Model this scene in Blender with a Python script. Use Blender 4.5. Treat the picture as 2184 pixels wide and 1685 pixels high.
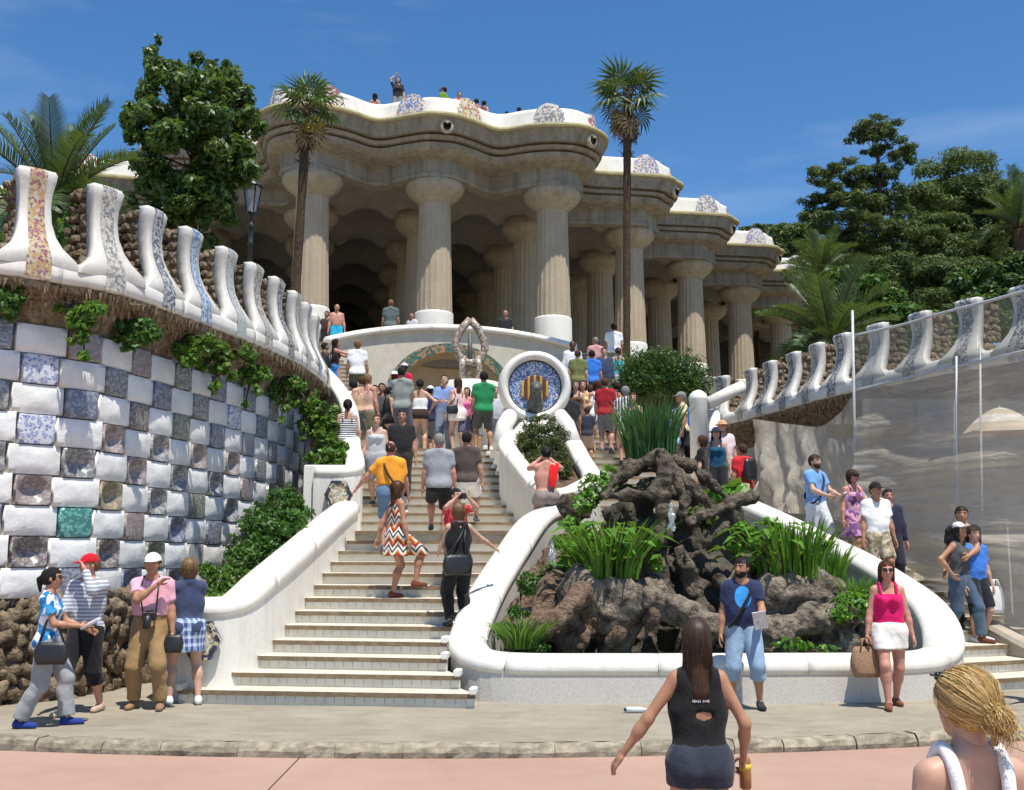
import bpy, math, random
import numpy as np
from mathutils import Vector, Matrix
for _o in list(bpy.data.objects): bpy.data.objects.remove(_o)
SC = bpy.context.scene
COL = SC.collection
rad = math.radians
# ------------------------------------------------------------------ camera, sky, sun, exposure
FPX, CXP, CYP, HC = 2250.0, 1092.0, 842.5, 2.05
PIT = math.atan(308 / FPX)
cam = bpy.data.cameras.new('camera')
cam.sensor_fit = 'HORIZONTAL'; cam.sensor_width = 36.0; cam.lens = FPX / 2184 * 36
cam.clip_start = 0.05; cam.clip_end = 3000
camo = bpy.data.objects.new('camera', cam); COL.objects.link(camo)
camo.location = (0, 0, HC); camo.rotation_euler = (math.pi / 2 + PIT, 0, 0)
SC.camera = camo
SUN_EL, SUN_H = rad(69), Vector((0.50, -0.866, 0))      # horizontal direction towards the sun
SUN_H.normalize()
wd = bpy.data.worlds.new('World'); SC.world = wd; wd.use_nodes = True
wn = wd.node_tree.nodes; wl = wd.node_tree.links; wn.clear()
wo = wn.new('ShaderNodeOutputWorld'); wb = wn.new('ShaderNodeBackground'); sky = wn.new('ShaderNodeTexSky')
sky.sky_type = 'NISHITA'; sky.sun_disc = False; sky.sun_elevation = SUN_EL
sky.sun_rotation = math.atan2(SUN_H.x, SUN_H.y)
sky.altitude = 100; sky.air_density = 1.0; sky.dust_density = 0.2; sky.ozone_density = 5.0
# thin cirrus streaks over the blue
tc = wn.new('ShaderNodeTexCoord'); mp = wn.new('ShaderNodeMapping'); mp.inputs['Scale'].default_value = (1.2, 2.4, 7.0)
mp.inputs['Rotation'].default_value = (0.25, 0.2, 0.3)
nz = wn.new('ShaderNodeTexNoise'); nz.inputs['Scale'].default_value = 1.6; nz.inputs['Detail'].default_value = 7
nz.inputs['Roughness'].default_value = 0.55
rp = wn.new('ShaderNodeValToRGB'); rp.color_ramp.elements[0].position = 0.5; rp.color_ramp.elements[1].position = 0.9
rp.color_ramp.elements[1].color = (0.4, 0.4, 0.4, 1)
mx = wn.new('ShaderNodeMixRGB'); mx.inputs[2].default_value = (5.6, 6.4, 7.6, 1)
wl.new(tc.outputs['Generated'], mp.inputs[0]); wl.new(mp.outputs[0], nz.inputs[0]); wl.new(nz.outputs['Fac'], rp.inputs[0])
wl.new(rp.outputs[0], mx.inputs[0]); hs0 = wn.new('ShaderNodeHueSaturation'); hs0.inputs['Saturation'].default_value = 1.2; hs0.inputs['Value'].default_value = 1.1
wl.new(sky.outputs[0], hs0.inputs['Color']); wl.new(hs0.outputs[0], mx.inputs[1]); wl.new(mx.outputs[0], wb.inputs[0])
wb.inputs['Strength'].default_value = 0.112
wl.new(wb.outputs[0], wo.inputs[0])
sl = bpy.data.lights.new('sun', 'SUN'); sl.energy = 4.9; sl.angle = rad(0.53); sl.color = (1.0, 0.94, 0.84)
so = bpy.data.objects.new('sun', sl); COL.objects.link(so); so.location = (12, -20, 45)
sd = Vector((SUN_H.x * math.cos(SUN_EL), SUN_H.y * math.cos(SUN_EL), math.sin(SUN_EL)))
so.rotation_euler = sd.to_track_quat('Z', 'Y').to_euler()
SC.view_settings.view_transform = 'Standard'; SC.view_settings.look = 'None'
SC.view_settings.exposure = 0.28; SC.view_settings.gamma = 1.0; SC.view_settings.use_curve_mapping = False
SC.render.engine = 'CYCLES'
SC.cycles.max_bounces = 4; SC.cycles.diffuse_bounces = 3; SC.cycles.glossy_bounces = 2; SC.cycles.transmission_bounces = 3; SC.cycles.transparent_max_bounces = 8

# ------------------------------------------------------------------ layout helpers
def ray(px, py):
    x = (px - CXP) / FPX; y = (CYP - py) / FPX
    return (x, math.cos(PIT) - y * math.sin(PIT), math.sin(PIT) + y * math.cos(PIT))
def at(px, py, d):
    r = ray(px, py); t = d / r[1]; return Vector((r[0] * t, d, HC + r[2] * t))
def atz(px, py, z):
    r = ray(px, py); t = (z - HC) / r[2]; return Vector((r[0] * t, r[1] * t, z))
AX = rad(11.4)
O2 = np.array([2.0, 12.85]); UR = np.array([math.cos(AX), math.sin(AX)]); UB = np.array([-math.sin(AX), math.cos(AX)])
def W(u, v, z=0.0):
    p = O2 + UR * u + UB * v; return Vector((p[0], p[1], z))
def toUV(p):
    q = np.array([p[0], p[1]]) - O2; return float(q @ UR), float(q @ UB)

# ------------------------------------------------------------------ object helpers
def link(name, me, parent=None, mat=None, loc=None, rot=None):
    o = bpy.data.objects.new(name, me); COL.objects.link(o)
    if parent is not None: o.parent = parent
    if mat is not None and me is not None:
        if not isinstance(mat, (list, tuple)): mat = [mat]
        if len(me.materials) == 0:
            for m in mat: me.materials.append(m)
    if loc is not None: o.location = loc
    if rot is not None: o.rotation_euler = rot
    return o
def tag(o, label=None, cat=None, group=None, kind=None):
    if label: o['label'] = label
    if cat: o['category'] = cat
    if group: o['group'] = group
    if kind: o['kind'] = kind
    return o
def thing(name, label, cat, loc=(0, 0, 0), group=None, rz=0.0):
    o = bpy.data.objects.new(name, None); COL.objects.link(o); o.location = loc; o.rotation_euler = (0, 0, rz)
    o.empty_display_size = 0.1
    return tag(o, label, cat, group)
def mk(V, F, smooth=False, mi=None):
    me = bpy.data.meshes.new('m')
    V = np.asarray(V, dtype=np.float32).reshape(-1, 3)
    if isinstance(F, np.ndarray):
        n, k = F.shape
        me.vertices.add(len(V)); me.vertices.foreach_set('co', V.ravel())
        me.loops.add(n * k); me.loops.foreach_set('vertex_index', F.astype(np.int32).ravel())
        me.polygons.add(n); me.polygons.foreach_set('loop_start', np.arange(0, n * k, k, dtype=np.int32))
        try: me.polygons.foreach_set('loop_total', np.full(n, k, dtype=np.int32))
        except Exception: pass
    else:
        me.from_pydata([tuple(map(float, v)) for v in V], [], [tuple(int(i) for i in f) for f in F])
    if mi is not None: me.polygons.foreach_set('material_index', np.asarray(mi, dtype=np.int32))
    if smooth: me.polygons.foreach_set('use_smooth', np.ones(len(me.polygons), dtype=bool))
    me.update(calc_edges=True); me.validate()
    return me
class MB:
    """collects shapes into one mesh"""
    def __init__(s): s.V = []; s.F = []; s.M = []
    def add(s, V, F, m=0):
        b = len(s.V); s.V += [tuple(v) for v in V]
        for f in F: s.F.append(tuple(i + b for i in f)); s.M.append(m)
        return s
    def box(s, c, d, rz=0.0, m=0, bev=0.0):
        cx, cy, cz = c; x, y, z = d[0] / 2, d[1] / 2, d[2] / 2
        ca, sa = math.cos(rz), math.sin(rz)
        def T(p): return (cx + p[0] * ca - p[1] * sa, cy + p[0] * sa + p[1] * ca, cz + p[2])
        if bev <= 0:
            P = [(-x, -y, -z), (x, -y, -z), (x, y, -z), (-x, y, -z), (-x, -y, z), (x, -y, z), (x, y, z), (-x, y, z)]
            return s.add([T(p) for p in P], [(0, 3, 2, 1), (4, 5, 6, 7), (0, 1, 5, 4), (1, 2, 6, 5), (2, 3, 7, 6), (3, 0, 4, 7)], m)
        b = bev; P = []
        for (zz, k) in ((-z, b), (-z + b, 0), (z - b, 0), (z, b)):
            P += [(-x + k, -y + k, zz), (x - k, -y + k, zz), (x - k, y - k, zz), (-x + k, y - k, zz)]
        F = [(0, 3, 2, 1), (12, 13, 14, 15)]
        for l in range(3):
            for i in range(4): F.append((l * 4 + i, l * 4 + (i + 1) % 4, l * 4 + 4 + (i + 1) % 4, l * 4 + 4 + i))
        return s.add([T(p) for p in P], F, m)
    def tube(s, pts, rr, n=8, m=0, caps=True):
        V, F = tube(pts, rr, n, caps); return s.add(V, F, m)
    def lathe(s, prof, n=16, c=(0, 0, 0), m=0):
        V = []; F = []
        for (r, z) in prof:
            for i in range(n):
                a = 2 * math.pi * i / n; V.append((c[0] + r * math.cos(a), c[1] + r * math.sin(a), c[2] + z))
        for l in range(len(prof) - 1):
            for i in range(n): F.append((l * n + i, l * n + (i + 1) % n, (l + 1) * n + (i + 1) % n, (l + 1) * n + i))
        F.append(tuple(reversed(range(n)))); F.append(tuple(range((len(prof) - 1) * n, len(prof) * n)))
        return s.add(V, F, m)
    def build(s, name, mat, parent=None, smooth=False, loc=None, rot=None):
        me = mk(s.V, s.F, smooth, s.M); return link(name, me, parent, mat, loc, rot)
def tube(pts, rr, n=8, caps=True):
    pts = [Vector(p) for p in pts]
    if not hasattr(rr, '__len__'): rr = [rr] * len(pts)
    V = []; F = []; up = Vector((0, 0, 1)); prev = None
    for i, p in enumerate(pts):
        t = (pts[min(i + 1, len(pts) - 1)] - pts[max(i - 1, 0)])
        t = t.normalized() if t.length > 1e-9 else up
        if prev is None:
            a = Vector((1, 0, 0)) if abs(t.x) < 0.8 else Vector((0, 1, 0))
            x = t.cross(a).normalized()
        else:
            x = (prev - t * prev.dot(t)).normalized()
        prev = x; y = t.cross(x)
        for k in range(n):
            a = 2 * math.pi * k / n; V.append(p + (x * math.cos(a) + y * math.sin(a)) * rr[i])
    for l in range(len(pts) - 1):
        for k in range(n): F.append((l * n + k, l * n + (k + 1) % n, (l + 1) * n + (k + 1) % n, (l + 1) * n + k))
    if caps: F.append(tuple(reversed(range(n)))); F.append(tuple(range((len(pts) - 1) * n, len(pts) * n)))
    return V, F
def spline(P, n=8):
    """Catmull-Rom through points of any dimension -> dense array"""
    P = [np.array(p, float) for p in P]; P = [2 * P[0] - P[1]] + P + [2 * P[-1] - P[-2]]
    out = []
    for i in range(1, len(P) - 2):
        a, b, c, d = P[i - 1:i + 3]
        for k in range(n):
            t = k / n
            out.append(0.5 * (2 * b + (c - a) * t + (2 * a - 5 * b + 4 * c - d) * t * t + (3 * b - a - 3 * c + d) * t ** 3))
    out.append(P[-2]); return np.array(out)
def resample(C, step=None, n=None):
    C = np.asarray(C, float); L = np.r_[0, np.cumsum(np.linalg.norm(np.diff(C, axis=0), axis=1))]
    if n is None: n = max(2, int(round(L[-1] / step)) + 1)
    s = np.linspace(0, L[-1], n)
    return np.stack([np.interp(s, L, C[:, k]) for k in range(C.shape[1])], 1)
def normals2(C):
    """left normals in plan of a polyline"""
    T = np.gradient(np.asarray(C)[:, :2], axis=0); T /= np.linalg.norm(T, axis=1)[:, None] + 1e-9
    return np.stack([-T[:, 1], T[:, 0]], 1)
def sweep(C, prof, closed=True, caps=True):
    """sweep profile (offset along left normal, z) along polyline C (x,y,z)"""
    C = np.asarray(C, float); N = normals2(C); k = len(prof); V = []; F = []
    for c, n in zip(C, N):
        for (o, z) in prof: V.append((c[0] + n[0] * o, c[1] + n[1] * o, c[2] + z))
    kk = k if closed else k - 1
    for i in range(len(C) - 1):
        for j in range(kk):
            F.append((i * k + j, (i + 1) * k + j, (i + 1) * k + (j + 1) % k, i * k + (j + 1) % k))
    if caps and closed: F.append(tuple(range(k))); F.append(tuple(reversed(range((len(C) - 1) * k, len(C) * k))))
    return V, F

# ------------------------------------------------------------------ materials
def ramp(nt, fac, stops, interp='LINEAR'):
    r = nt.nodes.new('ShaderNodeValToRGB'); cr = r.color_ramp; cr.interpolation = interp
    while len(cr.elements) < len(stops): cr.elements.new(0.5)
    for e, (p, c) in zip(cr.elements, stops): e.position = p; e.color = tuple(c[:3]) + (1,)
    nt.links.new(fac, r.inputs[0]); return r.outputs[0]
class NT:
    def __init__(s, name):
        s.m = bpy.data.materials.new(name); s.m.use_nodes = True; s.nt = s.m.node_tree; s.nt.nodes.clear()
        s.out = s.nt.nodes.new('ShaderNodeOutputMaterial'); s.b = s.nt.nodes.new('ShaderNodeBsdfPrincipled')
        s.nt.links.new(s.b.outputs[0], s.out.inputs[0])
        s.pos = s.nt.nodes.new('ShaderNodeNewGeometry').outputs['Position']
    def n(s, t, **kw):
        x = s.nt.nodes.new(t)
        for k, v in kw.items():
            if k in x.inputs: x.inputs[k].default_value = v
            else: setattr(x, k, v)
        return x
    def l(s, a, b): s.nt.links.new(a, b)
    def noise(s, scale, detail=5, rough=0.6, vec=None, out='Fac', dist=0.0):
        x = s.n('ShaderNodeTexNoise', Scale=scale, Detail=detail, Roughness=rough, Distortion=dist); s.l(vec or s.pos, x.inputs['Vector']); return x.outputs[out]
    def voro(s, scale, feat='F1', out='Distance', vec=None, rnd=1.0):
        x = s.n('ShaderNodeTexVoronoi', feature=feat, Scale=scale, Randomness=rnd); s.l(vec or s.pos, x.inputs['Vector']); return x.outputs[out]
    def mix(s, f, a, b, mode='MIX'):
        x = s.n('ShaderNodeMixRGB', blend_type=mode)
        for i, v in enumerate((f, a, b)):
            if hasattr(v, 'is_output'): s.l(v, x.inputs[i])
            elif i == 0: x.inputs[0].default_value = v
            else: x.inputs[i].default_value = tuple(v[:3]) + (1,)
        return x.outputs[0]
    def math(s, op, a, b=0.0, c=None):
        x = s.n('ShaderNodeMath', operation=op)
        for i, v in enumerate((a, b) if c is None else (a, b, c)):
            if hasattr(v, 'is_output'): s.l(v, x.inputs[i])
            else: x.inputs[i].default_value = v
        return x.outputs[0]
    def bump(s, h, strength=0.3, dist=0.02):
        x = s.n('ShaderNodeBump', Strength=strength, Distance=dist); s.l(h, x.inputs['Height']); s.l(x.outputs[0], s.b.inputs['Normal'])
    def col(s, c):
        if hasattr(c, 'is_output'): s.l(c, s.b.inputs['Base Color'])
        else: s.b.inputs['Base Color'].default_value = tuple(c[:3]) + (1,)
    def rs(s, r, spec=0.35): s.b.inputs['Roughness'].default_value = r; s.b.inputs['Specular IOR Level'].default_value = spec
def pm(name, c1, c2=None, scale=6, rough=0.75, spec=0.3, bump=0.25, bscale=40, rand=0.0, dist=0.02, detail=6):
    t = NT(name); c2 = c2 or tuple(x * 0.8 for x in c1)
    c = ramp(t.nt, t.noise(scale, detail), [(0.32, c2), (0.68, c1)])
    if rand:
        oi = t.n('ShaderNodeObjectInfo'); v = t.math('MULTIPLY_ADD', oi.outputs['Random'], 2 * rand, 1 - rand)
        hs = t.n('ShaderNodeHueSaturation'); t.l(c, hs.inputs['Color']); t.l(v, hs.inputs['Value']); c = hs.outputs[0]
    t.col(c); t.rs(rough, spec)
    if bump: t.bump(t.noise(bscale, 5), bump, dist)
    return t.m
def srgb(r, g, b):
    return tuple(((x / 255) / 12.92 if x / 255 <= 0.04045 else ((x / 255 + 0.055) / 1.055) ** 2.4) for x in (r, g, b))

def m_trencadis(name, base, alt, scale=14, bump=0.2, rough=0.3):
    t = NT(name); d = t.voro(scale, 'DISTANCE_TO_EDGE'); cc = t.voro(scale, 'F1', 'Color')
    sep = t.n('ShaderNodeSeparateColor'); t.l(cc, sep.inputs[0])
    c = ramp(t.nt, sep.outputs[0], [(0.0, alt), (1.0, base)])
    c = t.mix(ramp(t.nt, t.noise(0.9, 6, .7), [(0.3, (0.5,) * 3), (0.62, (0, 0, 0))]), c, tuple(x * k for x, k in zip(alt, (.80, .77, .70))))
    vm = t.n('ShaderNodeMapping'); vm.inputs['Scale'].default_value = (1, 1, .22); t.l(t.pos, vm.inputs[0])
    c = t.mix(ramp(t.nt, t.noise(6, 6, .7, vm.outputs[0]), [(0.28, (0.5,) * 3), (0.5, (0, 0, 0))]), c, tuple(x * k for x, k in zip(alt, (.72, .69, .62))))
    g = ramp(t.nt, d, [(0.0, (0, 0, 0)), (0.06, (1, 1, 1))])
    c = t.mix(g, tuple(x * 0.86 for x in alt), c); t.col(c); t.rs(rough, 0.4); t.bump(d, bump, 0.01); return t.m
def m_mosaic(name, cols, scale=16, grout=(0.5, 0.47, 0.42)):
    t = NT(name); d = t.voro(scale, 'DISTANCE_TO_EDGE'); cc = t.voro(scale, 'F1', 'Color')
    sep = t.n('ShaderNodeSeparateColor'); t.l(cc, sep.inputs[0]); n = len(cols)
    c = ramp(t.nt, sep.outputs[1], [(i / n, x) for i, x in enumerate(cols)], 'CONSTANT')
    c = t.mix(ramp(t.nt, d, [(0.0, (0, 0, 0)), (0.05, (1, 1, 1))]), grout, c)
    t.col(c); t.rs(0.25, 0.5); t.bump(d, 0.25, 0.01); return t.m

M = {}
M['white'] = m_trencadis('white_tile_mosaic', (0.82, 0.80, 0.74), (0.77, 0.75, 0.69), 26, 0.08, 0.5)
M['coping'] = m_trencadis('white_coping_mosaic', (0.83, 0.805, 0.745), (0.78, 0.755, 0.695), 30, 0.10, 0.45)
M['merlon'] = m_trencadis('greyed_white_merlon_mosaic', (0.70, 0.685, 0.64), (0.60, 0.585, 0.54), 30, 0.14, 0.5)
M['plaster'] = pm('cream_render', (0.62, 0.57, 0.48), (0.52, 0.47, 0.38), 3, 0.85, 0.2, 0.2, 60)
M['granite'] = pm('pale_granite', (0.66, 0.63, 0.57), (0.5, 0.47, 0.42), 45, 0.7, 0.3, 0.2, 90)
def m_stone(name, a, b, dark, streak=.55, rough=.9):
    t = NT(name); c = ramp(t.nt, t.noise(1.7, 7, .65), [(.3, b), (.7, a)])
    vm = t.n('ShaderNodeMapping'); vm.inputs['Scale'].default_value = (1, 1, .12); t.l(t.pos, vm.inputs[0])
    c = t.mix(ramp(t.nt, t.noise(4.5, 7, .7, vm.outputs[0]), [(.36, (streak,) * 3), (.56, (0, 0, 0))]), c, dark)
    c = t.mix(ramp(t.nt, t.noise(28, 4, .7), [(.3, (.4,) * 3), (.55, (0, 0, 0))]), c, tuple(x * .6 for x in b))
    t.col(c); t.rs(rough, .2); t.bump(t.math('ADD', t.noise(22, 6, .7), t.math('MULTIPLY', t.noise(5, 4), .6)), .55, .03); return t.m
M['stone'] = m_stone('weathered_limestone', (0.41, 0.365, 0.285), (0.29, 0.255, 0.19), (0.12, 0.108, 0.085))
M['capital'] = m_stone('limestone_capital', (0.50, 0.445, 0.34), (0.40, 0.34, 0.24), (0.22, 0.18, 0.12), .4)
M['shaft'] = m_stone('sandstone_shaft', (0.53, 0.44, 0.32), (0.44, 0.36, 0.255), (0.31, 0.26, 0.185), .35)
M['lichen'] = pm('lichened_cornice_edge', (0.50, 0.45, 0.26), (0.40, 0.33, 0.16), 5, 0.9, 0.2, 0.3, 30)
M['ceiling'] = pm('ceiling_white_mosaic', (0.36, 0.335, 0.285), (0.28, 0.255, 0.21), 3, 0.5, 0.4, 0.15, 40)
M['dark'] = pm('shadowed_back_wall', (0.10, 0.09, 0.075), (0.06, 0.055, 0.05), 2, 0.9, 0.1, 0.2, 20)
M['floor'] = pm('terrace_floor', (0.26, 0.225, 0.175), None, 4, 0.85)
M['tread'] = pm('worn_stone_tread', (0.64, 0.60, 0.51), (0.53, 0.48, 0.38), 5, 0.8, 0.25, 0.2, 50)
M['nosing'] = pm('brown_tread_nosing', (0.26, 0.195, 0.125), (0.16, 0.115, 0.07), 9, 0.85, 0.2, 0.3, 50)  # brown nosing, deepened so its colour also carries the shadow line beneath
M['riser'] = pm('cream_riser_tile', (0.74, 0.71, 0.62), (0.66, 0.62, 0.51), 6, 0.45, 0.4, 0.08, 60, rand=0.05)
M['rubble'] = pm('brown_rubble_stone', (0.36, 0.28, 0.19), (0.10, 0.075, 0.05), 11, 0.95, 0.1, 1.0, 30, rand=0.25, dist=0.05)
M['rock'] = pm('grotto_rock', (0.235, 0.195, 0.15), (0.028, 0.025, 0.018), 7.5, 0.95, 0.15, 1.0, 18, dist=0.10)  # dark noise tone of the grotto rocks stands in for shaded crevices
M['rockred'] = pm('reddish_grotto_rock', (0.33, 0.23, 0.165), (0.08, 0.052, 0.036), 8, 0.95, 0.15, 1.0, 20, dist=0.10)
M['rockpale'] = pm('pale_grey_brown_rock', (0.38, 0.32, 0.25), (0.06, 0.05, 0.036), 7.5, 0.95, 0.15, 1.0, 18, dist=0.10)
M['rockshade'] = pm('shaded_dark_rock', (0.10, 0.085, 0.06), (0.035, 0.032, 0.022), 3, 0.6, 0.4, 0.9, 14, dist=0.06)  # dark colour stands in for the deep shade behind the grotto
M['soil'] = pm('soil', (0.16, 0.11, 0.07), (0.09, 0.06, 0.04), 9, 0.95, 0.1, 0.6, 30)
M['iron'] = pm('black_iron', (0.03, 0.032, 0.033), (0.018, 0.02, 0.02), 10, 0.45, 0.5, 0.1, 40)
M['steel'] = pm('galvanised_steel', (0.5, 0.52, 0.53), (0.4, 0.42, 0.43), 9, 0.4, 0.5, 0.05, 40)
rnd = random.Random(7); nr = np.random.default_rng(7)
# ================================================================== ground, road, kerb, pavement
M['terrain'] = pm('dry_earth', (0.30, 0.25, 0.17), (0.17, 0.15, 0.09), 0.6, 0.95, 0.1, 0.4, 12)
def m_road():
    t = NT('pink_concrete'); c = ramp(t.nt, t.noise(0.55, 6, 0.6), [(0.3, (0.35, 0.215, 0.16)), (0.7, (0.45, 0.295, 0.225))])
    c = t.mix(ramp(t.nt, t.noise(3.5, 8, 0.7), [(0.35, (0.35,) * 3), (0.62, (0, 0, 0))]), c, (0.42, 0.30, 0.24))
    c = t.mix(ramp(t.nt, t.noise(160, 2), [(0.3, (0.16,) * 3), (0.6, (0, 0, 0))]), c, (0.2, 0.14, 0.11))
    c = t.mix(ramp(t.nt, t.voro(.9, 'DISTANCE_TO_EDGE', 'Distance', t.noise(1.4, 5, .6, None, 'Color')), [(0.0, (.35,) * 3), (0.012, (0, 0, 0))]), c, (0.16, 0.10, 0.08))
    c = t.mix(ramp(t.nt, t.noise(1.1, 3, .5), [(0.66, (0, 0, 0)), (0.74, (.3,) * 3)]), c, (0.26, 0.17, 0.13))
    t.col(c); t.rs(0.85, 0.25); t.bump(t.noise(120, 4), 0.2, 0.006); return t.m
def m_pave():
    t = NT('grey_beige_paving'); c = ramp(t.nt, t.noise(0.8, 7, 0.65), [(0.3, (0.27, 0.24, 0.185)), (0.7, (0.37, 0.335, 0.265))])
    v = t.n('ShaderNodeMapping'); v.inputs['Scale'].default_value = (1.0, 2.3, 1); t.l(t.pos, v.inputs[0])
    c = t.mix(ramp(t.nt, t.noise(2.2, 6, 0.7, v.outputs[0]), [(0.34, (0.55,) * 3), (0.55, (0, 0, 0))]), c, (0.20, 0.172, 0.13))
    pb = t.voro(26, 'F1', 'Distance'); c = t.mix(ramp(t.nt, pb, [(0.08, (.55,) * 3), (0.2, (0, 0, 0))]), c, (0.20, 0.165, 0.12)); c = t.mix(ramp(t.nt, t.voro(41, 'F1', 'Distance'), [(0.06, (.6,) * 3), (0.16, (0, 0, 0))]), c, (0.55, 0.5, 0.4))
    c = t.mix(ramp(t.nt, t.noise(70, 3), [(0.3, (0.28,) * 3), (0.6, (0, 0, 0))]), c, (0.22, 0.18, 0.13))
    t.col(c); t.rs(0.9, 0.2); t.bump(t.noise(60, 5), 0.35, 0.01); return t.m
M['road'] = m_road(); M['pave'] = m_pave()
M['kerb'] = pm('mottled_kerb_stone', (0.40, 0.35, 0.26), (0.17, 0.15, 0.11), 9, 0.9, 0.2, 0.5, 35, rand=0.12)
S = 400
tag(link('terrain', mk([(-S, -60, -.07), (S, -60, -.07), (S, S * 2, -.07), (-S, S * 2, -.07)], [(0, 1, 2, 3)]), None, M['terrain']), kind='structure')
kc = np.polyfit([-5.03, -0.85, 5.26], [10.73, 10.33, 11.22], 2)
def kerb_y(x): x = max(-9., min(9., x)); return float(np.polyval(kc, x))
road = bpy.data.objects.new('road', None); COL.objects.link(road); road['kind'] = 'structure'
x0 = atz(606, 1650, 0).x; e = -28.0; xs = sorted([x0 + 7 * k for k in range(-4, 5)])
for a, b in zip(xs[:-1], xs[1:]):
    g = 0.008; n = 8; X = np.linspace(a + g, b - g, n); V = [(x, kerb_y(x) - 0.005, 0) for x in X] + [(x, -14, 0) for x in X[::-1]]
    V2 = V + [(p[0], p[1], -0.05) for p in V]; k = len(V)
    F = [tuple(reversed(range(k)))] + [(i, (i + 1) % k, k + (i + 1) % k, k + i) for i in range(k)]
    link('concrete_slab', mk(V2, F), road, M['road'])
pav = []; X = np.linspace(-14, 14, 57); rows = 24
PV = []; PF = []
for i, x in enumerate(X):
    for j in range(rows):
        y = kerb_y(x) + 0.2 + j * (10.5 / (rows - 1)); PV.append((x, y, 0.106 + 0.006 * math.sin(x * 2.1 + j) * math.cos(j * 1.3)))
for i in range(len(X) - 1):
    for j in range(rows - 1): PF.append((i * rows + j, (i + 1) * rows + j, (i + 1) * rows + j + 1, i * rows + j + 1))
pave = tag(link('pavement', mk(PV, PF, True), None, M['pave']), kind='structure')
x = -9.0
while x < 9.5:
    L = rnd.uniform(0.45, 0.95); h = 0.125 + rnd.uniform(-.008, .010); y0 = kerb_y(x + L / 2); sl_ = math.atan2(kerb_y(x + L) - kerb_y(x), L)
    V = []; nx = 6
    for i in range(nx):
        fx = -L / 2 + 0.008 + (L - 0.016) * i / (nx - 1)
        for (py, pz) in ((0.24, -0.05), (0.24, h - .012), (0.06, h - .004), (0.025, h - 0.03), (0.0, h - 0.075), (0.01, -0.05)):
            e_ = 0.014 if 0 < i < nx - 1 else 0.006
            V.append((fx, py + rnd.uniform(-e_, e_), pz + (rnd.uniform(-e_, e_) * .6 if pz > 0 else 0)))
    F = [(i * 6 + j, (i + 1) * 6 + j, (i + 1) * 6 + (j + 1) % 6, i * 6 + (j + 1) % 6) for i in range(nx - 1) for j in range(6)]
    F = [tuple(reversed(f)) for f in F] + [tuple(range(6)), tuple(reversed(range((nx - 1) * 6, nx * 6)))]
    link('kerb_stone', mk(V, F, False), pave, M['kerb'], (x + L / 2, y0, 0), (0, 0, sl_)); x += L - 0.012

# ================================================================== stairs
def stair(name, label, L, R, z0, rise, n, nose=True, tiles=0, endcap=False, last_depth=1.2):
    """L, R: polylines (x,y) of the left and right edge, one point per riser plus one for the back"""
    root = thing(name, label, 'stairs', (L[0][0], L[0][1], z0)); bx, by = L[0][0], L[0][1]
    loc = lambda p, z: (p[0] - bx, p[1] - by, z - z0)
    sz = None
    for i in range(n):
        a, b = np.array(L[i]), np.array(R[i]); c, d = np.array(R[i + 1]), np.array(L[i + 1])
        t = (b - a) / np.linalg.norm(b - a); f = np.array([t[1], -t[0]])
        if i == n - 1: pass
        z = z0 + rise * (i + 1); zb = z - rise - 0.02
        c = c - f * .05; d = d - f * .05; th = 0.05; ov = 0.04
        V = [loc(a + f * ov, z), loc(b + f * ov, z), loc(c, z), loc(d, z), loc(a + f * ov, z - th), loc(b + f * ov, z - th),
             loc(c, z - th), loc(d, z - th), loc(a, z - th + .002), loc(b, z - th + .002), loc(a, zb), loc(b, zb)]
        # uneven, worn nosing edge
        F = [(0, 1, 2, 3), (0, 4, 5, 1), (4, 8, 9, 5), (8, 10, 11, 9), (1, 5, 9, 11, 6, 2), (3, 7, 10, 8, 4, 0)]
        link('step', mk(V, F, False, [0, 1, 1, 2, 2, 2]), root, [M['tread'], M['nosing'], M['riser']])
        if i < tiles:
            w = np.linalg.norm(b - a); m = int(w / 0.118); tw = w / m
            if sz is None: sz = mk(*(lambda q: (q.V, q.F))(MB().box((0, 0, 0), (0.112, 0.012, rise - th - 0.03), 0, 0, 0.004)))
            for k in range(m):
                p = a + t * (tw * (k + .5)) + f * 0.004
                link('riser_tile', sz, root, M['riser'], loc(p, z - th - (rise - th - 0.02) / 2 + rnd.uniform(-.002, .002)), (rnd.uniform(-.02, .02), 0, math.atan2(t[1], t[0])))
        if endcap:
            for q, s in ((a, 1), (b, -1)):
                p = q + t * s * 0.03 + f * 0.0
                o = MB().box((0, 0, 0), (0.085, 0.16, 0.085), 0, 0, 0.015).build('end_block', M['white'], root, False, loc(p + f * .0, z + 0.035), (0, 0, math.atan2(t[1], t[0])))
    return root
RISE = 0.16
def d1(n): return 12.98 + 0.38 * (n - 1)
ll, lr = [], []
for n in range(1, 15):
    d = d1(n) if n < 14 else d1(13) + 1.25
    xl = -3.82 + 0.245 * (d - 13.1); xr = -0.88 + 0.27 * (d - 13.9)
    if n == 1: xl, xr = -4.0, -0.42
    if n == 2: xl, xr = -3.92, -0.62
    if n == 3: xr = -0.80
    sk = -0.34   # right end nearer
    ll.append((xl, d + 0.05)); lr.append((xr, d + sk if n < 14 else d))
stair('staircase', 'lower left flight of cream stone steps rising from the pavement beside the fountain', ll, lr, 0.11, RISE, 13, True, 8, True)
def uvline(u0, u1, v0, t, n): return [tuple(W(u0 + (u1 - u0) * i / n, v0 + t * i)[:2]) for i in range(n + 1)]
Z13 = 0.11 + RISE * 13; Z24 = 0.11 + RISE * 24
stair('staircase', 'upper left flight of cream steps packed with visitors left of the round medallion', uvline(-3.62, -3.5, 6.1, .38, 11), uvline(-.62, -.6, 6.1, .38, 11), Z13, RISE, 11, True, 0, True)
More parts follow.
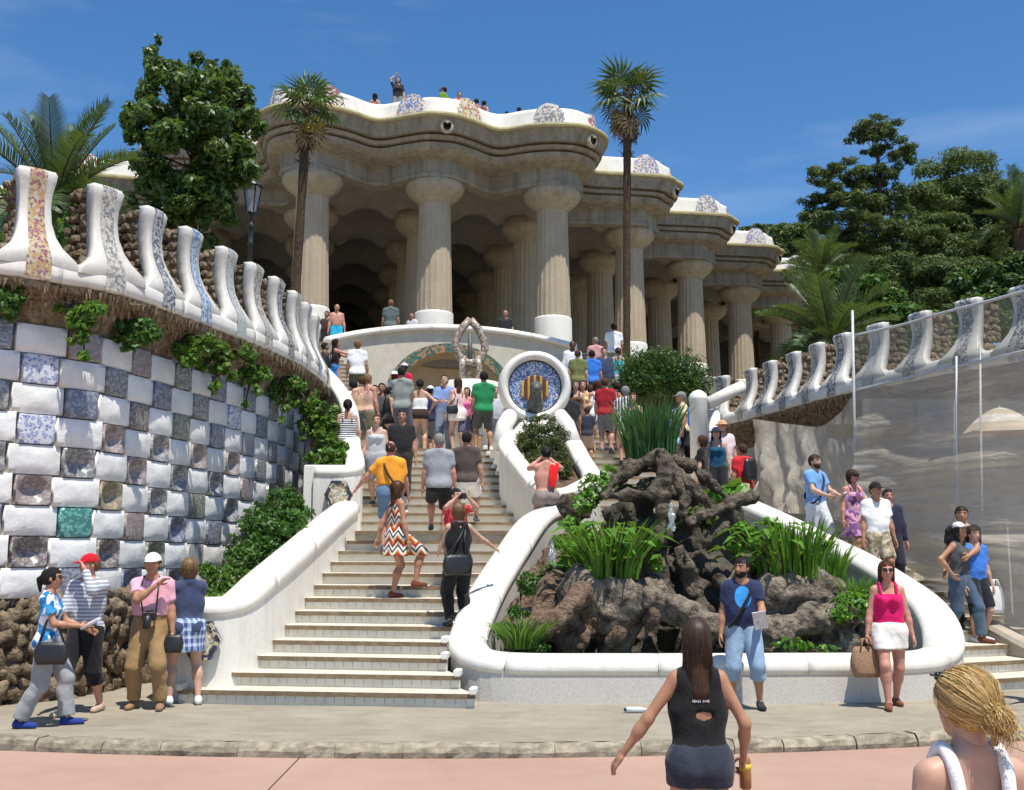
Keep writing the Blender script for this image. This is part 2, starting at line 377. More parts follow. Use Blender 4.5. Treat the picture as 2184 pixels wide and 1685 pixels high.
stair('staircase', 'upper right flight of cream stone steps, between the round medallion and the white post', uvline(.62, .6, 6.1, .38, 11), uvline(3.3, 3.4, 6.1, .38, 11), Z13, RISE, 11, True, 0, True)
# right lower flight
def rl(n):
    d = 14.0 + 0.38 * (n - 1); xi = 5.95 - 0.50 * (d - 14.0); return (xi, d - .1), (xi + 2.25, d + 0.75)
RL = [rl(n) for n in range(1, 14)]; RL.append(((RL[-1][0][0] - .6, RL[-1][0][1] + 1.2), (RL[-1][1][0] - .6, RL[-1][1][1] + 1.2)))
stair('staircase', 'lower right flight of weathered stone steps beside the netted wall', [p[0] for p in RL], [p[1] for p in RL], 0.11, RISE, 13, True, 3, False)
# landings
def slab(name, poly, z, th, mat):
    k = len(poly); V = [(p[0], p[1], z) for p in poly] + [(p[0], p[1], z - th) for p in poly]
    F = [tuple(range(k)), tuple(reversed(range(k, 2 * k)))] + [(i, k + i, k + (i + 1) % k, (i + 1) % k) for i in range(k)]
    return tag(link(name, mk(V, F), None, mat), kind='structure')
slab('landing', [ll[12], lr[12], tuple(W(.64, 6.2)[:2]), RL[12][0], RL[12][1], tuple(W(4.1, 7.2)[:2]), tuple(W(-3.8, 6.2)[:2])], Z13 - 0.01, 0.4, M['tread'])
slab('landing', [tuple(W(u, v)[:2]) for u, v in ((-3.9, 10.2), (3.7, 10.2), (6.5, 12.6), (-6.5, 12.6))], Z24 - 0.006, 0.5, M['tread'])
slab('landing', [tuple(W(u, v)[:2]) for u, v in ((-2.4, 12.55), (2.4, 12.55), (3.6, 17.4), (-3.6, 17.4))], Z24 - 0.009, 0.5, M['tread'])
ZT = 7.95
def f3(s, n=25):
    i_ = [tuple(W(s * (2.0 + 1.75 * i / n), 12.4 + .30 * i)[:2]) for i in range(n + 1)]
    o_ = [tuple(W(s * (3.75 + 1.9 * i / n), 12.4 + .30 * i)[:2]) for i in range(n + 1)]
    return (i_, o_) if s > 0 else (o_, i_)
for s, lab in ((-1, 'top left flight of steps climbing past the arched niche to the colonnade'), (1, 'top right flight of steps climbing behind the round clipped bush to the colonnade')):
    a, b = f3(s); stair('staircase', lab, a, b, Z24, (ZT - Z24) / 25, 25, True, 0)

# ================================================================== copings (swept white rails built of segments)
def coping_prof(w, h, n=10, drop=0.06):
    P = []
    for i in range(n + 1):
        a = math.pi * (1 - i / n); P.append((w / 2 * math.cos(a), h * (math.sin(a) ** 0.75)))
    return [(-w / 2 + .02, -drop)] + P + [(w / 2 - .02, -drop)]
def rail(root, pts, w, h, seg, wall_to=None, wall_w=None, wall_mat=None, bx=(0, 0, 0), joint=0.012):
    C = resample(spline(pts, 12), step=0.12); C = C - np.array(bx)
    L = len(C); k = max(2, int(round(seg / 0.12))); prof = coping_prof(w, h)
    i = 0
    while i < L - 1:
        j = min(L - 1, i + k)
        if L - 1 - j < k * .4: j = L - 1
        P = C[i:j + 1].copy(); dirv = P[1] - P[0]; P[0] = P[0] + dirv * min(.4, joint / np.linalg.norm(dirv))
        link('coping_segment', mk(*sweep(P, prof), True), root, M['coping']); i = j
    if wall_to is not None:
        N = normals2(C); V = []; F = []; ww = (wall_w or w * .82) / 2
        for c, n in zip(C, N):
            zb = wall_to(c) if callable(wall_to) else wall_to - bx[2]
            V += [(c[0] + n[0] * ww, c[1] + n[1] * ww, c[2] - .03), (c[0] - n[0] * ww, c[1] - n[1] * ww, c[2] - .03),
                  (c[0] - n[0] * ww, c[1] - n[1] * ww, zb), (c[0] + n[0] * ww, c[1] + n[1] * ww, zb)]
        for i in range(L - 1):
            for j in range(4): F.append((i * 4 + j, i * 4 + (j + 1) % 4, (i + 1) * 4 + (j + 1) % 4, (i + 1) * 4 + j))
        F += [(0, 3, 2, 1), tuple(range((L - 1) * 4, L * 4))]
        link('wall_body', mk(V, F), root, wall_mat or M['granite'])
def lerp3(a, b, t): return [a[i] + (b[i] - a[i]) * t for i in range(3)]
# fountain basin rim
bp = [at(1190, 1092, 17.7), at(1138, 1118, 17.2), at(1092, 1182, 16.0), at(1042, 1262, 14.9), at(1010, 1330, 14.05), at(998, 1378, 13.78), at(1030, 1408, 13.43), at(1110, 1417, 13.26), at(1300, 1420, 13.20), at(1500, 1419, 13.21), at(1700, 1417, 13.25), at(1880, 1413, 13.33), at(1985, 1398, 13.58), at(2012, 1362, 13.8), at(1990, 1312, 14.4), at(1935, 1262, 15.1), at(1850, 1208, 15.9), at(1760, 1163, 16.8), at(1680, 1122, 17.6), at(1600, 1085, 18.4)]
for i in range(7, 12): bp[i].z = 0.50
bp[6].z = 0.54; bp[12].z = .53; bp[5].z = .68; bp[13].z = 0.72
basin = thing('fountain_basin', 'low pale basin wall with a thick rounded white rim curving round the rocky fountain', 'basin wall', (2, 13, 0.1))
rail(basin, [tuple(p) for p in bp], 0.52, 0.17, 1.75, lambda c: max(0.05, 0) - 0.1, 0.46, M['granite'], (2, 13, 0.1))
# left stair rail
lp = [at(345, 1303, 13.35), at(420, 1302, 13.38), at(490, 1296, 13.5), at(560, 1240, 14.2), at(640, 1172, 15.6), at(700, 1118, 16.9), at(738, 1088, 17.7)]
lrail = thing('stair_parapet', 'white rounded parapet sloping up beside the left flight, with a hexagon mosaic at its foot', 'parapet', (lp[0].x, lp[0].y, .1))
rail(lrail, [tuple(p) for p in lp], 0.50, 0.17, 1.6, lambda c: -0.1, 0.42, M['white'], (lp[0].x, lp[0].y, .1))
# right stair outer grey coping
M['oldcop'] = pm('weathered_grey_coping', (0.42, 0.37, 0.30), (0.30, 0.26, 0.2), 4, 0.9, 0.2, 0.3, 30)
rp_ = [at(1880, 1190, 19.2), at(1960, 1240, 17.8), at(2060, 1300, 16.4), at(2150, 1352, 15.4), at(2240, 1400, 14.6)]
rr_ = thing('stair_kerb', 'grey weathered sloping stone kerb on the far side of the right flight, below the net', 'parapet', (rp_[0].x, rp_[0].y, 0.1))
C = resample(spline([tuple(p) for p in rp_], 8), step=.2) - np.array((rp_[0].x, rp_[0].y, 0.1))
for i in range(0, len(C) - 1, 6): link('kerb_segment', mk(*sweep(C[i:i + 7], [(-.17, -1.6), (-.17, 0), (-.12, .05), (.12, .05), (.17, 0), (.17, -1.6)])), rr_, M['oldcop'])
# upper left flight parapet with vines (white)
up = [at(672, 1010, 17.9), at(752, 1003, 18.0), at(750, 950, 19.4), at(746, 880, 21.2), at(722, 830, 22.6), at(690, 793, 24.0)]
ur = thing('stair_parapet', 'tall white parapet stepping up beside the upper left flight behind the hexagon pier', 'parapet', (up[0].x, up[0].y, 2))
rail(ur, [tuple(p) for p in up], 0.34, 0.12, 2.2, lambda c: -0.6, 0.28, M['white'], (up[0].x, up[0].y, 2))
# spine planter rails between the two upper flights
sp = [at(1092, 930, 20.6), at(1082, 955, 19.9), at(1115, 1000, 19.0), at(1150, 1040, 18.2), at(1190, 1058, 17.8), at(1240, 1040, 18.2), at(1262, 1020, 18.7), at(1240, 980, 19.8), at(1222, 945, 20.8)]
spn = thing('planter', 'small white planter between the upper flights, below the round medallion', 'planter', (sp[0].x, sp[0].y, 2))
rail(spn, [tuple(p) for p in sp], 0.36, 0.13, 1.3, lambda c: -0.35, 0.30, M['white'], (sp[0].x, sp[0].y, 2))
cs = sum((Vector(p) for p in sp), Vector()) / len(sp)
MB().add([(p.x - sp[0].x, p.y - sp[0].y, min(p.z, 3.6) - 2.12) for p in sp], [tuple(range(len(sp)))]).build('soil', M['soil'], spn)
# post and rail at the head of the right flight
pb = at(1492, 970, 21.6); po = thing('stair_post', 'white round-topped post with a rising rail at the head of the right flight', 'post', (pb.x, pb.y, pb.z - .5))
ph = at(1492, 850, 21.6).z - pb.z + .5
MB().lathe([(.19, 0), (.19, ph - .05), (.2, ph - .02), (.2, ph), (.17, ph + .09), (.1, ph + .15), (.02, ph + .18)], 20).build('post_shaft', M['white'], po, True)
MB().lathe([(.15, 0), (.15, ph - .22), (.02, ph - .21)], 16, (.34, .25, 0)).build('post_shaft', M['white'], po, True)
MB().tube([(.2, .1, ph - .1), (.75, .3, ph + .18), (1.0, .4, ph + .3)], .13, 12).build('rail', M['coping'], po, True)
# hexagon mosaics
M['hexdark'] = m_mosaic('dark_blue_mosaic', [(0.012, 0.016, 0.05), (0.02, 0.02, 0.03), (0.03, 0.035, 0.09), (0.5, 0.45, 0.3)], 22, (0.1, 0.1, 0.12))
M['hexgold'] = m_mosaic('gold_cream_mosaic', [(0.6, 0.42, 0.12), (0.7, 0.66, 0.5), (0.3, 0.2, 0.08), (0.55, 0.5, 0.4), (0.12, 0.2, 0.12)], 26)
M['hexpale'] = m_mosaic('pale_floral_mosaic', [(0.65, 0.62, 0.55), (0.4, 0.3, 0.28), (0.3, 0.42, 0.25), (0.62, 0.58, 0.5), (0.5, 0.3, 0.1)], 30)
def hexa(name, parent, c, nrm, rx, rz, thick=0.05):
    """flat hexagon plaque with a raised rim and inner fields"""
    base = Vector(c); n = Vector(nrm).normalized(); t = Vector((0, 0, 1)).cross(n).normalized()
    def H(k, o): return [base + t * (x * rx * k) + Vector((0, 0, z * rz * k)) + n * o for x, z in ((-1, 0), (-.5, .866 * 1.15), (.5, .866 * 1.15), (1, 0), (.5, -.866 * 1.15), (-.5, -.866 * 1.15))]
    off = Vector(parent.location)
    for nm, k0, k1, o, mt in (('plaque_rim', 1.0, 0.76, thick, M['hexdark']), ('plaque_border', .755, .5, thick * .7, M['hexgold']), ('plaque_centre', .495, 0, thick * .85, M['hexpale'])):
        A, B_ = H(k0, o), H(k1, o) if k1 else None
        V = [p - off for p in A] + [p - off for p in H(k0, -0.06)]; F = [(i, (i + 1) % 6, 6 + (i + 1) % 6, 6 + i) for i in range(6)]
        if k1: V += [p - off for p in B_]; F += [(i, 12 + i, 12 + (i + 1) % 6, (i + 1) % 6) for i in range(6)]
        else: F += [tuple(range(6))]
        link(nm if k0 > .6 else nm, mk(V, F), parent, mt)
def wall_dir(a, b): v = Vector((b[0] - a[0], b[1] - a[1], 0)).normalized(); return Vector((v.y, -v.x, 0))
hexa('h', lrail, at(430, 1366, 13.12), (0.02, -1, 0), 0.235, 0.23)
hexa('h', ur, at(722, 1056, 17.68), (0.05, -1, 0), 0.235, 0.24)
MB().box((at(700, 1056, 18.0).x - up[0].x, 18.05 - up[0].y, 0.55), (0.80, 0.40, 1.5), 0.05, 0, 0.02).build('pier', M['white'], ur)
# ================================================================== numpy noise + surface nets
class Noise:
    def __init__(s, seed=1): s.t = np.random.default_rng(seed).random((32, 32, 32)).astype(np.float32) * 2 - 1
    def __call__(s, P):
        i = np.floor(P).astype(np.int32); f = (P - i).astype(np.float32); f = f * f * (3 - 2 * f); r = 0
        for dx in (0, 1):
            for dy in (0, 1):
                for dz in (0, 1):
                    w = (f[..., 0] if dx else 1 - f[..., 0]) * (f[..., 1] if dy else 1 - f[..., 1]) * (f[..., 2] if dz else 1 - f[..., 2])
                    r = r + w * s.t[(i[..., 0] + dx) & 31, (i[..., 1] + dy) & 31, (i[..., 2] + dz) & 31]
        return r
    def fbm(s, P, o=4):
        r = 0; a = 1.0
        for k in range(o): r = r + a * s(P * (2 ** k) + 7.3 * k); a *= .5
        return r
NZ = Noise(3)
def snets(fn, lo, hi, h):
    """naive surface nets of fn(P)<0 on a grid; returns verts, quads"""
    lo = np.array(lo, float); hi = np.array(hi, float); n = np.maximum(2, np.ceil((hi - lo) / h).astype(int) + 1)
    ax = [(lo[k] + h * np.arange(n[k])).astype(np.float32) for k in range(3)]
    n = ((n + 3) // 4) * 4; ax = [(lo[k] + h * np.arange(n[k])).astype(np.float32) for k in range(3)]
    m4 = n // 4; cx = [a.reshape(-1, 4).mean(1) for a in ax]; Gc = np.stack(np.meshgrid(*cx, indexing='ij'), -1)
    Dc = fn(Gc.reshape(-1, 3)).reshape(m4).astype(np.float32); near = np.abs(Dc) < 2 * 1.733 * h * 2.1 + 1e-6
    D = np.repeat(np.repeat(np.repeat(Dc, 4, 0), 4, 1), 4, 2)
    if near.any():
        nb = np.argwhere(near) * 4; o4 = np.stack(np.meshgrid(*[np.arange(4)] * 3, indexing='ij'), -1).reshape(-1, 3); ii = (nb[:, None, :] + o4[None]).reshape(-1, 3)
        D[ii[:, 0], ii[:, 1], ii[:, 2]] = fn(np.stack([ax[k][ii[:, k]] for k in range(3)], 1))
    I = D < 0
    c = np.zeros(n - 1, int)
    for a in (0, 1):
        for b in (0, 1):
            for d in (0, 1): c += I[a:n[0] - 1 + a, b:n[1] - 1 + b, d:n[2] - 1 + d]
    act = (c > 0) & (c < 8); idx = np.full(n - 1, -1, int); ci = np.argwhere(act); m = len(ci)
    if m == 0: return np.zeros((0, 3)), np.zeros((0, 4), int)
    idx[act] = np.arange(m); acc = np.zeros((m, 3)); cnt = np.zeros(m)
    corners = [(a, b, d) for a in (0, 1) for b in (0, 1) for d in (0, 1)]
    for p in corners:
        for k in range(3):
            if p[k] == 0:
                q = list(p); q[k] = 1
                d0 = D[ci[:, 0] + p[0], ci[:, 1] + p[1], ci[:, 2] + p[2]]; d1_ = D[ci[:, 0] + q[0], ci[:, 1] + q[1], ci[:, 2] + q[2]]
                s = (d0 < 0) != (d1_ < 0); t = np.where(s, d0 / np.where(s, d0 - d1_, 1), 0)
                pos = np.tile(np.array(p, float), (m, 1)); pos[:, k] += t; acc += pos * s[:, None]; cnt += s
    V = lo + (ci + acc / np.maximum(cnt, 1)[:, None]) * h; Q = []
    for k in range(3):
        a, b = [(1, 2), (2, 0), (0, 1)][k]; sl1 = [slice(None)] * 3; sl2 = [slice(None)] * 3
        sl1[k] = slice(0, n[k] - 1); sl2[k] = slice(1, n[k]); A = I[tuple(sl1)]; B = I[tuple(sl2)]
        E = np.argwhere(A != B); E = E[(E[:, a] > 0) & (E[:, b] > 0) & (E[:, a] < n[a] - 1) & (E[:, b] < n[b] - 1)]
        if len(E) == 0: continue
        fl = A[E[:, 0], E[:, 1], E[:, 2]]; def_ = []
        for (da, db) in ((1, 1), (0, 1), (0, 0), (1, 0)):
            e = E.copy(); e[:, a] -= da; e[:, b] -= db; def_.append(idx[e[:, 0], e[:, 1], e[:, 2]])
        q = np.stack(def_, 1); q[~fl] = q[~fl][:, ::-1]; Q.append(q)
    return V, np.concatenate(Q)

# ================================================================== patterned ceramic tile materials
def m_ceramic(name, cols, glaze=0.22):
    """ornate tile print: rosette, petals and speckle in the tile's own coordinates, varied per tile"""
    t = NT(name); tcx = t.n('ShaderNodeTexCoord'); oi = t.n('ShaderNodeObjectInfo')
    ad = t.n('ShaderNodeVectorMath', operation='MULTIPLY_ADD'); t.l(oi.outputs['Random'], ad.inputs[0]); ad.inputs[1].default_value = (37, 91, 53); t.l(tcx.outputs['Object'], ad.inputs[2])
    ln = t.n('ShaderNodeVectorMath', operation='LENGTH'); t.l(tcx.outputs['Object'], ln.inputs[0])
    sx = t.n('ShaderNodeSeparateXYZ'); t.l(tcx.outputs['Object'], sx.inputs[0]); an = t.math('ARCTAN2', sx.outputs[2], sx.outputs[0]); pet = t.math('SINE', t.math('MULTIPLY', an, t.math('ROUND', t.math('MULTIPLY_ADD', oi.outputs['Random'], 9.0, 3.0))))
    wv = t.math('MULTIPLY', pet, t.math('SINE', t.math('MULTIPLY', ln.outputs['Value'], t.math('MULTIPLY_ADD', oi.outputs['Random'], 14.0, 12.0))))
    v1 = t.voro(8.5, 'F1', 'Distance', ad.outputs[0]); v2 = t.noise(19, 5, 0.75, ad.outputs[0])
    s = t.math('ADD', t.math('MULTIPLY', wv, 0.16), t.math('ADD', t.math('MULTIPLY', v1, 0.75), t.math('MULTIPLY', v2, 0.62)))
    cols = [tuple(v * .6 + .4 * g_ for v, g_ in zip(c_, (.27, .27, .26))) if 'teal' not in name and 'blue_white' not in name else c_ for c_ in cols]; n = len(cols); c = ramp(t.nt, s, [(0.25 + 0.55 * i / n, x) for i, x in enumerate(cols)], 'LINEAR')
    t.col(c); t.rs(glaze, 0.5); return t.m
TM = {
 'blue': m_ceramic('blue_white_tile', [(0.02, 0.05, 0.24), (0.05, 0.12, 0.42), (0.62, 0.64, 0.68), (0.03, 0.08, 0.34), (0.6, 0.62, 0.66)]),
 'grey': m_ceramic('grey_patterned_tile', [(0.08, 0.085, 0.095), (0.42, 0.42, 0.42), (0.17, 0.17, 0.18), (0.62, 0.61, 0.58), (0.14, 0.14, 0.15)]),
 'mauve': m_ceramic('mauve_patterned_tile', [(0.12, 0.06, 0.06), (0.36, 0.28, 0.27), (0.2, 0.12, 0.12), (0.55, 0.5, 0.47), (0.25, 0.17, 0.16)]),
 'olive': m_ceramic('olive_patterned_tile', [(0.1, 0.1, 0.045), (0.36, 0.32, 0.2), (0.17, 0.17, 0.08), (0.52, 0.5, 0.42), (0.12, 0.14, 0.07)]),
 'slate': m_ceramic('slate_blue_tile', [(0.06, 0.08, 0.15), (0.24, 0.28, 0.4), (0.1, 0.13, 0.24), (0.5, 0.52, 0.56), (0.08, 0.1, 0.2)]),
 'pale': m_ceramic('pale_grey_tile', [(0.2, 0.21, 0.22), (0.45, 0.45, 0.45), (0.3, 0.31, 0.33), (0.58, 0.57, 0.55), (0.36, 0.36, 0.37)]),
 'brown': m_ceramic('dark_brown_tile', [(0.04, 0.02, 0.018), (0.2, 0.13, 0.09), (0.07, 0.03, 0.03), (0.55, 0.52, 0.47), (0.09, 0.05, 0.05)]),
 'teal': m_ceramic('teal_tile', [(0.03, 0.16, 0.14), (0.12, 0.34, 0.3), (0.05, 0.24, 0.21), (0.25, 0.5, 0.45), (0.05, 0.2, 0.18)]),
 'ochre': m_ceramic('ochre_tile', [(0.2, 0.14, 0.05), (0.42, 0.34, 0.17), (0.3, 0.22, 0.09), (0.5, 0.44, 0.28), (0.25, 0.18, 0.07)]),
}
def m_pillow():
    t = NT('white_pillow_tile'); oi = t.n('ShaderNodeObjectInfo')
    c = ramp(t.nt, t.noise(2.6, 6, 0.65), [(0.3, (0.64, 0.635, 0.61)), (0.65, (0.80, 0.795, 0.77))])
    d = t.voro(11, 'DISTANCE_TO_EDGE'); g = ramp(t.nt, d, [(0, (0.25,) * 3), (0.03, (0, 0, 0))]); c = t.mix(g, c, (0.4, 0.4, 0.39))
    hs = t.n('ShaderNodeHueSaturation'); t.l(c, hs.inputs['Color']); t.l(t.math('MULTIPLY_ADD', oi.outputs['Random'], 0.14, 0.92), hs.inputs['Value'])
    t.col(hs.outputs[0]); t.rs(0.3, 0.45); t.bump(t.noise(9, 4), 0.35, 0.03); return t.m
M['pillow'] = m_pillow(); M['mortar'] = pm('wall_mortar', (0.5, 0.48, 0.44), (0.36, 0.34, 0.3), 6, 0.9)
def tile_mesh(kind, seed):
    r = random.Random(seed); n = 7 if kind != 'dish' else 10; V = []; F = []
    for j in range(n):
        for i in range(n):
            x, z = i / (n - 1) - .5, j / (n - 1) - .5; e = max(abs(x), abs(z)) * 2; rr_ = math.hypot(x, z) * 2
            if kind == 'pillow': y = -0.06 * (1 - e ** 2.1) + (r.uniform(-.008, .008) if e < .95 else 0)
            elif kind == 'dish': y = 0.125 * max(0, 1 - (rr_ / .86) ** 2) ** .7
            else: y = -0.012 * (1 if e < .95 else 0)
            V.append((x, y - .02, z))
    for j in range(n - 1):
        for i in range(n - 1): a = j * n + i; F.append((a, a + 1, a + n + 1, a + n))
    b = len(V); ring = [(-.5, -.5), (.5, -.5), (.5, .5), (-.5, .5)]; V += [(x, .12, z) for x, z in ring]
    cr = [0, n - 1, n * n - 1, n * (n - 1)]
    for k in range(4): F.append((cr[k], b + k, b + (k + 1) % 4, cr[(k + 1) % 4]))
    return mk(V, F, True)
PILLOW = [tile_mesh('pillow', s) for s in range(4)]; DISH = tile_mesh('dish', 1); FLAT = tile_mesh('flat', 1)

M['fringe'] = pm('tan_rock_fringe', (0.42, 0.33, 0.22), (0.17, 0.12, 0.08), 12, 0.95, 0.1, 0.8, 30)
# ================================================================== crenellated walls
def merlon_meshes(hh, seed):
    r = random.Random(seed)
    Z = [.16, .24, .32, .42, .56, .74, .95, 1.12, 1.24, 1.33, 1.38]; Z = [z * hh / 1.38 for z in Z]
    Wd = [1.03, .97, .80, .60, .475, .40, .375, .40, .45, .47, .44]; Y = [.03, .004, .014, .06, .145, .22, .255, .25, .225, .21, .24]
    V = []; F = []; cs_ = [(-1, .15), (-1, .012), (-.95, .0), (-.5, -.012), (0, -.018), (.5, -.012), (.95, .0), (1, .012), (1, .15)]
    k = len(cs_)
    for z, w, y in zip(Z, Wd, Y):
        for (x, dy) in cs_: V.append((x * w / 2, y + dy, z))
    for i in range(len(Z) - 1):
        for j in range(k - 1): F.append((i * k + j, i * k + j + 1, (i + 1) * k + j + 1, (i + 1) * k + j))
        F.append((i * k + k - 1, i * k, (i + 1) * k, (i + 1) * k + k - 1))
    F.append(tuple(range((len(Z) - 1) * k, len(Z) * k)))
    skin = mk(V, F, True)
    V = []; F = []; zz = [0.02] + Z[1:]; Yb = [-.022, -.026] + [y - .028 for y in Y[2:]]
    for z, w, y in zip(zz, Wd, Yb):
        b = .30 * (.45 + .55 * w / .5 * .5)
        for x in (-b / 2, 0, b / 2): V.append((x, y + (0 if x == 0 else .004), z))
    for i in range(len(Z) - 1):
        for j in range(2): F.append((i * 3 + j, i * 3 + j + 1, (i + 1) * 3 + j + 1, (i + 1) * 3 + j))
    V.append((-b / 2, .27, Z[-1] + .006)); V.append((b / 2, .27, Z[-1] + .006)); V.append((-b / 2, .4, Z[-1] + .006)); V.append((b / 2, .4, Z[-1] + .006))
    q = (len(Z) - 1) * 3; n_ = len(V); F.append((q, q + 2, n_ - 1, n_ - 2))
    band = mk(V, F, True)
    # rubble core of knobbly stones
    mb = MB(); mb.box((0, .42, .68 * hh / 1.38), (.34, .30, 1.2 * hh / 1.38))
    for lay in range(9):
        z = .22 + lay * (hh - .3) / 8.4
        for side in (-1, 1):
            for q in range(4):
                w = np.interp(z, Z, Wd) / 2 - .05
                c = (side * (w + r.uniform(-.02, .015)), np.interp(z, Z, Y) + .22 + q * .11 + r.uniform(-.02, .02), z + r.uniform(-.03, .03))
                s = (r.uniform(.07, .1), r.uniform(.075, .1), r.uniform(.06, .085)); add_rock(mb, c, s, r)
        for q in range(2): add_rock(mb, (r.uniform(-.12, .12), np.interp(z, Z, Y) + .48, z), (.1, .07, .08), r)
    for q in range(6): add_rock(mb, (r.uniform(-.16, .16), .40 + q * .04, hh - .07), (.11, .1, .07), r)
    core = mk(mb.V, mb.F, False)
    return skin, band, core
_ico = None
def add_rock(mb, c, s, r, m=0):
    global _ico
    if _ico is None:
        import bmesh; b = bmesh.new(); bmesh.ops.create_icosphere(b, subdivisions=1, radius=1); b.verts.ensure_lookup_table()
        _ico = ([tuple(v.co) for v in b.verts], [tuple(v.index for v in f.verts) for f in b.faces]); b.free()
    a = r.uniform(0, 6.28); ca, sa = math.cos(a), math.sin(a); V = []
    for (x, y, z) in _ico[0]:
        k = r.uniform(.78, 1.15); x2, y2 = x * ca - y * sa, x * sa + y * ca
        V.append((c[0] + x2 * s[0] * k, c[1] + y2 * s[1] * k, c[2] + z * s[2] * k))
    mb.add(V, _ico[1], m)
ROCKS = []
for q in range(6):
    import bmesh; b_ = bmesh.new(); bmesh.ops.create_icosphere(b_, subdivisions=2, radius=1); vv_ = np.array([tuple(v.co) for v in b_.verts]); ff_ = np.array([[v.index for v in f.verts] for f in b_.faces]); b_.free()
    vv_ = vv_ * (.75 + .75 * (.6 - np.abs(NZ(vv_ * 1.5 + q * 9.7))) + .35 * NZ.fbm(vv_ * 2.6 + q * 4.7, 3))[:, None]; ROCKS.append(mk(vv_, ff_, False))
BANDS = [m_mosaic('red_ochre_band', [(0.28, 0.10, 0.08), (0.45, 0.25, 0.10), (0.48, 0.42, 0.30), (0.26, 0.13, 0.13), (0.42, 0.34, 0.14)], 26),
         m_mosaic('grey_speckled_band', [(0.45, 0.43, 0.38), (0.2, 0.2, 0.2), (0.55, 0.52, 0.45), (0.3, 0.28, 0.24)], 28),
         m_mosaic('charcoal_band', [(0.08, 0.08, 0.1), (0.3, 0.3, 0.31), (0.15, 0.16, 0.19), (0.5, 0.5, 0.48)], 28),
         m_mosaic('blue_band', [(0.2, 0.3, 0.45), (0.35, 0.45, 0.58), (0.14, 0.2, 0.32), (0.5, 0.56, 0.62)], 26),
         m_mosaic('pale_grey_band', [(0.5, 0.5, 0.47), (0.34, 0.36, 0.33), (0.42, 0.44, 0.45)], 26)]
def sub_path(C, a, b): return C[a:b + 1]
def cren_wall(name, label, C, zc, hh, s0, step, nm, bands, tiles, z_lo=1.42, drop=0.032, z_base=0.05):
    C = resample(C, step=.1); N = normals2(C); base = (C[0][0], C[0][1], 0)
    root = thing(name, label, 'wall', base); B3 = np.array(base)
    C3 = np.c_[C[:, :2], np.full(len(C), zc)] - B3
    # continuous white lip in segments
    prof = [(.03, 0), (-.005, .03), (-.015, .10), (-.008, .18), (.012, .245), (.05, .285), (.12, .305), (.62, .31), (.62, 0)]
    for i in range(0, len(C) - 1, 22): link('coping_segment', mk(*sweep(C3[i:min(len(C), i + 23)], prof), True), root, M['coping'])
    # rock cove and hanging rock fringe below the lip
    Ci = C3[::2]; Ni = N[::2]; V = []; F = []; pr = [(.03, -.005), (.05, -.06), (.16, -.09), (.27, -.15), (.36, -.25), (.43, -.38), (.52, -.55)]; k = len(pr)
    for c, n in zip(Ci, Ni):
        for j, (o, z) in enumerate(pr):
            e_ = 0.0 if j == 0 else 0.05; oo = o + rnd.uniform(-e_, e_); V.append((c[0] + n[0] * oo, c[1] + n[1] * oo, c[2] + z + rnd.uniform(-e_, e_)))
    for i in range(len(Ci) - 1):
        for j in range(k - 1): F.append((i * k + j, i * k + j + 1, (i + 1) * k + j + 1, (i + 1) * k + j))
    link('rock_cove', mk(V, F, False), root, M['rubble'])
    mb = MB()
    for q in range(len(C) * 9):
        i = rnd.randrange(1, len(C) - 1); o = rnd.uniform(.0, .34); p = C3[i]; n = N[i]; f_ = rnd.uniform(-.05, .05)
        x, y = p[0] + n[0] * o + f_ * n[1], p[1] + n[1] * o - f_ * n[0]; zt = p[2] - .02 - (o / .34) ** 2 * .22; L = rnd.uniform(.06, .15) * (1 - .4 * o); rr_ = rnd.uniform(.022, .045)
        a0 = rnd.uniform(0, 6); V = [(x + rr_ * math.cos(a0 + t_ * 1.57), y + rr_ * math.sin(a0 + t_ * 1.57), zt) for t_ in range(4)] + [(x + rnd.uniform(-.02, .02), y + rnd.uniform(-.02, .02), zt - L)]
        mb.add(V, [(0, 1, 4), (1, 2, 4), (2, 3, 4), (3, 0, 4)])
    fr = mb.build('rock_fringe', M['fringe'], root); fr['kind'] = 'stuff'
    # merlons
    sk = [merlon_meshes(hh, 5), merlon_meshes(hh, 6)]
    for k_ in range(nm):
        s = s0 + k_ * step; i = min(len(C) - 2, max(1, int(round(s / .1)))); n = N[i]; t = (n[1], -n[0]); rz = math.atan2(t[1], t[0])
        A, Bd, Cr = sk[k_ % 2]; loc = (C3[i][0], C3[i][1], zc)
        m0 = link('merlon', A, root, M['merlon'], loc, (0, 0, rz))
        bo = link('mosaic_band', Bd, m0, BANDS[0]); bo.material_slots[0].link = 'OBJECT'; bo.material_slots[0].material = BANDS[bands[k_ % len(bands)]]
        link('rubble_core', Cr, m0, M['rubble'])
    # wall core
    of = .50; Fc = np.c_[C3[:, 0] + N[:, 0] * of, C3[:, 1] + N[:, 1] * of, np.zeros(len(C))]
    V = []; F = []
    for c, n in zip(Fc, N): V += [(c[0], c[1], zc - .3), (c[0], c[1], z_base), (c[0] + n[0] * .5, c[1] + n[1] * .5, z_base), (c[0] + n[0] * .5, c[1] + n[1] * .5, zc - .02)]
    for i in range(len(C) - 1):
        for j in range(4): F.append((i * 4 + j, i * 4 + (j + 1) % 4, (i + 1) * 4 + (j + 1) % 4, (i + 1) * 4 + j))
    link('wall_core', mk(V, F), root, M['mortar'] if tiles else M['plaster'])
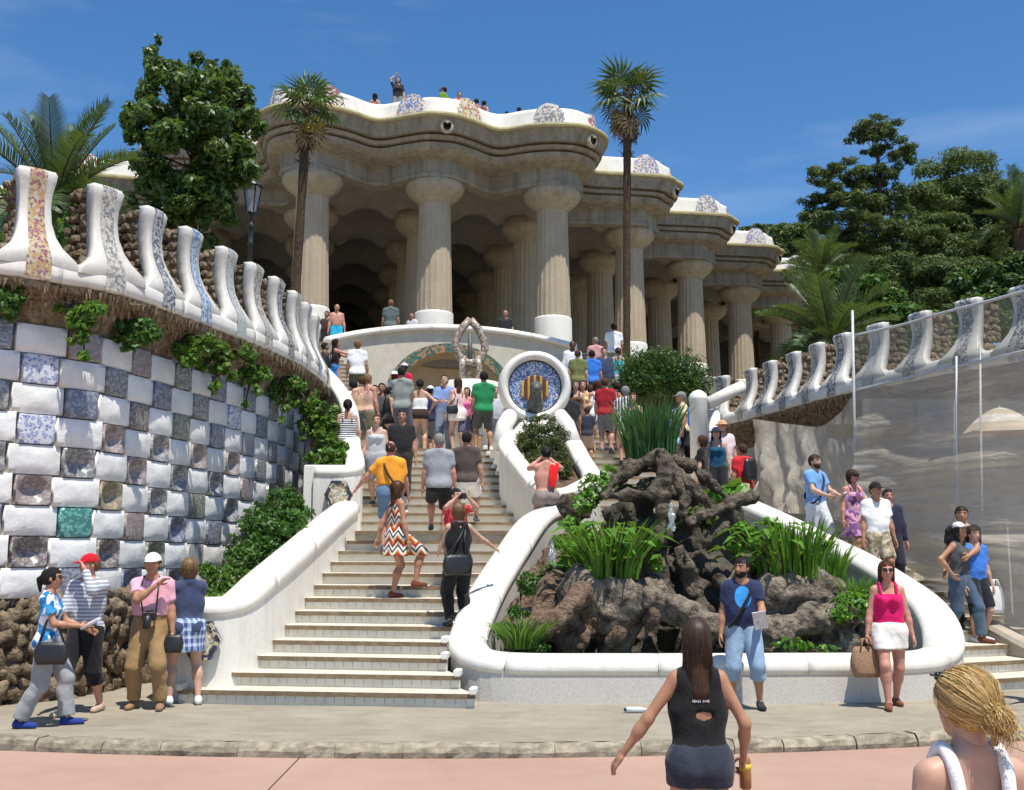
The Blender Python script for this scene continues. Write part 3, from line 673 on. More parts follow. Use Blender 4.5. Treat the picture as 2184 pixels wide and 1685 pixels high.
    if tiles:
        rh = .375; cw, ww = .44, .64; per = cw + ww; FL = np.r_[0, np.cumsum(np.linalg.norm(np.diff(Fc, axis=0), axis=1))]
        over = {(75, 735): 'blue', (62, 875): 'blue', (140, 1105): 'teal', (48, 1172): 'brown', (215, 1165): 'brown', (215, 1035): 'ochre', (60, 1022): 'mauve', (148, 955): 'grey', (222, 897): 'mauve', (465, 890): 'blue'}
        painted = []
        for row in range(9):
            s = -((row % 2) * per / 2); zc_ = None
            while s < FL[-1] - .3:
                for w, kd in ((cw, 'c'), (ww, 'w')):
                    sm = s + w / 2
                    if 2.7 < sm < FL[-1] - 3.0:
                        x, y = np.interp(sm, FL, Fc[:, 0]), np.interp(sm, FL, Fc[:, 1]); i = min(len(N) - 1, int(np.searchsorted(FL, sm))); n = N[i]
                        z = z_lo + (row + .5) * rh - drop * (sm - 1.5); rz = math.atan2(-n[0], n[1])
                        if kd == 'w': o = link('white_tile', PILLOW[rnd.randrange(4)], root, M['pillow'])
                        else:
                            me = DISH if (row < 6 and rnd.random() < .7) else FLAT
                            o = link('painted_tile', me, root, TM['grey']); o.material_slots[0].link = 'OBJECT'
                            # choose glaze
                            kx = rnd.choices(['grey', 'mauve', 'olive', 'slate', 'pale', 'brown'], [4, 1.4, 1.0, 2.6, 2.5, .3])[0]
                            P_ = (x + base[0], y + base[1], z); zc2 = P_[1] * math.cos(PIT) + (z - HC) * math.sin(PIT)
                            qx, qy = CXP + FPX * P_[0] / zc2, CYP - FPX * (-P_[1] * math.sin(PIT) + (z - HC) * math.cos(PIT)) / zc2
                            painted.append((qx, qy, o))
                            o.material_slots[0].material = TM[kx]
                        oo_ = .082 if kd == 'w' else .105; o.location = (x - n[0] * oo_, y - n[1] * oo_, z); o.rotation_euler = (0, 0, rz); o.scale = (w - .016, .7 if kd == 'w' else .9, rh - .016)
                    s += w
        for (ax_, ay_), nm_ in over.items():
            min(painted, key=lambda p: math.hypot(p[0] - ax_, p[1] - ay_))[2].material_slots[0].material = TM[nm_]
        # rubble plinth: separate field stones
        for row in range(9):
            s = 2.7 + (row % 2) * .08
            while s < 7.0:
                x, y = np.interp(s, FL, Fc[:, 0]), np.interp(s, FL, Fc[:, 1]); i = min(len(N) - 1, int(np.searchsorted(FL, s))); n = N[i]; z = .12 + row * .148 + rnd.uniform(-.05, .05)
                sc = rnd.uniform(.09, .17)
                link('field_stone', ROCKS[rnd.randrange(6)], root, M['rubble'], (x - n[0] * .05, y - n[1] * .05, z), (rnd.uniform(0, 6), rnd.uniform(0, 6), rnd.uniform(0, 6))).scale = (sc * rnd.uniform(.8, 1.6), sc * rnd.uniform(.7, 1.1), sc * rnd.uniform(.7, 1.1))
                s += rnd.uniform(.13, .2)
    return root, C, N
sc_ = 1.034
LP = [(-9.6, 11.3), (-7.8, 11.5)] + [(x * sc_, y * sc_) for x, y in ((-5.92, 11.9), (-5.37, 12.35), (-4.86, 13.0), (-4.53, 14.17), (-4.24, 15.39), (-3.95, 16.7), (-3.73, 18.08), (-3.65, 19.8), (-3.78, 21.6))] + [(-4.5, 23.6), (-6.0, 25.0)]
LC = spline(LP, 10)
LR = resample(LC, step=.1); i85 = int(np.argmin([abs(CXP + FPX * p[0] / (p[1] * math.cos(PIT) + 3.3 * math.sin(PIT)) - 88) + (50 if p[1] > 15 else 0) for p in LR]))
lwall, LCr, LN = cren_wall('crenellated_wall', 'curved left wall checkered with white and painted tiles, crowned by tall white merlons', LC, 5.19, 1.46, i85 * .1 - 2.08, 1.04, 15, [1, 2, 0, 1, 2, 3, 4, 1, 2, 4, 3, 1, 4, 2], True)
k_ = 1.098
RPp = [(3.6, 27.5), (4.6, 26.6)] + [(x * k_, y * k_) for x, y in ((4.82, 23.46), (5.08, 22.35), (5.43, 20.64), (5.72, 19.1), (6.02, 18.18), (6.41, 17.23), (6.74, 16.33), (7.1, 15.64), (7.39, 15.01))] + [(8.9, 15.4), (10.4, 14.8)]
rwall, RCr, RN = cren_wall('crenellated_wall', 'curved right wall with white merlons, half hidden behind grey netting', spline(RPp, 10), 4.85, 1.28, 2.0, 1.12, 13, [2, 1, 2, 2, 1, 2, 4, 2, 2], False)
# ================================================================== columned pavilion
G_ = 4.3; c2 = at(927, 500, 36.4)
def Pv(i, j, z=0.0): p = np.array([c2.x, c2.y]) + UR * (G_ * i) + UB * (G_ * j); return Vector((p[0], p[1], z))
pav_ = thing('pavilion', 'tan stone pavilion of fluted columns under a wavy cornice with a white bench parapet', 'building', (c2.x, c2.y, ZT)); PB = Vector(pav_.location)
def fluted(r0, r1, z0, z1, n=20, lev=7):
    V = []; F = []; per = 4; k = n * per
    for l in range(lev + 1):
        t = l / lev; r = r0 + (r1 - r0) * t; z = z0 + (z1 - z0) * t
        for i in range(k):
            a = 2 * math.pi * i / k; ph = (i % per) / per; d = 0.0 if ph == 0 else (0.024 if ph == .5 else .017); V.append(((r - d) * math.cos(a), (r - d) * math.sin(a), z))
    for l in range(lev):
        for i in range(k): F.append((l * k + i, l * k + (i + 1) % k, (l + 1) * k + (i + 1) % k, (l + 1) * k + i))
    return mk(V, F, False)
HC_ = 13.98 - ZT
SHAFT = fluted(.655, .555, 2.0, HC_ + .05)
BASE = (lambda q: mk(q.V, q.F, True))(MB().lathe([(.70, -.1), (.70, 0.02), (.69, 1.9), (.675, 1.96), (.60, 2.02)], 32))
CAP = (lambda q: mk(q.V, q.F, True))(MB().lathe([(.56, HC_ - .12), (.60, HC_ - .10), (.60, HC_ - .04), (.70, HC_ + .02), (.86, HC_ + .14), (.99, HC_ + .30), (1.05, HC_ + .42), (1.06, HC_ + .52), (1.02, HC_ + .60), (1.02, HC_ + .80)], 32))
for j in range(6):
    for i in range(-1 - j, 2 + j):
        if j == 5 and abs(i) > 3: continue
        p = Pv(i, j, ZT) - PB; lean = 0.0
        col = link('column', SHAFT, pav_, M['shaft'], p, (0, 0, AX + i * .31))
        link('column_base', BASE, col, M['white']); link('capital', CAP, col, M['capital'])
# wavy plan line through the outer columns
cols = [(-5, 4), (-4, 3), (-3, 2), (-2, 1), (-1, 0), (0, 0), (1, 0), (2, 1), (3, 2), (4, 3), (5, 4), (6, 5), (7, 6)]
PL = [np.array(Pv(i, j)[:2]) for i, j in cols]
def wave(o_rec, o_bulge, sharp=0.27):
    """plan curve standing o_rec outside the column line between columns and o_bulge outside it at the columns"""
    pts = []
    for k in range(len(PL)):
        nl = []
        for a, b in ((k - 1, k), (k, k + 1)):
            if 0 <= a and b < len(PL): t = PL[b] - PL[a]; t /= np.linalg.norm(t); nl.append(np.array([t[1], -t[0]]))
        n = sum(nl); n /= np.linalg.norm(n)
        if k > 0:
            t = PL[k] - PL[k - 1]; L = np.linalg.norm(t); m = np.array([t[1], -t[0]]) / L
            wg = 1.25 if not (5 <= k <= 6) else 0.0; orc = o_rec - wg
            pts.append((PL[k] + PL[k - 1]) / 2 + m * orc)
            pts.append(PL[k] - t * sharp + m * (orc * .42 + o_bulge * .58)); pts.append(PL[k] - t * sharp * .45 + n * o_bulge * .35 + m * o_bulge * .62)
        pts.append(PL[k] + n * o_bulge)
        if k < len(PL) - 1:
            t = PL[k + 1] - PL[k]; L = np.linalg.norm(t); m = np.array([t[1], -t[0]]) / L; orc = o_rec - (1.25 if not (4 <= k <= 5) else 0.0)
            pts.append(PL[k] + t * sharp * .45 + n * o_bulge * .35 + m * o_bulge * .62); pts.append(PL[k] + t * sharp + m * (orc * .42 + o_bulge * .58))
    return spline(pts, 4)
prof = [  # (z, recess offset, bulge offset, material) from ceiling edge up to the bench foot
    (14.56, -.9, .30), (14.58, -.42, 1.02), (14.72, -.40, 1.03), (14.76, -.44, .97), (15.20, -.44, .97), (15.24, -.2, 1.08), (15.30, .25, 1.28),
    (15.36, .46, 1.46), (15.46, .58, 1.58), (15.60, .62, 1.62), (15.605, .44, 1.44), (15.68, .44, 1.44), (15.685, .74, 1.74), (15.80, .80, 1.80), (15.805, .62, 1.62), (15.89, .62, 1.62), (15.895, .94, 1.94), (16.10, 1.0, 2.0), (16.33, 1.12, 2.12), (16.335, 1.22, 2.22), (16.40, 1.24, 2.24), (16.47, 1.22, 2.22), (16.48, .3, 1.3)]
rings = [(z, wave(a, b)) for z, a, b in prof]; nn = len(rings[0][1])
def ringmesh(name, sub, mat, smooth=False):
    V = []; F = []
    for z, R_ in sub:
        for p in R_: V.append((p[0] - PB.x, p[1] - PB.y, z - ZT))
    for l in range(len(sub) - 1):
        for i in range(nn - 1): F.append((l * nn + i, l * nn + i + 1, (l + 1) * nn + i + 1, (l + 1) * nn + i))
    return link(name, mk(V, F, smooth), pav_, mat)
ringmesh('architrave', rings[0:6], M['stone']); ringmesh('cornice', rings[5:-4], M['stone']); ringmesh('cornice_edge', rings[-5:], M['lichen'])
# bench parapet following the wave
def bench(o, a, b): return wave(a, b)
B0 = wave(.72, 1.72); B1 = wave(.58, 1.58); B2 = wave(.40, 1.40)
z0, z1 = 16.475, 17.22
ringmesh('bench_parapet', [(z0, B0), (z0 + .2, B0), (z1 - .12, B1), (z1, B1), (z1 + .02, wave(.5, 1.5)), (z1 - .03, B2), (z0, B2)], M['coping'], True)
# mosaic panels: arched plates on the parapet either side of each column
BM = [m_mosaic('bench_mosaic_a', [(0.5, 0.48, 0.42), (0.25, 0.2, 0.18), (0.62, 0.6, 0.55), (0.16, 0.18, 0.24)], 15), m_mosaic('bench_mosaic_b', [(0.45, 0.15, 0.08), (0.6, 0.5, 0.25), (0.62, 0.6, 0.55), (0.2, 0.22, 0.12)], 15),
      m_mosaic('bench_mosaic_c', [(0.1, 0.2, 0.5), (0.6, 0.6, 0.6), (0.4, 0.2, 0.15), (0.55, 0.5, 0.4)], 15), m_mosaic('bench_mosaic_d', [(0.4, 0.06, 0.05), (0.66, 0.64, 0.6), (0.12, 0.1, 0.1)], 14)]
Lb = np.r_[0, np.cumsum(np.linalg.norm(np.diff(B0, axis=0), axis=1))]
for k in range(2, 12):
    for side in (-1, 1):
        i_c = 24 * k; s_c = Lb[i_c] + side * 1.15; V = []; F = []; m_ = 12
        for q in range(m_ + 1):
            ss = s_c + (q / m_ - .5) * 1.3; x, y = np.interp(ss, Lb, B0[:, 0]), np.interp(ss, Lb, B0[:, 1]); i = min(nn - 2, max(1, int(np.searchsorted(Lb, ss)))); t = B0[i + 1] - B0[i - 1]; t /= np.linalg.norm(t); n = np.array([t[1], -t[0]])
            h = .15 + .78 * math.sqrt(max(0, 1 - (2 * q / m_ - 1) ** 2))
            for (o, z) in ((.05, 0), (-.02, h * .6), (-.10, h), (-.30, h), (-.30, 0)): V.append((x + n[0] * o - PB.x, y + n[1] * o - PB.y, z0 + .005 + z - ZT))
        for q in range(m_):
            for j in range(4): F.append((q * 5 + j, (q + 1) * 5 + j, (q + 1) * 5 + j + 1, q * 5 + j + 1))
        F += [(0, 1, 2, 3, 4), tuple(reversed(range(m_ * 5, m_ * 5 + 5)))]
        link('bench_panel', mk(V, F, False), pav_, BM[(k * 2 + (side > 0) * 3) % 4])
# lion-head spouts
M['spout'] = pm('pale_spout_stone', (0.55, 0.48, 0.36), (0.42, 0.36, 0.25), 9, 0.9, 0.2, 0.5, 30); M['black'] = pm('dark_hollow', (0.03, 0.025, 0.02), (0.02, 0.018, 0.015), 5, 0.9, 0.1, 0)
def spout_meshes():
    V = []; F = []; n = 18; m = 8                      # mane: lumpy torus facing -y
    for i in range(n):
        a = 2 * math.pi * i / n
        for j in range(m):
            b = 2 * math.pi * j / m; rr_ = .245 + (.085 + .02 * (i % 2)) * math.cos(b); V.append((rr_ * math.cos(a), -.06 - .11 * math.sin(b), rr_ * math.sin(a) * 1.08))
    for i in range(n):
        for j in range(m): F.append((i * m + j, i * m + (j + 1) % m, ((i + 1) % n) * m + (j + 1) % m, ((i + 1) % n) * m + j))
    mane = mk(V, F, True)
    mb = MB(); mb.lathe([(.2, 0), (.19, .2), (.15, .22), (.13, .05), (.01, .04)], 16)
    V2 = [(x, -z, y) for x, y, z in mb.V]; mouth = mk(V2, mb.F, True)
    mb = MB(); mb.box((0, -.2, .12), (.12, .16, .07), 0, 0, .02); mb.box((0, -.18, .185), (.24, .08, .07), 0, 0, .02)
    return mane, mouth, mk(mb.V, mb.F)
MN, MT, MZ = spout_meshes()
Cn = wave(.98, 1.98)
for k in range(3, 12):
    i_c = 24 * k + 1; p = Cn[i_c]; t = Cn[i_c + 1] - Cn[i_c - 1]; rz = math.atan2(t[1], t[0])
    s = link('waterspout', MN, pav_, M['spout'], (p[0] - PB.x, p[1] - PB.y, 16.02 - ZT), (0, 0, rz)); s.scale = (.72, .8, .72); link('mouth', MT, s, M['black']); link('muzzle', MZ, s, M['spout'])
# domed ceiling
res = 10; NI, NJ = 17, 7; V = []; F = []; gx = NI * res + 1; gy = NJ * res + 1
for b in range(gy):
    for a in range(gx):
        i = a / res - NI / 2 + .5 - .5 + .0; j = b / res - .35
        fi, fj = (i % 1) - .5, (j % 1) - .5; r_ = math.hypot(fi, fj) / .485
        z = 14.60 + (1.05 * math.sqrt(max(0, 1 - r_ * r_)) if r_ < 1 else 0)
        # clip to the wedge under the cornice
        lim = abs(i) - 1; jj = max(j, lim + .0) if abs(i) > 1 else j
        if j < lim - .2: z = 14.60
        p = Pv(i, j, z); V.append(p - PB)
_pg = np.array(list(wave(-.5, .6)) + [np.array(Pv(12, 12)[:2]), np.array(Pv(-12, 12)[:2])])
def inside(i, j):
    x, y = Pv(i, j)[:2]; a = _pg; b = np.roll(_pg, -1, 0); cr = ((a[:, 1] > y) != (b[:, 1] > y)) & (x < (b[:, 0] - a[:, 0]) * (y - a[:, 1]) / (b[:, 1] - a[:, 1] + 1e-12) + a[:, 0])
    return cr.sum() % 2 == 1
for b in range(gy - 1):
    for a in range(gx - 1):
        i = (a + .5) / res - NI / 2; j = (b + .5) / res - .35
        if inside(i, j): F.append((b * gx + a, b * gx + a + 1, (b + 1) * gx + a + 1, (b + 1) * gx + a))
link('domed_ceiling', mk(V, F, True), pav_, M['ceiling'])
# roof slab, floor, back wall
rf = wave(.9, 1.9); pl = [tuple(p) for p in rf] + [tuple(Pv(9, 9)[:2]), tuple(Pv(-9, 9)[:2])]
k = len(pl); V = [(x - PB.x, y - PB.y, 16.30 - ZT) for x, y in pl] + [(x - PB.x, y - PB.y, 15.9 - ZT) for x, y in pl]
link('roof_terrace', mk(V, [tuple(range(k)), tuple(reversed(range(k, 2 * k)))]), pav_, M['floor'])
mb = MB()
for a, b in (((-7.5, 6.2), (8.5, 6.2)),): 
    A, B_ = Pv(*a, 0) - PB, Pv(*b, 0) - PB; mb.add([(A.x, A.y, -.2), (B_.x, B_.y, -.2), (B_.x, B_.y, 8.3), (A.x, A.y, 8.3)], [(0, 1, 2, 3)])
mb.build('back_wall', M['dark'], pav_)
slab('terrace', [tuple(W(u, v)[:2]) for u, v in ((-3.7, 19.3), (-2, 19.75), (0, 19.9), (2, 19.75), (3.7, 19.3), (3.75, 19.87), (5.7, 19.87), (6.5, 20.5), (40, 52), (-40, 52), (-6.5, 20.5), (-5.7, 19.87), (-3.75, 19.87))], ZT, .6, M['floor'])
# ================================================================== arched retaining wall with niche
aw = thing('niche_wall', 'cream retaining wall with a curved white coping and a mosaic-edged arched bench niche', 'wall', W(0, 19, Z24)); AB = Vector(aw.location)
def topz(u): q = (u - .1) / 3.75; return 8.46 - .55 * abs(q) ** 2.1
us = np.linspace(-3.85, 3.85, 45); vfront = lambda u: 19.35 - .45 * (u / 3.8) ** 2
na0, naw, nz0, nzh = -.05, 2.05, Z24 + 2.0, 2.05     # niche arch: centre u, half width, spring height, rise
def arch_pt(t): return na0 + naw * math.cos(t), nz0 + nzh * math.sin(t) ** .9 if math.sin(t) > 0 else nz0
V = []; F = []
ths = np.linspace(math.pi, 0, 41); inner = [(na0 - naw, Z24)] + [arch_pt(t) for t in ths] + [(na0 + naw, Z24)]
uo = np.interp(np.linspace(0, 1, len(inner)), [0, .12, .88, 1], [-3.85, -3.85, 3.85, 3.85])
outer = [(-3.85, Z24)] + [(u, topz(u)) for u in np.linspace(-3.85, 3.85, 41)] + [(3.85, Z24)]
for (a, z), (b, y) in zip(inner, outer):
    V += [W(a, vfront(a), z) - AB, W(b, vfront(b), y) - AB]
for i in range(len(inner) - 1): F.append((i * 2, i * 2 + 1, i * 2 + 3, i * 2 + 2))
link('wall_face', mk(V, F), aw, M['plaster'])
# niche: mosaic arch band, splayed half dome, bench
M['archband'] = m_mosaic('green_orange_arch_mosaic', [(0.03, 0.10, 0.06), (0.05, 0.13, 0.09), (0.45, 0.16, 0.05), (0.04, 0.09, 0.05), (0.08, 0.14, 0.08), (0.35, 0.2, 0.08)], 13, (0.25, 0.25, 0.2))
M['niche'] = pm('tan_niche_stone', (0.50, 0.40, 0.27), (0.40, 0.31, 0.2), 2.2, 0.85)
V = []; F = []
for (a, z) in inner:
    k = .86; a2, z2 = na0 + (a - na0) * k, Z24 + (z - Z24) * .93; V += [W(a, vfront(a) - .012, z) - AB, W(a2, vfront(a2) - .012, z2) - AB]
for i in range(len(inner) - 1): F.append((i * 2, i * 2 + 2, i * 2 + 3, i * 2 + 1))
link('arch_mosaic', mk(V, F), aw, M['archband'])
V = []; F = []; LV = 9
for l in range(LV):
    q = l / (LV - 1); k = .86 * math.cos(q * 1.45) ; dv = 1.6 * math.sin(q * 1.45)
    for (a, z) in inner: V.append(W(na0 + (a - na0) * max(k, .02), vfront(0) - .01 + dv, Z24 + (z - Z24) * max(.93 * (math.cos(q * 1.45) ** .5), .02)) - AB)
m_ = len(inner)
for l in range(LV - 1):
    for i in range(m_ - 1): F.append((l * m_ + i, l * m_ + i + 1, (l + 1) * m_ + i + 1, (l + 1) * m_ + i))
link('niche_shell', mk(V, F, True), aw, M['niche'])
MB().box(tuple(W(0, 19.6, Z24 + .28) - AB), (3.2, .9, .5), AX, 0, .03).build('bench_seat', M['niche'], aw)
C = np.array([tuple(W(u, vfront(u) + .12, topz(u)) - AB) for u in us])
for i in range(0, 44, 9): link('coping_segment', mk(*sweep(C[i:min(45, i + 10)], coping_prof(.55, .15)), True), aw, M['coping'])
V = []; F = []
for u in us: V += [W(u, vfront(u) + .38, topz(u)) - AB, W(u, vfront(u) + .38, ZT - .2) - AB]
for i in range(44): F.append((i * 2, i * 2 + 2, i * 2 + 3, i * 2 + 1))
link('wall_back', mk(V, F), aw, M['plaster'])
# ================================================================== round medallion
mc = at(1140, 826, 21.2); med = thing('medallion', 'round white-rimmed medallion with a blue mosaic and a bronze snake head', 'medallion', (mc.x, mc.y, mc.z - 1.1))
md = rad(4)
def ringV(R, r, n=40, m=12, sy=1.0):
    V = []; F = []
    for i in range(n):
        a = 2 * math.pi * i / n
        for j in range(m):
            b = 2 * math.pi * j / m; q = R + r * math.cos(b); V.append((q * math.cos(a), r * sy * math.sin(b), q * math.sin(a) + 1.1))
    for i in range(n):
        for j in range(m): F.append((i * m + j, ((i + 1) % n) * m + j, ((i + 1) % n) * m + (j + 1) % m, i * m + (j + 1) % m))
    return V, F
med.rotation_euler = (0, 0, md)
link('rim', mk(*ringV(.635, .11, sy=2.0), True), med, M['coping'])
M['medblue'] = m_mosaic('blue_white_medallion', [(0.06, 0.12, 0.38), (0.56, 0.6, 0.66), (0.12, 0.22, 0.48), (0.04, 0.08, 0.26), (0.6, 0.62, 0.66), (0.2, 0.3, 0.5)], 34, (0.4, 0.42, 0.45))
M['medgold'] = pm('gold_stripe', (0.62, 0.42, 0.08), (0.45, 0.28, 0.05), 9, 0.35, 0.5); M['medred'] = pm('dark_red_stripe', (0.16, 0.05, 0.03), None, 9, 0.5); M['bronze'] = pm('patinated_bronze', (0.13, 0.14, 0.12), (0.05, 0.05, 0.045), 9, 0.5, 0.5, .5, 25)
def discm(r, y, n=36, z=1.1, sx=1, sz=1): return mk([(0, y, z)] + [(sx * r * math.cos(2 * math.pi * i / n), y, z + sz * r * math.sin(2 * math.pi * i / n)) for i in range(n)], [(0, 1 + i, 1 + (i + 1) % n) for i in range(n)])
link('mosaic_field', discm(.56, -.06), med, M['medblue'])
V, F = ringV(.535, .018, 40, 6); link('rim_edge', mk([(x, y - .1, z) for x, y, z in V], F, True), med, M['iron'])
for k in range(9):
    x = (k - 4) * .062; h = 2 * math.sqrt(max(.002, .30 ** 2 - x * x)) * .95
    MB().box((x, -.085 - .02 * (k % 2), 1.05), (.052, .04, h), 0, 0, .014).build('stripe', M['medgold'] if k % 2 == 0 else M['medred'], med)
V, F = tube([(0, 0, .62), (0, -.1, .78), (0, -.2, .92), (0, -.26, 1.02), (0, -.34, 1.05), (0, -.46, 1.0), (0, -.52, .97)], [.17, .15, .115, .115, .13, .09, .04], 12); link('snake_head', mk(V, F, True), med, M['bronze'])
MB().lathe([(.62, 0), (.6, .1), (.42, .28), (.34, .42)], 20, (0, .05, 0)).build('foot', M['white'], med, True)
for s in (-1, 1): V, F = tube([(s * .42, 0, .62), (s * .62, -.25, .3), (s * .72, -.55, -.15)], [.16, .17, .18], 12); link('flank', mk(V, F, True), med, M['coping'])
# ================================================================== mosaic tripod
tc_ = at(1002, 812, 26.0); tri = thing('tripod_sculpture', 'mosaic tripod with a diamond-shaped loop standing before the niche', 'sculpture', (tc_.x, tc_.y, Z24), rz=AX); zb = tc_.z - Z24
M['trimos'] = m_mosaic('brown_grey_tripod_mosaic', [(0.26, 0.16, 0.1), (0.4, 0.36, 0.3), (0.16, 0.1, 0.07), (0.3, 0.24, 0.19)], 20)
V, F = tube([(0, 0, zb + 1.55), (.2, 0, zb + 1.33), (.36, 0, zb + 1.0), (.38, 0, zb + .82), (.27, 0, zb + .6), (.08, 0, zb + .46), (-.08, 0, zb + .46), (-.27, 0, zb + .6), (-.38, 0, zb + .82), (-.36, 0, zb + 1.0), (-.2, 0, zb + 1.33), (0, 0, zb + 1.55)], .1, 10); link('loop', mk(V, F, True), tri, M['trimos'])
for x, y in ((-.2, -.1), (.2, -.1), (0, .22)):
    V, F = tube([(x * .9, y * .5, zb + .6), (x * 1.1, y, zb + .3), (x * 1.0, y, zb - .05)], [.09, .075, .085], 10); link('leg', mk(V, F, True), tri, M['trimos'])
V, F = tube([(0, 0, zb + .3), (0, 0, zb + 1.2)], [.07, .05], 8); link('core', mk(V, F, True), tri, M['bronze'])
MB().lathe([(.8, 0), (.8, zb - .22), (.72, zb - .16), (.72, zb - .06), (.5, zb - .02)], 24).build('pedestal', M['white'], tri, True)
# ================================================================== people: continuous bodies from blended volumes
f32 = np.float32
def smin(a, b, k):
    h = np.clip(0.5 + 0.5 * (b - a) / k, 0, 1); return b * (1 - h) + a * h - k * h * (1 - h)
def cap(P, a, b, ra, rb, flat=1.0, cut=None):
    a = np.array(a, f32); b = np.array(b, f32); s = np.array([1, 1 / flat, 1], f32); p = (P - a) * s; v = (b - a) * s
    t = np.clip((p @ v) / max(1e-9, float(v @ v)), 0, 1); d = (np.linalg.norm(p - t[:, None] * v, axis=1) - (ra + (rb - ra) * t)) * (flat if flat < 1 else 1) ** .5
    if cut is not None: d = np.maximum(d, (P - np.array(cut[0], f32)) @ np.array(cut[1], f32))
    return d
def ell(P, c, r): q = (P - np.array(c, f32)) / np.array(r, f32); L = np.linalg.norm(q, axis=1); return (L - 1) * min(r)
def fold(P, prims, k=.02, infl=0.0):
    D = None
    for p in prims:
        d = cap(P, p[0], p[1], p[2] + infl, p[3] + infl, p[4] if len(p) > 4 else 1.0, p[5] if len(p) > 5 else None)
        D = d if D is None else smin(D, d, k)
    return D
def head_sdf(P):
    d = smin(ell(P, (0, -.06, .1), (.345, .43, .40)), ell(P, (0, .08, -.12), (.285, .31, .36)), .1)
    d = smin(d, ell(P, (0, .23, -.39), (.12, .12, .1)), .1); d = smin(d, cap(P, (-.17, .315, .125), (.17, .315, .125), .05, .05), .07)
    for s in (-1, 1): d = -smin(-d, -(-ell(P, (s * .14, .43, .035), (.085, .1, .065))), .05) if False else np.maximum(d, -ell(P, (s * .14, .44, .03), (.085, .105, .06)))
    d = smin(d, cap(P, (0, .36, .06), (0, .45, -.1), .03, .055), .04)
    for s in (-1, 1):
        d = np.minimum(d, ell(P, (s * .135, .315, .03), (.065, .065, .06))); d = smin(d, ell(P, (s * .345, -.02, -.03), (.045, .09, .13)), .03); d = smin(d, cap(P, (s * .03, .40, -.11), (s * .05, .38, -.11), .035, .03), .03)
    d = smin(d, cap(P, (-.08, .365, -.225), (.08, .365, -.225), .026, .026), .02); d = smin(d, cap(P, (-.07, .365, -.27), (.07, .365, -.27), .03, .03), .02)
    return smin(d, cap(P, (0, -.1, -.28), (0, -.14, -.8), .2, .22), .08)
def head_tpl(h):
    V, Q = snets(head_sdf, (-.5, -.6, -.72), (.5, .6, .6), h); c = V[Q].mean(1); mi = np.zeros(len(Q), int)
    for s in (-1, 1):
        r = np.hypot(c[:, 0] - s * .135, c[:, 2] - .03); mi[(c[:, 1] > .3) & (r < .045)] = 1; mi[(c[:, 1] > .3) & (r < .03)] = 2
        mi[(c[:, 1] > .28) & (np.abs(c[:, 0] - s * .145) < .1) & (np.abs(c[:, 2] - .135) < .025)] = 2
    mi[(c[:, 1] > .33) & (np.abs(c[:, 0]) < .1) & (np.abs(c[:, 2] + .248) < .04)] = 3
    return V, Q, mi
def hand_sdf(curl):
    def fn(P):
        d = smin(cap(P, (-.12, .12, 0), (-.13, .42, .0), .1, .09, 1), cap(P, (.1, .12, 0), (.12, .42, 0), .1, .09), .1); d = smin(d, cap(P, (0, -.12, 0), (0, .2, 0), .13, .14), .08)
        for x, L, a in ((-.19, .34, 1.15), (-.065, .42, 1.0), (.06, .46, .95), (.18, .41, .95)):
            b0 = np.array((x, .46, .02)); ang = curl * a * .8; b1 = b0 + np.array((x * .1, math.cos(ang), -math.sin(ang))) * L * .5; ang2 = curl * a * 1.9; b2 = b1 + np.array((x * .05, math.cos(ang2), -math.sin(ang2))) * L * .5
            d = smin(d, np.minimum(cap(P, b0, b1, .062, .056), cap(P, b1, b2, .056, .046)), .025)
        t0 = np.array((.17, .1, -.03)); t1 = t0 + np.array((.17, .17, -.06 - .1 * curl)); t2 = t1 + np.array((.03 - .07 * curl, .2, -.04 - .12 * curl))
        return smin(d, np.minimum(cap(P, t0, t1, .085, .066), cap(P, t1, t2, .066, .05)), .04)
    return fn
HEADS = {0: head_tpl(.032), 1: head_tpl(.065)}
HANDS = {(c, q): snets(hand_sdf(v), (-.45, -.35, -.75), (.6, 1.1, .3), h) for c, v in (('r', .35), ('g', 1.0)) for q, h in ((0, .05), (1, .09))}
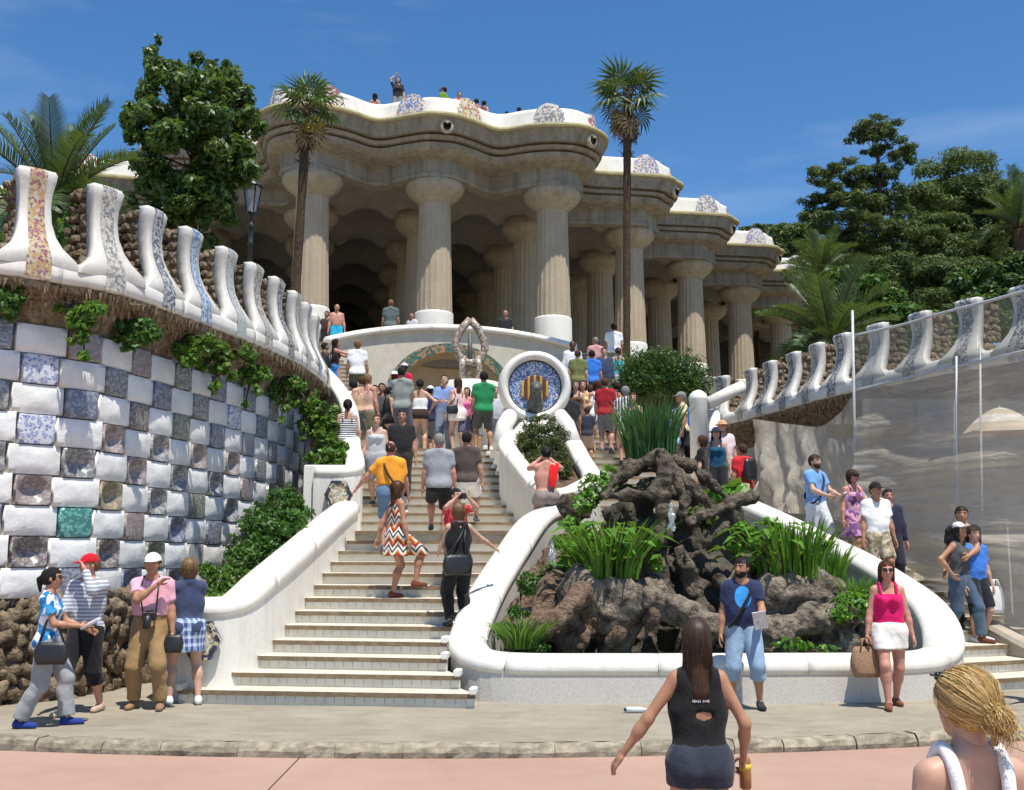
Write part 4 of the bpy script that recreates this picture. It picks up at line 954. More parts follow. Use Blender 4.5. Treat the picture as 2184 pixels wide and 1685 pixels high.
def m_cloth(name, c, pat=None, c2=None, c3=None, sc=1.0):
    t = NT(name); tc_ = t.n('ShaderNodeTexCoord'); v = tc_.outputs['Object']; base = c
    sp_ = t.n('ShaderNodeSeparateXYZ'); t.l(v, sp_.inputs[0]); x, y, z = sp_.outputs
    if pat == 'stripe': base = ramp(t.nt, t.math('FRACT', t.math('MULTIPLY', z, 24 * sc)), [(0, c), (.5, c2)], 'CONSTANT')
    elif pat == 'vstripe': base = ramp(t.nt, t.math('FRACT', t.math('MULTIPLY', x, 16 * sc)), [(0, c), (.5, c2)], 'CONSTANT')
    elif pat == 'check':
        a = ramp(t.nt, t.math('FRACT', t.math('MULTIPLY', z, 11 * sc)), [(0, (0, 0, 0)), (.5, (1, 1, 1)), (.85, (.3, .3, .3))], 'CONSTANT'); b = ramp(t.nt, t.math('FRACT', t.math('MULTIPLY', t.math('ADD', x, t.math('MULTIPLY', y, .7)), 13 * sc)), [(0, (0, 0, 0)), (.5, (1, 1, 1))], 'CONSTANT')
        base = t.mix(t.mix(.5, a, b), c, c2)
    elif pat == 'zigzag':
        w = t.math('ABSOLUTE', t.math('SUBTRACT', t.math('FRACT', t.math('MULTIPLY', t.math('ADD', x, y), 5.0)), .5)); s = t.math('FRACT', t.math('ADD', t.math('MULTIPLY', z, 5.0), w))
        base = ramp(t.nt, s, [(0, c), (.22, c2), (.4, (0.7, 0.68, 0.62)), (.62, c3 or c), (.8, (.7, .68, .62))], 'CONSTANT')
    elif pat == 'floral':
        cc = t.voro(16 * sc, 'F1', 'Color', v); s2 = t.n('ShaderNodeSeparateColor'); t.l(cc, s2.inputs[0]); base = ramp(t.nt, s2.outputs[0], [(0, c), (.35, c2), (.62, c3 or c), (.8, c2)], 'CONSTANT')
    elif pat == 'print':   # small printed patch on the chest
        u = t.math('LESS_THAN', t.math('ADD', t.math('POWER', t.math('MULTIPLY', x, 10.5), 2), t.math('POWER', t.math('MULTIPLY', t.math('SUBTRACT', z, sc), 8), 2)), 1); f_ = t.math('GREATER_THAN', y, 0.0)
        base = t.mix(t.math('MULTIPLY', u, f_), c, c2)
    hs = t.n('ShaderNodeHueSaturation'); t.l(t.math('MULTIPLY_ADD', t.noise(9, 4, .6), .5, .75), hs.inputs['Value'])
    if hasattr(base, 'is_output'): t.l(base, hs.inputs['Color'])
    else: hs.inputs['Color'].default_value = tuple(base[:3]) + (1,)
    t.col(hs.outputs[0]); t.rs(.85, .2); t.b.inputs['Sheen Weight'].default_value = .12
    t.bump(t.math('ADD', t.noise(11, 4, .6, v, dist=1.2), t.math('MULTIPLY', t.noise(300, 2, .5, v), .08)), .32, .03); return t.m
def m_skin(name, c):
    t = NT(name); t.col(ramp(t.nt, t.noise(14, 4), [(.3, tuple(x * .86 for x in c)), (.7, c)])); t.rs(.5, .4); t.b.inputs['Subsurface Weight'].default_value = .0; return t.m
def m_hair(name, c, hi=1.8):
    t = NT(name); mp_ = t.n('ShaderNodeMapping'); mp_.inputs['Scale'].default_value = (1, 1, .07); tc_ = t.n('ShaderNodeTexCoord'); t.l(tc_.outputs['Object'], mp_.inputs[0]); n = t.noise(130, 4, .7, mp_.outputs[0], dist=.3)
    t.col(ramp(t.nt, n, [(.3, tuple(x * .55 for x in c)), (.7, tuple(min(1, x * hi) for x in c))])); t.rs(.7, .2); t.bump(n, .7, .02); return t.m
SKIN = {'l': m_skin('light_skin', (.56, .34, .24)), 't': m_skin('tanned_skin', (.43, .22, .13)), 'd': m_skin('dark_skin', (.10, .05, .032)), 'p': m_skin('sunburnt_skin', (.55, .26, .19))}
HAIR = {'k': m_hair('black_hair', (.014, .011, .010)), 'b': m_hair('brown_hair', (.055, .03, .018)), 'r': m_hair('auburn_hair', (.065, .026, .011)), 'g': m_hair('grey_hair', (.20, .19, .18)), 'y': m_hair('blonde_hair', (.50, .31, .10), 1.45), 's': m_hair('sandy_hair', (.16, .09, .04))}
M['eyew'] = pm('eye_white', (.33, .27, .24), None, 5, .3, .5, 0); M['eyed'] = pm('dark_eye_brow', (.02, .014, .01), None, 5, .4, .4, 0); M['lips'] = pm('lips', (.38, .13, .1), None, 8, .5, .3, 0); M['lens'] = pm('dark_lens', (.012, .01, .01), None, 5, .08, .6, 0)
_cm = {}
def cloth(spec):
    if not isinstance(spec, tuple) or isinstance(spec[0], (int, float)): spec = (spec,)
    key = repr(spec)
    if key not in _cm: _cm[key] = m_cloth('cloth_%03d' % len(_cm), *spec)
    return _cm[key]
def ik(a, t, l1, l2, pole):
    a = np.array(a, float); t = np.array(t, float); v = t - a; d = np.linalg.norm(v); L = (l1 + l2) * .995
    if d > L: t = a + v / d * L; v = t - a; d = L
    u = v / d; x = (l1 * l1 - l2 * l2 + d * d) / (2 * d); h = math.sqrt(max(0, l1 * l1 - x * x)); p = np.array(pole, float); p = p - u * (p @ u); p /= np.linalg.norm(p) + 1e-9
    return a + u * x + p * h, t
def rotx(p, a, c): y, z = p[1] - c[1], p[2] - c[2]; return np.array([p[0], c[1] + y * math.cos(a) - z * math.sin(a), c[2] + y * math.sin(a) + z * math.cos(a)])
ARMS = {  # hand targets (x outward, y forward, z) in body heights, elbow pole
 'down': ((.155, .03, .475), (.2, -1, 0)), 'out': ((.33, .04, .56), (.1, -1, .1)), 'front': ((.05, .20, .63), (.5, -.4, -1)), 'hold': ((.10, .21, .60), (.4, -.5, -1)), 'face': ((.05, .12, .90), (.7, .2, -1)), 'eyes': ((.045, .17, .925), (.9, 0, -.8)),
 'hip': ((.145, .01, .57), (1, -.6, 0)), 'up': ((.06, -.02, 1.06), (1, 0, .3)), 'shoulder': ((-.06, .12, .80), (.6, .5, -.9)), 'swing': ((.15, .13, .50), (.2, -1, 0)), 'back': ((.15, -.11, .50), (.3, -1, 0)), 'grip': ((.16, .04, .47), (.2, -1, 0)), 'reach': ((.40, .10, .60), (0, -.6, -1)), 'fwd': ((.12, .36, .74), (.3, 0, -1)), 'lap': ((.12, .26, .52), (.6, -.3, -.5))}
LEGS = {'stand': ((.065, .0, 0), (.065, .0, 0)), 'apart': ((.095, .03, 0), (.09, -.03, 0)), 'walk': ((.05, .13, 0), (.05, -.13, .0)), 'walk2': ((.05, -.12, 0), (.05, .12, 0)), 'climb': ((.055, .0, 0), (.075, .15, .095)), 'climb2': ((.075, .16, .095), (.055, .0, 0)), 'sit': ((.07, .26, 0), (.07, .26, 0))}
PEOPLE = {}
def m_strand(name, a, b, c):
    t = NT(name); g = t.n('ShaderNodeNewGeometry'); t.col(ramp(t.nt, g.outputs['Random Per Island'], [(0, a), (.5, b), (1, c)])); t.rs(.5, .3); return t.m
STR = {'y': m_strand('blonde_strands', (.24, .13, .035), (.52, .33, .11), (.74, .55, .26)), 'b': m_strand('brown_strands', (.014, .008, .006), (.045, .024, .015), (.10, .055, .034)), 'k': m_strand('black_strands', (.006, .005, .005), (.013, .011, .010), (.03, .026, .024)), 'r': m_strand('auburn_strands', (.022, .009, .005), (.065, .027, .012), (.15, .065, .028)), 's': m_strand('sandy_strands', (.06, .032, .013), (.15, .085, .036), (.28, .17, .08)), 'g': m_strand('grey_strands', (.10, .095, .09), (.2, .19, .18), (.34, .33, .31))}
def strands(kind, n, seed):
    rng = np.random.default_rng(seed); C = np.array([0, -.07, .11]); R = np.array([.385, .465, .42]); V = []; F = []
    def ribbon(pts, w):
        pts = np.array(pts); T = np.gradient(pts, axis=0); nrm = pts - C; s = np.cross(T, nrm); s /= np.linalg.norm(s, axis=1)[:, None] + 1e-9; b = len(V); m = len(pts)
        for i in range(m): k = w * (1 - .75 * (i / (m - 1)) ** 2); V.append(pts[i] - s[i] * k); V.append(pts[i] + s[i] * k)
        for i in range(m - 1): F.append((b + 2 * i, b + 2 * i + 1, b + 2 * i + 3, b + 2 * i + 2))
    for k in range(n):
        lift = rng.uniform(1.0, 1.09); w = rng.uniform(.003, .008)
        if kind in ('short', 'crop'):
            d = rng.normal(size=3); d /= np.linalg.norm(d)
            if d[1] > .25 and d[2] < .42 or d[2] < -.35 or (abs(d[0]) > .8 and d[2] < .05): continue
            tg = np.array([rng.normal() * .5, -.35 + rng.normal() * .5, -.5 + rng.normal() * .3]); tg -= d * (tg @ d); tg /= np.linalg.norm(tg); L = rng.uniform(.10, .24) * (.5 if kind == 'crop' else 1)
            pts = [C + (d + tg * L * t / .4) / np.linalg.norm(d + tg * L * t / .4) * R * (.985 + rng.uniform(.04, .09) * t) for t in (0, .33, .66, 1)]; w = rng.uniform(.008, .016)
        elif kind in ('longest', 'long', 'bob'):
            ph = rng.uniform(-math.pi * 1.22, math.pi * .22); th0 = rng.uniform(.02, .5); pts = []
            for i in range(6): th = th0 + (1.75 - th0) * i / 5; d = np.array([math.sin(th) * math.cos(ph), math.sin(th) * math.sin(ph), math.cos(th)]); pts.append(C + d * R * lift)
            e = pts[-1]; L = {'longest': rng.uniform(.8, 1.2), 'long': rng.uniform(.55, .85), 'bob': rng.uniform(.12, .38)}[kind] * (1 if math.sin(ph) < .2 else .8); cv = rng.uniform(.0, .5) if kind != 'bob' else rng.uniform(-.12, .15); wv_ = rng.uniform(0, 6.28); am = rng.uniform(.0, .05)
            for i in range(1, 8): t = i / 7; pts.append(np.array([e[0] * (1 - cv * t) + am * math.sin(wv_ + 5 * t) + .03 * t * rng.normal(), e[1] + ((-.36 if kind != 'bob' else e[1] * .95) - e[1]) * min(1, t * 1.2) * (.55 if e[1] > -.3 else 1) + am * math.cos(wv_ + 4 * t), e[2] - L * t]))
        else:
            B = np.array([.08, -.52, -.10]); db = (B - C) / R; db /= np.linalg.norm(db); ph = rng.uniform(0, 2 * math.pi); hl = {True: rng.uniform(-.05, .35), False: rng.uniform(-.75, .1)}[math.sin(ph) > -.1]; hl = hl + .45 * max(0, math.sin(ph)); d0 = np.array([math.cos(ph) * math.sqrt(max(0, 1 - hl * hl)), math.sin(ph) * math.sqrt(max(0, 1 - hl * hl)), hl]); pts = []
            om = math.acos(np.clip(d0 @ db, -1, 1)); jit = rng.normal(size=3) * .03
            for i in range(9): t = i / 8; d = (math.sin((1 - t) * om) * d0 + math.sin(t * om) * db) / max(1e-6, math.sin(om)); pts.append(C + d * R * lift * (1 + .05 * math.sin(math.pi * t)) + jit * math.sin(math.pi * t))
        ribbon(pts, w)
    if kind == 'bun':
        B = np.array([.09, -.58, -.13])
        for k in range(n // 4):
            ax = rng.normal(size=3); ax[1] += 1.2; ax /= np.linalg.norm(ax); u = np.cross(ax, (0, 0, 1)); u /= np.linalg.norm(u); v = np.cross(ax, u); r = rng.uniform(.10, .20); a0 = rng.uniform(0, 6.28); sp = rng.uniform(2, 4); c = B + rng.normal(size=3) * .04
            ribbon([c + (u * math.cos(a0 + sp * i / 7) + v * math.sin(a0 + sp * i / 7)) * r for i in range(8)], .006)
        for k in range(90):
            p = B + rng.normal(size=3) * np.array([.1, .04, .08]); d = np.array([rng.normal() * .25 + .1, -.12 + rng.normal() * .1, -1]); L = rng.uniform(.2, .52); ribbon([p + d * L * t + np.array([.06 * math.sin(3 * t), -.1 * math.sin(2.6 * t), .05 * math.sin(3 * t)]) for t in np.linspace(0, 1, 6)], .009)
        for k in range(26):
            p = np.array([rng.choice([-1, 1]) * .34, rng.uniform(-.1, .2), -.1]); L = rng.uniform(.25, .5); ribbon([p + np.array([.03 * math.sin(4 * t), -.08 * t, -L * t]) for t in np.linspace(0, 1, 6)], .007)
    return np.array(V), np.array(F)
def person(key, loc, H, yaw, label, sex='m', skin='l', hair=('short', 'b'), top=('tee', (.5, .5, .5)), bot=('pants', (.1, .1, .12)), shoes=(.1, .1, .1), arms=('down', 'down'), legs='stand', lean=0.0, turn=0.0, nod=0.0, near=1, fat=1.0, hat=None, glasses=False, beard=False, sit=None, extra=(), strap=None, group='visitors on the steps and terraces', hands=('r', 'r')):
    g = near; hres = {0: .0135, 1: .021, 2: .03}[g]
    male = sex == 'm'; sh = .103 if male else .090; hp = .05 if male else .054; zh = .52 if sit is None else sit
    up = lambda p: rotx(np.array(p, float) + np.array([0, 0, zh - .52]), -lean, (0, 0, zh))
    J = {}
    hw = .066 * fat; tors = [((-.043, -.008, .53), (.043, -.008, .53), .070 * fat if male else .076, .070 * fat if male else .076, .82), ((-.03, .006, .61), (.03, .006, .61), (.066 if male else .056) * fat, (.066 if male else .056) * fat, .80), ((-.042, .003, .655), (.042, .003, .655), (.066 if male else .055) * (.5 + .5 * fat), (.066 if male else .055) * (.5 + .5 * fat), .78), ((-.05, 0, .705), (.05, 0, .705), .070 if male else .058, .070 if male else .058, .76), ((-.045, 0, .765), (.045, 0, .765), .055 if male else .047, .055 if male else .047, .8), ((-sh + .012, -.005, .797), (sh - .012, -.005, .797), .028 if male else .024, .028 if male else .024, .95)]
    tors = [(up(a), up(b), ra, rb, fl) for a, b, ra, rb, fl in tors]
    bust = [] if male else [(up((s * .040, .040, .735)), up((s * .038, .048, .73)), .032, .03) for s in (-1, 1)]
    glut = [((s * .04, -.03, zh - .012), (s * .04, -.024, zh - .03), .052, .048) for s in (-1, 1)]
    trap = [(up((s * .012, -.012, .843)), up((s * (sh - .012), -.008, .806)), .026, .027 if male else .023) for s in (-1, 1)]
    neck = [(up((0, -.008, .80)), up((0, .004, .885)), .036 if male else .03, .033 if male else .027)]
    armp = {}; A = {}
    for s, nm in ((-1, 0), (1, 1)):
        ar = arms[nm]; tgt, pole = ARMS[ar] if isinstance(ar, str) else ar
        S0 = up((s * sh, -.005, .80)); T = up((s * tgt[0], tgt[1], tgt[2])); E_, Wr = ik(S0, T, .168, .15, up((s * pole[0] * 9, pole[1] * 9, pole[2] * 9)) - up((0, 0, 0)))
        A[nm] = (S0, E_, Wr); k = 1.0 if male else .86
        armp[nm] = [(S0, E_, .031 * k, .0235 * k), (E_, E_ + (Wr - E_) * .35, .0235 * k, .0235 * k), (E_ + (Wr - E_) * .3, Wr, .0235 * k, .0155 * k)]
    legp = {}; Lg = {}; fl_ = LEGS[legs] if isinstance(legs, str) else legs
    for s, nm in ((-1, 0), (1, 1)):
        f = fl_[nm]; hip = np.array([s * hp, 0, zh - .012]); ank = np.array([s * f[0], f[1], .045 + f[2]])
        kn, an = ik(hip, ank, .245, .245, (s * .12, 1, .05)); Lg[nm] = (hip, kn, an); k = 1.0 if male else 1.02
        bk = np.array([0, -.014, 0]); legp[nm] = [(hip, kn, .059 * k * (.5 + .5 * fat), .034), (kn, kn + (an - kn) * .35 + bk, .033, .034), (kn + (an - kn) * .3 + bk, an, .034, .019)]
        legp[nm].append((an + np.array([0, -.018, -.022]), an + np.array([s * .012, .085, -.03]), .021, .017, 1.0))
    hd = up((0, .008, .933)); hs_ = .136
    body = tors + trap + bust + glut + neck + armp[0] + armp[1] + legp[0] + legp[1]
    def bbox(pr, pad):
        a = np.array([np.minimum(p[0], p[1]) - max(p[2], p[3]) for p in pr]).min(0) - pad; b = np.array([np.maximum(p[0], p[1]) + max(p[2], p[3]) for p in pr]).max(0) + pad; return a, b
    hh = hres / H
    V, Q = snets(lambda P: fold(P.astype(f32), body, .022), *bbox(body, .03), hh)
    VV = [V]; QQ = [Q]; MI = [np.zeros(len(Q), int)]; off = len(V)
    ct, st = math.cos(turn), math.sin(turn); cn, sn = math.cos(-lean - nod), math.sin(-lean - nod)
    Rh = np.array([[ct, -st, 0], [st, ct, 0], [0, 0, 1]]) @ np.array([[1, 0, 0], [0, cn, -sn], [0, sn, cn]])
    V, Q, mi = HEADS[0 if g < 2 else 1]; VV.append(V @ Rh.T * hs_ + hd); QQ.append(Q + off); MI.append(mi); off += len(V)
    for nm, s in ((0, -1), (1, 1)):
        S0, E_, Wr = A[nm]; f = (Wr - E_) / np.linalg.norm(Wr - E_); d = np.array([s * 1.0, -.15, .1]); 
        if abs(f @ d) > .8: d = np.array([0, -.3, 1.0])
        d = d - f * (f @ d); d /= np.linalg.norm(d); X = np.cross(f, d); 
        if s > 0: X = -X
        V, Q = HANDS[(hands[nm], 0 if g < 2 else 1)]; T = np.stack([X, f, d], 0); VV.append(V * (.098 if male else .09) @ T + Wr + f * .006); QQ.append((Q if s < 0 else Q[:, ::-1]) + off); MI.append(np.zeros(len(Q), int)); off += len(V)
    root = thing('person', label, 'person', loc, group, rad(yaw))
    def put(nm, V, Q, mat, mi=None): 
        if len(Q) == 0: return None
        return link(nm, mk(np.asarray(V) * H, np.asarray(Q), True, mi), root, mat)
    hm = HAIR[hair[1]] if hair[0] else M['eyed']
    put('body', np.concatenate(VV), np.concatenate(QQ), [SKIN[skin], M['eyew'], M['eyed'], M['lips']], np.concatenate(MI) if g == 0 else np.where(np.concatenate(MI) == 1, 2, np.concatenate(MI)))
    sd_k = sum(map(ord, key)) % 17; wr = lambda P, a, sc: (a if g else a * 1.5) * (NZ((P + .25 * P[:, [2, 0, 1]]) * np.array([20, 20, 13], f32) * sc + 3.7 + sd_k) + (.5 * NZ((P - .3 * P[:, [2, 2, 0]]) * np.array([42, 42, 26], f32) + sd_k) if g == 0 else 0))
    # ---- garments
    def garment(nm, pr, infl, mat, cuts=(), holes=(), k=.032, skirt=None, wrinkle=.003):
        lo, hi = bbox(pr, .05) if pr else (np.array([-.2, -.2, .3]), np.array([.2, .2, .7]))
        if skirt: lo = np.minimum(lo, [-skirt[3] - .05, -skirt[3] - .05, skirt[1] - .03]); hi = np.maximum(hi, [skirt[3] + .05, skirt[3] + .05, skirt[0] + .02])
        def fn(P):
            P = P.astype(f32); D = fold(P, pr, k, infl) if pr else None
            if skirt:
                zt, zb_, rt, rb_ = skirt[:4]; t = np.clip((zt - P[:, 2]) / (zt - zb_), 0, 1); th = np.arctan2(P[:, 1], P[:, 0]); r = rt + (rb_ - rt) * t ** .8; r = r * (1 + .07 * t * np.sin(th * 7 + 1) + .03 * t * np.sin(th * 12))
                ds = np.maximum(np.maximum(np.hypot(P[:, 0], (P[:, 1] + .008) / .8) - r, P[:, 2] - zt), zb_ - P[:, 2]); D = ds if D is None else smin(D, ds, .02)
            D = D + wr(P, wrinkle, 1.0)
            for (p, n) in cuts: D = np.maximum(D, (P - np.array(p, f32)) @ np.array(n, f32))
            for (c, r) in holes: D = np.maximum(D, r - np.linalg.norm(P - np.array(c, f32), axis=1))
            return D
        V, Q = snets(fn, lo, hi, hh); return put(nm, V, Q, mat)
    def sleeve(nm, frac, cutdir=True):
        S0, E_, Wr = A[nm]
        if frac <= 1: e = S0 + (E_ - S0) * frac; n = (E_ - S0) / np.linalg.norm(E_ - S0); return [(S0, E_, .028 if male else .024, .032 if frac < .9 else .024, 1.0, (e, n))]
        e = E_ + (Wr - E_) * min(.99, frac - 1); n = (Wr - E_) / np.linalg.norm(Wr - E_); return [(S0, E_, .029, .024), (E_, Wr, .024, .018, 1.0, (e, n))]
    upn = lambda p: up(p); upv = up((0, 0, 1)) - up((0, 0, 0))
    tk, tm = top[0], cloth(top[1:] if len(top) > 2 else top[1]) if tk_ok(top) else None
    inf = .0085 * (1 if g else .9); hem = top[-1] if False else None
    hz = {'tee': .485, 'polo': .485, 'shirt': .49, 'long': .485, 'tank': .52, 'tuck': .60, 'halter': .55, 'sleeveless': .565}
    if tk in ('tee', 'polo', 'shirt', 'long', 'tuck', 'sleeveless'):
        fr = {'tee': .62, 'polo': .62, 'shirt': .8, 'long': 1.95, 'tuck': .66, 'sleeveless': .16}[tk]
        pr = tors + trap + bust + glut + sleeve(0, fr) + sleeve(1, fr)
        if tk == 'sleeveless': pr = tors[:-1] + [(up((-sh + .03, -.005, .795)), up((sh - .03, -.005, .795)), .024, .024, .95)] + [(up((s * .015, -.012, .838)), up((s * (sh - .032), -.008, .808)), .022, .022) for s in (-1, 1)] + bust + glut
        garment('shirt', pr, inf, tm, [(up((0, 0, hz[tk])), -upv)], [(up((0, .012, .868)), .052 if tk != 'polo' else .043)] + [(up(c), r) for c, r in extra])
    elif tk in ('tank', 'halter'):
        pr = tors[:5] + bust + glut; zc_ = .775 if tk == 'tank' else .735
        garment('tank_top', pr, inf * .8, tm, [(up((0, 0, hz[tk])), -upv), (up((0, 0, zc_)), upv)])
        mb = MB()
        for s in (-1, 1):
            x = .05 if tk == 'tank' else .03
            pts = [up((s * x, .052, zc_ - .012)), up((s * (x + .006), .044, .81)), up((s * (x + .004), .004, .853)), up((s * (x + .004), -.040, .822)), up((s * x, -.056, zc_ - .012))]
            if tk == 'halter': pts = pts[:2] + [up((s * .03, .0, .85)), up((0, -.035, .84))]
            mb.tube([tuple(q * H) for q in spline(pts, 4)], (.014 if key == 'blonde' else .009) * H, 8)
        mb.build('shoulder_straps', tm, root, True)
    bk = bot[0]; bm = cloth(bot[1:] if len(bot) > 2 else bot[1])
    wz = .595 if zh > .45 else zh + .06
    if bk in ('pants', 'jeans', 'shorts', 'capri', 'brief', 'flare'):
        fr = {'pants': 1.93, 'jeans': 1.93, 'flare': 1.95, 'shorts': .92, 'capri': 1.35, 'brief': .24, 'long_shorts': 1.1}[bk]; pr = [tors[0], tors[1]] + glut
        for nm in (0, 1):
            hip, kn, an = Lg[nm]; w = .012 if bk in ('jeans', 'brief') else .017
            if fr <= 1: e = hip + (kn - hip) * fr; n = (kn - hip) / np.linalg.norm(kn - hip); pr = pr + [(hip, kn, .064, .046 + w * .4, 1.0, (e, n))]
            else:
                bkv = np.array([0, -.012, 0]); e = kn + (an - kn) * (fr - 1); n = (an - kn) / np.linalg.norm(an - kn); rb_ = .030 + w * .4 if bk != 'flare' else .046
                pr = pr + [(hip, kn, .064, .042 + w * .3), (kn, kn + (an - kn) * .35 + bkv, .038 + w * .3, .038 + w * .3, 1.0, (e, n)), (kn + (an - kn) * .3 + bkv, an, .038 + w * .3, rb_, 1.0, (e, n))]
        garment('trousers' if fr > 1 else 'shorts', pr, .010 if bk == 'brief' else .006, bm, [((0, 0, wz), (0, 0, 1))] + ([((0, 0, .452), (0, 0, -1))] if bk == 'brief' else []), (), .024 if bk == 'brief' else .016)
    thigh = lambda hz_: [(Lg[q][0], Lg[q][1], .066, .05, 1.0, ((0, 0, hz_), (0, 0, -1))) for q in (0, 1)]
    if bk == 'skirt': garment('skirt', [tors[0]] + glut + thigh(SKH.get(key, .36)), .008, bm, [((0, 0, .60), (0, 0, 1))], (), .02, (.58, bot[2] if False else SKH.get(key, .36), .088, .115))
    if bk == 'longskirt': garment('skirt', [tors[0]] + glut, .008, bm, [((0, 0, .60), (0, 0, 1))], (), .02, (.58, .06, .088, .16))
    if tk == 'dress':
        hemz = SKH.get(key, .34)
        garment('dress', tors[:5] + bust + glut + thigh(hemz), .01, cloth(top[1:] if len(top) > 2 else top[1]), [(up((0, 0, .775)), upv)], (), .02, (.60, hemz, .08, .14 if hemz < .4 else .12))
        mb = MB()
        for s in (-1, 1): mb.tube([tuple(up(p) * H) for p in ((s * .045, .054, .76), (s * .05, .044, .808), (s * .05, .004, .85), (s * .05, -.04, .82), (s * .045, -.052, .76))], .011 * H, 6)
        mb.build('shoulder_straps', cloth(top[1:] if len(top) > 2 else top[1]), root, True)
    if shoes is not None:
        for nm in (0, 1):
            hip, kn, an = Lg[nm]; s = -1 if nm == 0 else 1; pr = [(an + np.array([0, -.02, -.024]), an + np.array([s * .013, .09, -.031]), .026, .021)]
            garment('shoe', pr + [(an + np.array([0, -.012, -.005]), an + np.array([0, .02, -.02]), .024, .022)], .0, cloth(shoes), [(an + np.array([0, 0, -.0445]), (0, 0, -1)), (an + np.array([0, 0, .014]), (0, 0, 1))], (), .012, None, .001)
    # ---- hair and headgear in head units
    def hput(nm, fn, lo, hi, h, mat, flat=False):
        V, Q = snets(lambda P: fn(P.astype(f32)), lo, hi, h)
        if len(Q): put(nm, V @ Rh.T * hs_ + hd, Q, mat)
    hk = hair[0]; hr = .045 if g == 0 else (.06 if g == 1 else .085)
    if hk:
        def hfn(P):
            d = smin(ell(P, (0, -.07, .115), (.385, .465, .425)), ell(P, (0, -.2, -.06), (.34, .3, .34)), .08)
            fx = {'short': .12, 'crop': .12}.get(hk, .2)
            d = np.maximum(d, -np.maximum(np.maximum(fx - P[:, 1], P[:, 2] - .26), -1)); d = np.maximum(d, -.3 - P[:, 2])
            if hk in ('short', 'crop'): d = np.maximum(d, -np.maximum(np.maximum(-.16 - P[:, 1], P[:, 2] - .0), -1))
            if hk == 'crop': d = d + .03
            if hk in ('long', 'bob', 'longest'):
                zb_ = {'long': -.85, 'bob': -.36, 'longest': -1.2}[hk]; d = smin(d, cap(P, (0, -.20 if hk != 'bob' else -.10, .05), (0, -.34 if hk != 'bob' else -.13, zb_), .34 if hk != 'bob' else .38, (.24 if hk == 'long' else .27) if hk != 'bob' else .34, .62 if hk != 'bob' else .8), .1)
                for s in (-1, 1): d = smin(d, cap(P, (s * .3, -.02, .15), (s * .33, -.1, max(zb_ * .75, -.75)), .12, .09), .08)
            if hk == 'pony': d = smin(d, np.minimum(cap(P, (0, -.42, .12), (0, -.62, -.05), .12, .13), cap(P, (0, -.62, -.05), (0, -.55, -.62), .13, .06)), .05)
            if hk == 'bun':
                d = smin(d, ell(P, (.08, -.54, -.12), (.2, .17, .22)), .05); d = smin(d, cap(P, (.2, -.5, .0), (.30, -.5, -.42), .05, .02), .03); d = smin(d, cap(P, (.02, -.58, -.2), (-.04, -.6, -.55), .07, .02), .03); d = smin(d, cap(P, (.14, -.6, -.2), (.18, -.58, -.5), .05, .015), .03)
                d = d + .025 * NZ(P * np.array([16, 16, 4.0], f32))
            return d + .03 * NZ(P * np.array([7, 7, 3.0], f32) + 5.1)
        lo_z = {'long': -1.25, 'longest': -1.95, 'bob': -.8, 'pony': -.85}.get(hk, -.5)
        hput('hair', hfn, (-.62, -.85, lo_z), (.62, .62, .68), hr, hm)
    if g == 0 and hk in ('longest', 'bun', 'long', 'bob', 'short', 'crop') and not (hat and hk in ('short', 'crop')):
        V, F = strands(hk, 5200 if hk in ('longest', 'bun') else 1600, 4); put('hair_strands', V @ Rh.T * hs_ + hd, F, STR[hair[1]])
    if beard: hput('beard', lambda P: np.maximum(np.maximum(head_sdf(P) - .025, P[:, 2] + .17), np.maximum(.02 - P[:, 1], np.maximum(-.9 - P[:, 2], -ell(P, (0, .4, -.245), (.1, .14, .05))))), (-.4, -.1, -.6), (.4, .6, 0), hr * .8, hm)
    if hat:
        kind, hc = hat
        def cf(P):
            d = np.maximum(ell(P, (0, -.06, .12), (.41, .49, .45)), .13 - P[:, 2])
            if kind == 'cap': d = smin(d, np.maximum(ell(P, (0, .5, .14), (.3, .36, .05)), -1), .03)
            elif kind == 'visor': d = np.minimum(np.maximum(d, P[:, 2] - .26), ell(P, (0, .5, .15), (.3, .34, .05)))
            else: d = smin(d, ell(P, (0, -.04, .13), (.72, .78, .05)), .05)
            return d
        hput('cap' if kind != 'hat' else 'hat', cf, (-.85, -.9, -.02), (.85, .98, .68), .05 if g < 2 else .075, cloth(hc))
    if glasses:
        dz = .36 if glasses == 'top' else 0; dy = -.10 if glasses == 'top' else 0
        mb = MB()
        for s in (-1, 1): mb.box((s * .15, .40 + dy, .035 + dz), (.2, .05, .12), -s * .18, 0, .02); mb.box((s * .31, .2 + dy, .06 + dz), (.025, .42, .03), -s * .04)
        mb.box((0, .415 + dy, .05 + dz), (.1, .03, .03)); put('sunglasses', np.array(mb.V) @ Rh.T * hs_ + hd, mb.F if False else np.array([f if len(f) == 4 else f for f in mb.F]), M['lens'])
    if strap:
        a, b, cs_ = strap; sgn = a
        P_ = [up((sgn * .06, .01, .838)), up((sgn * .05, .062, .77)), up((0, .088, .68)), up((-sgn * .06, .085, .58)), up((-sgn * .105, .02, .53)), up((-sgn * .06, -.085, .60)), up((0, -.085, .68)), up((sgn * .045, -.062, .77)), up((sgn * .06, .01, .838))]
        V, F = tube([tuple(p * H) for p in spline(P_, 4)], .011 * H, 6); link('bag_strap', mk(V, F, True), root, cloth(cs_))
    PEOPLE[key] = (root, A, up, H, Lg); return root
def tk_ok(top): return top[0] != 'bare' and len(top) > 1
SKH = {}
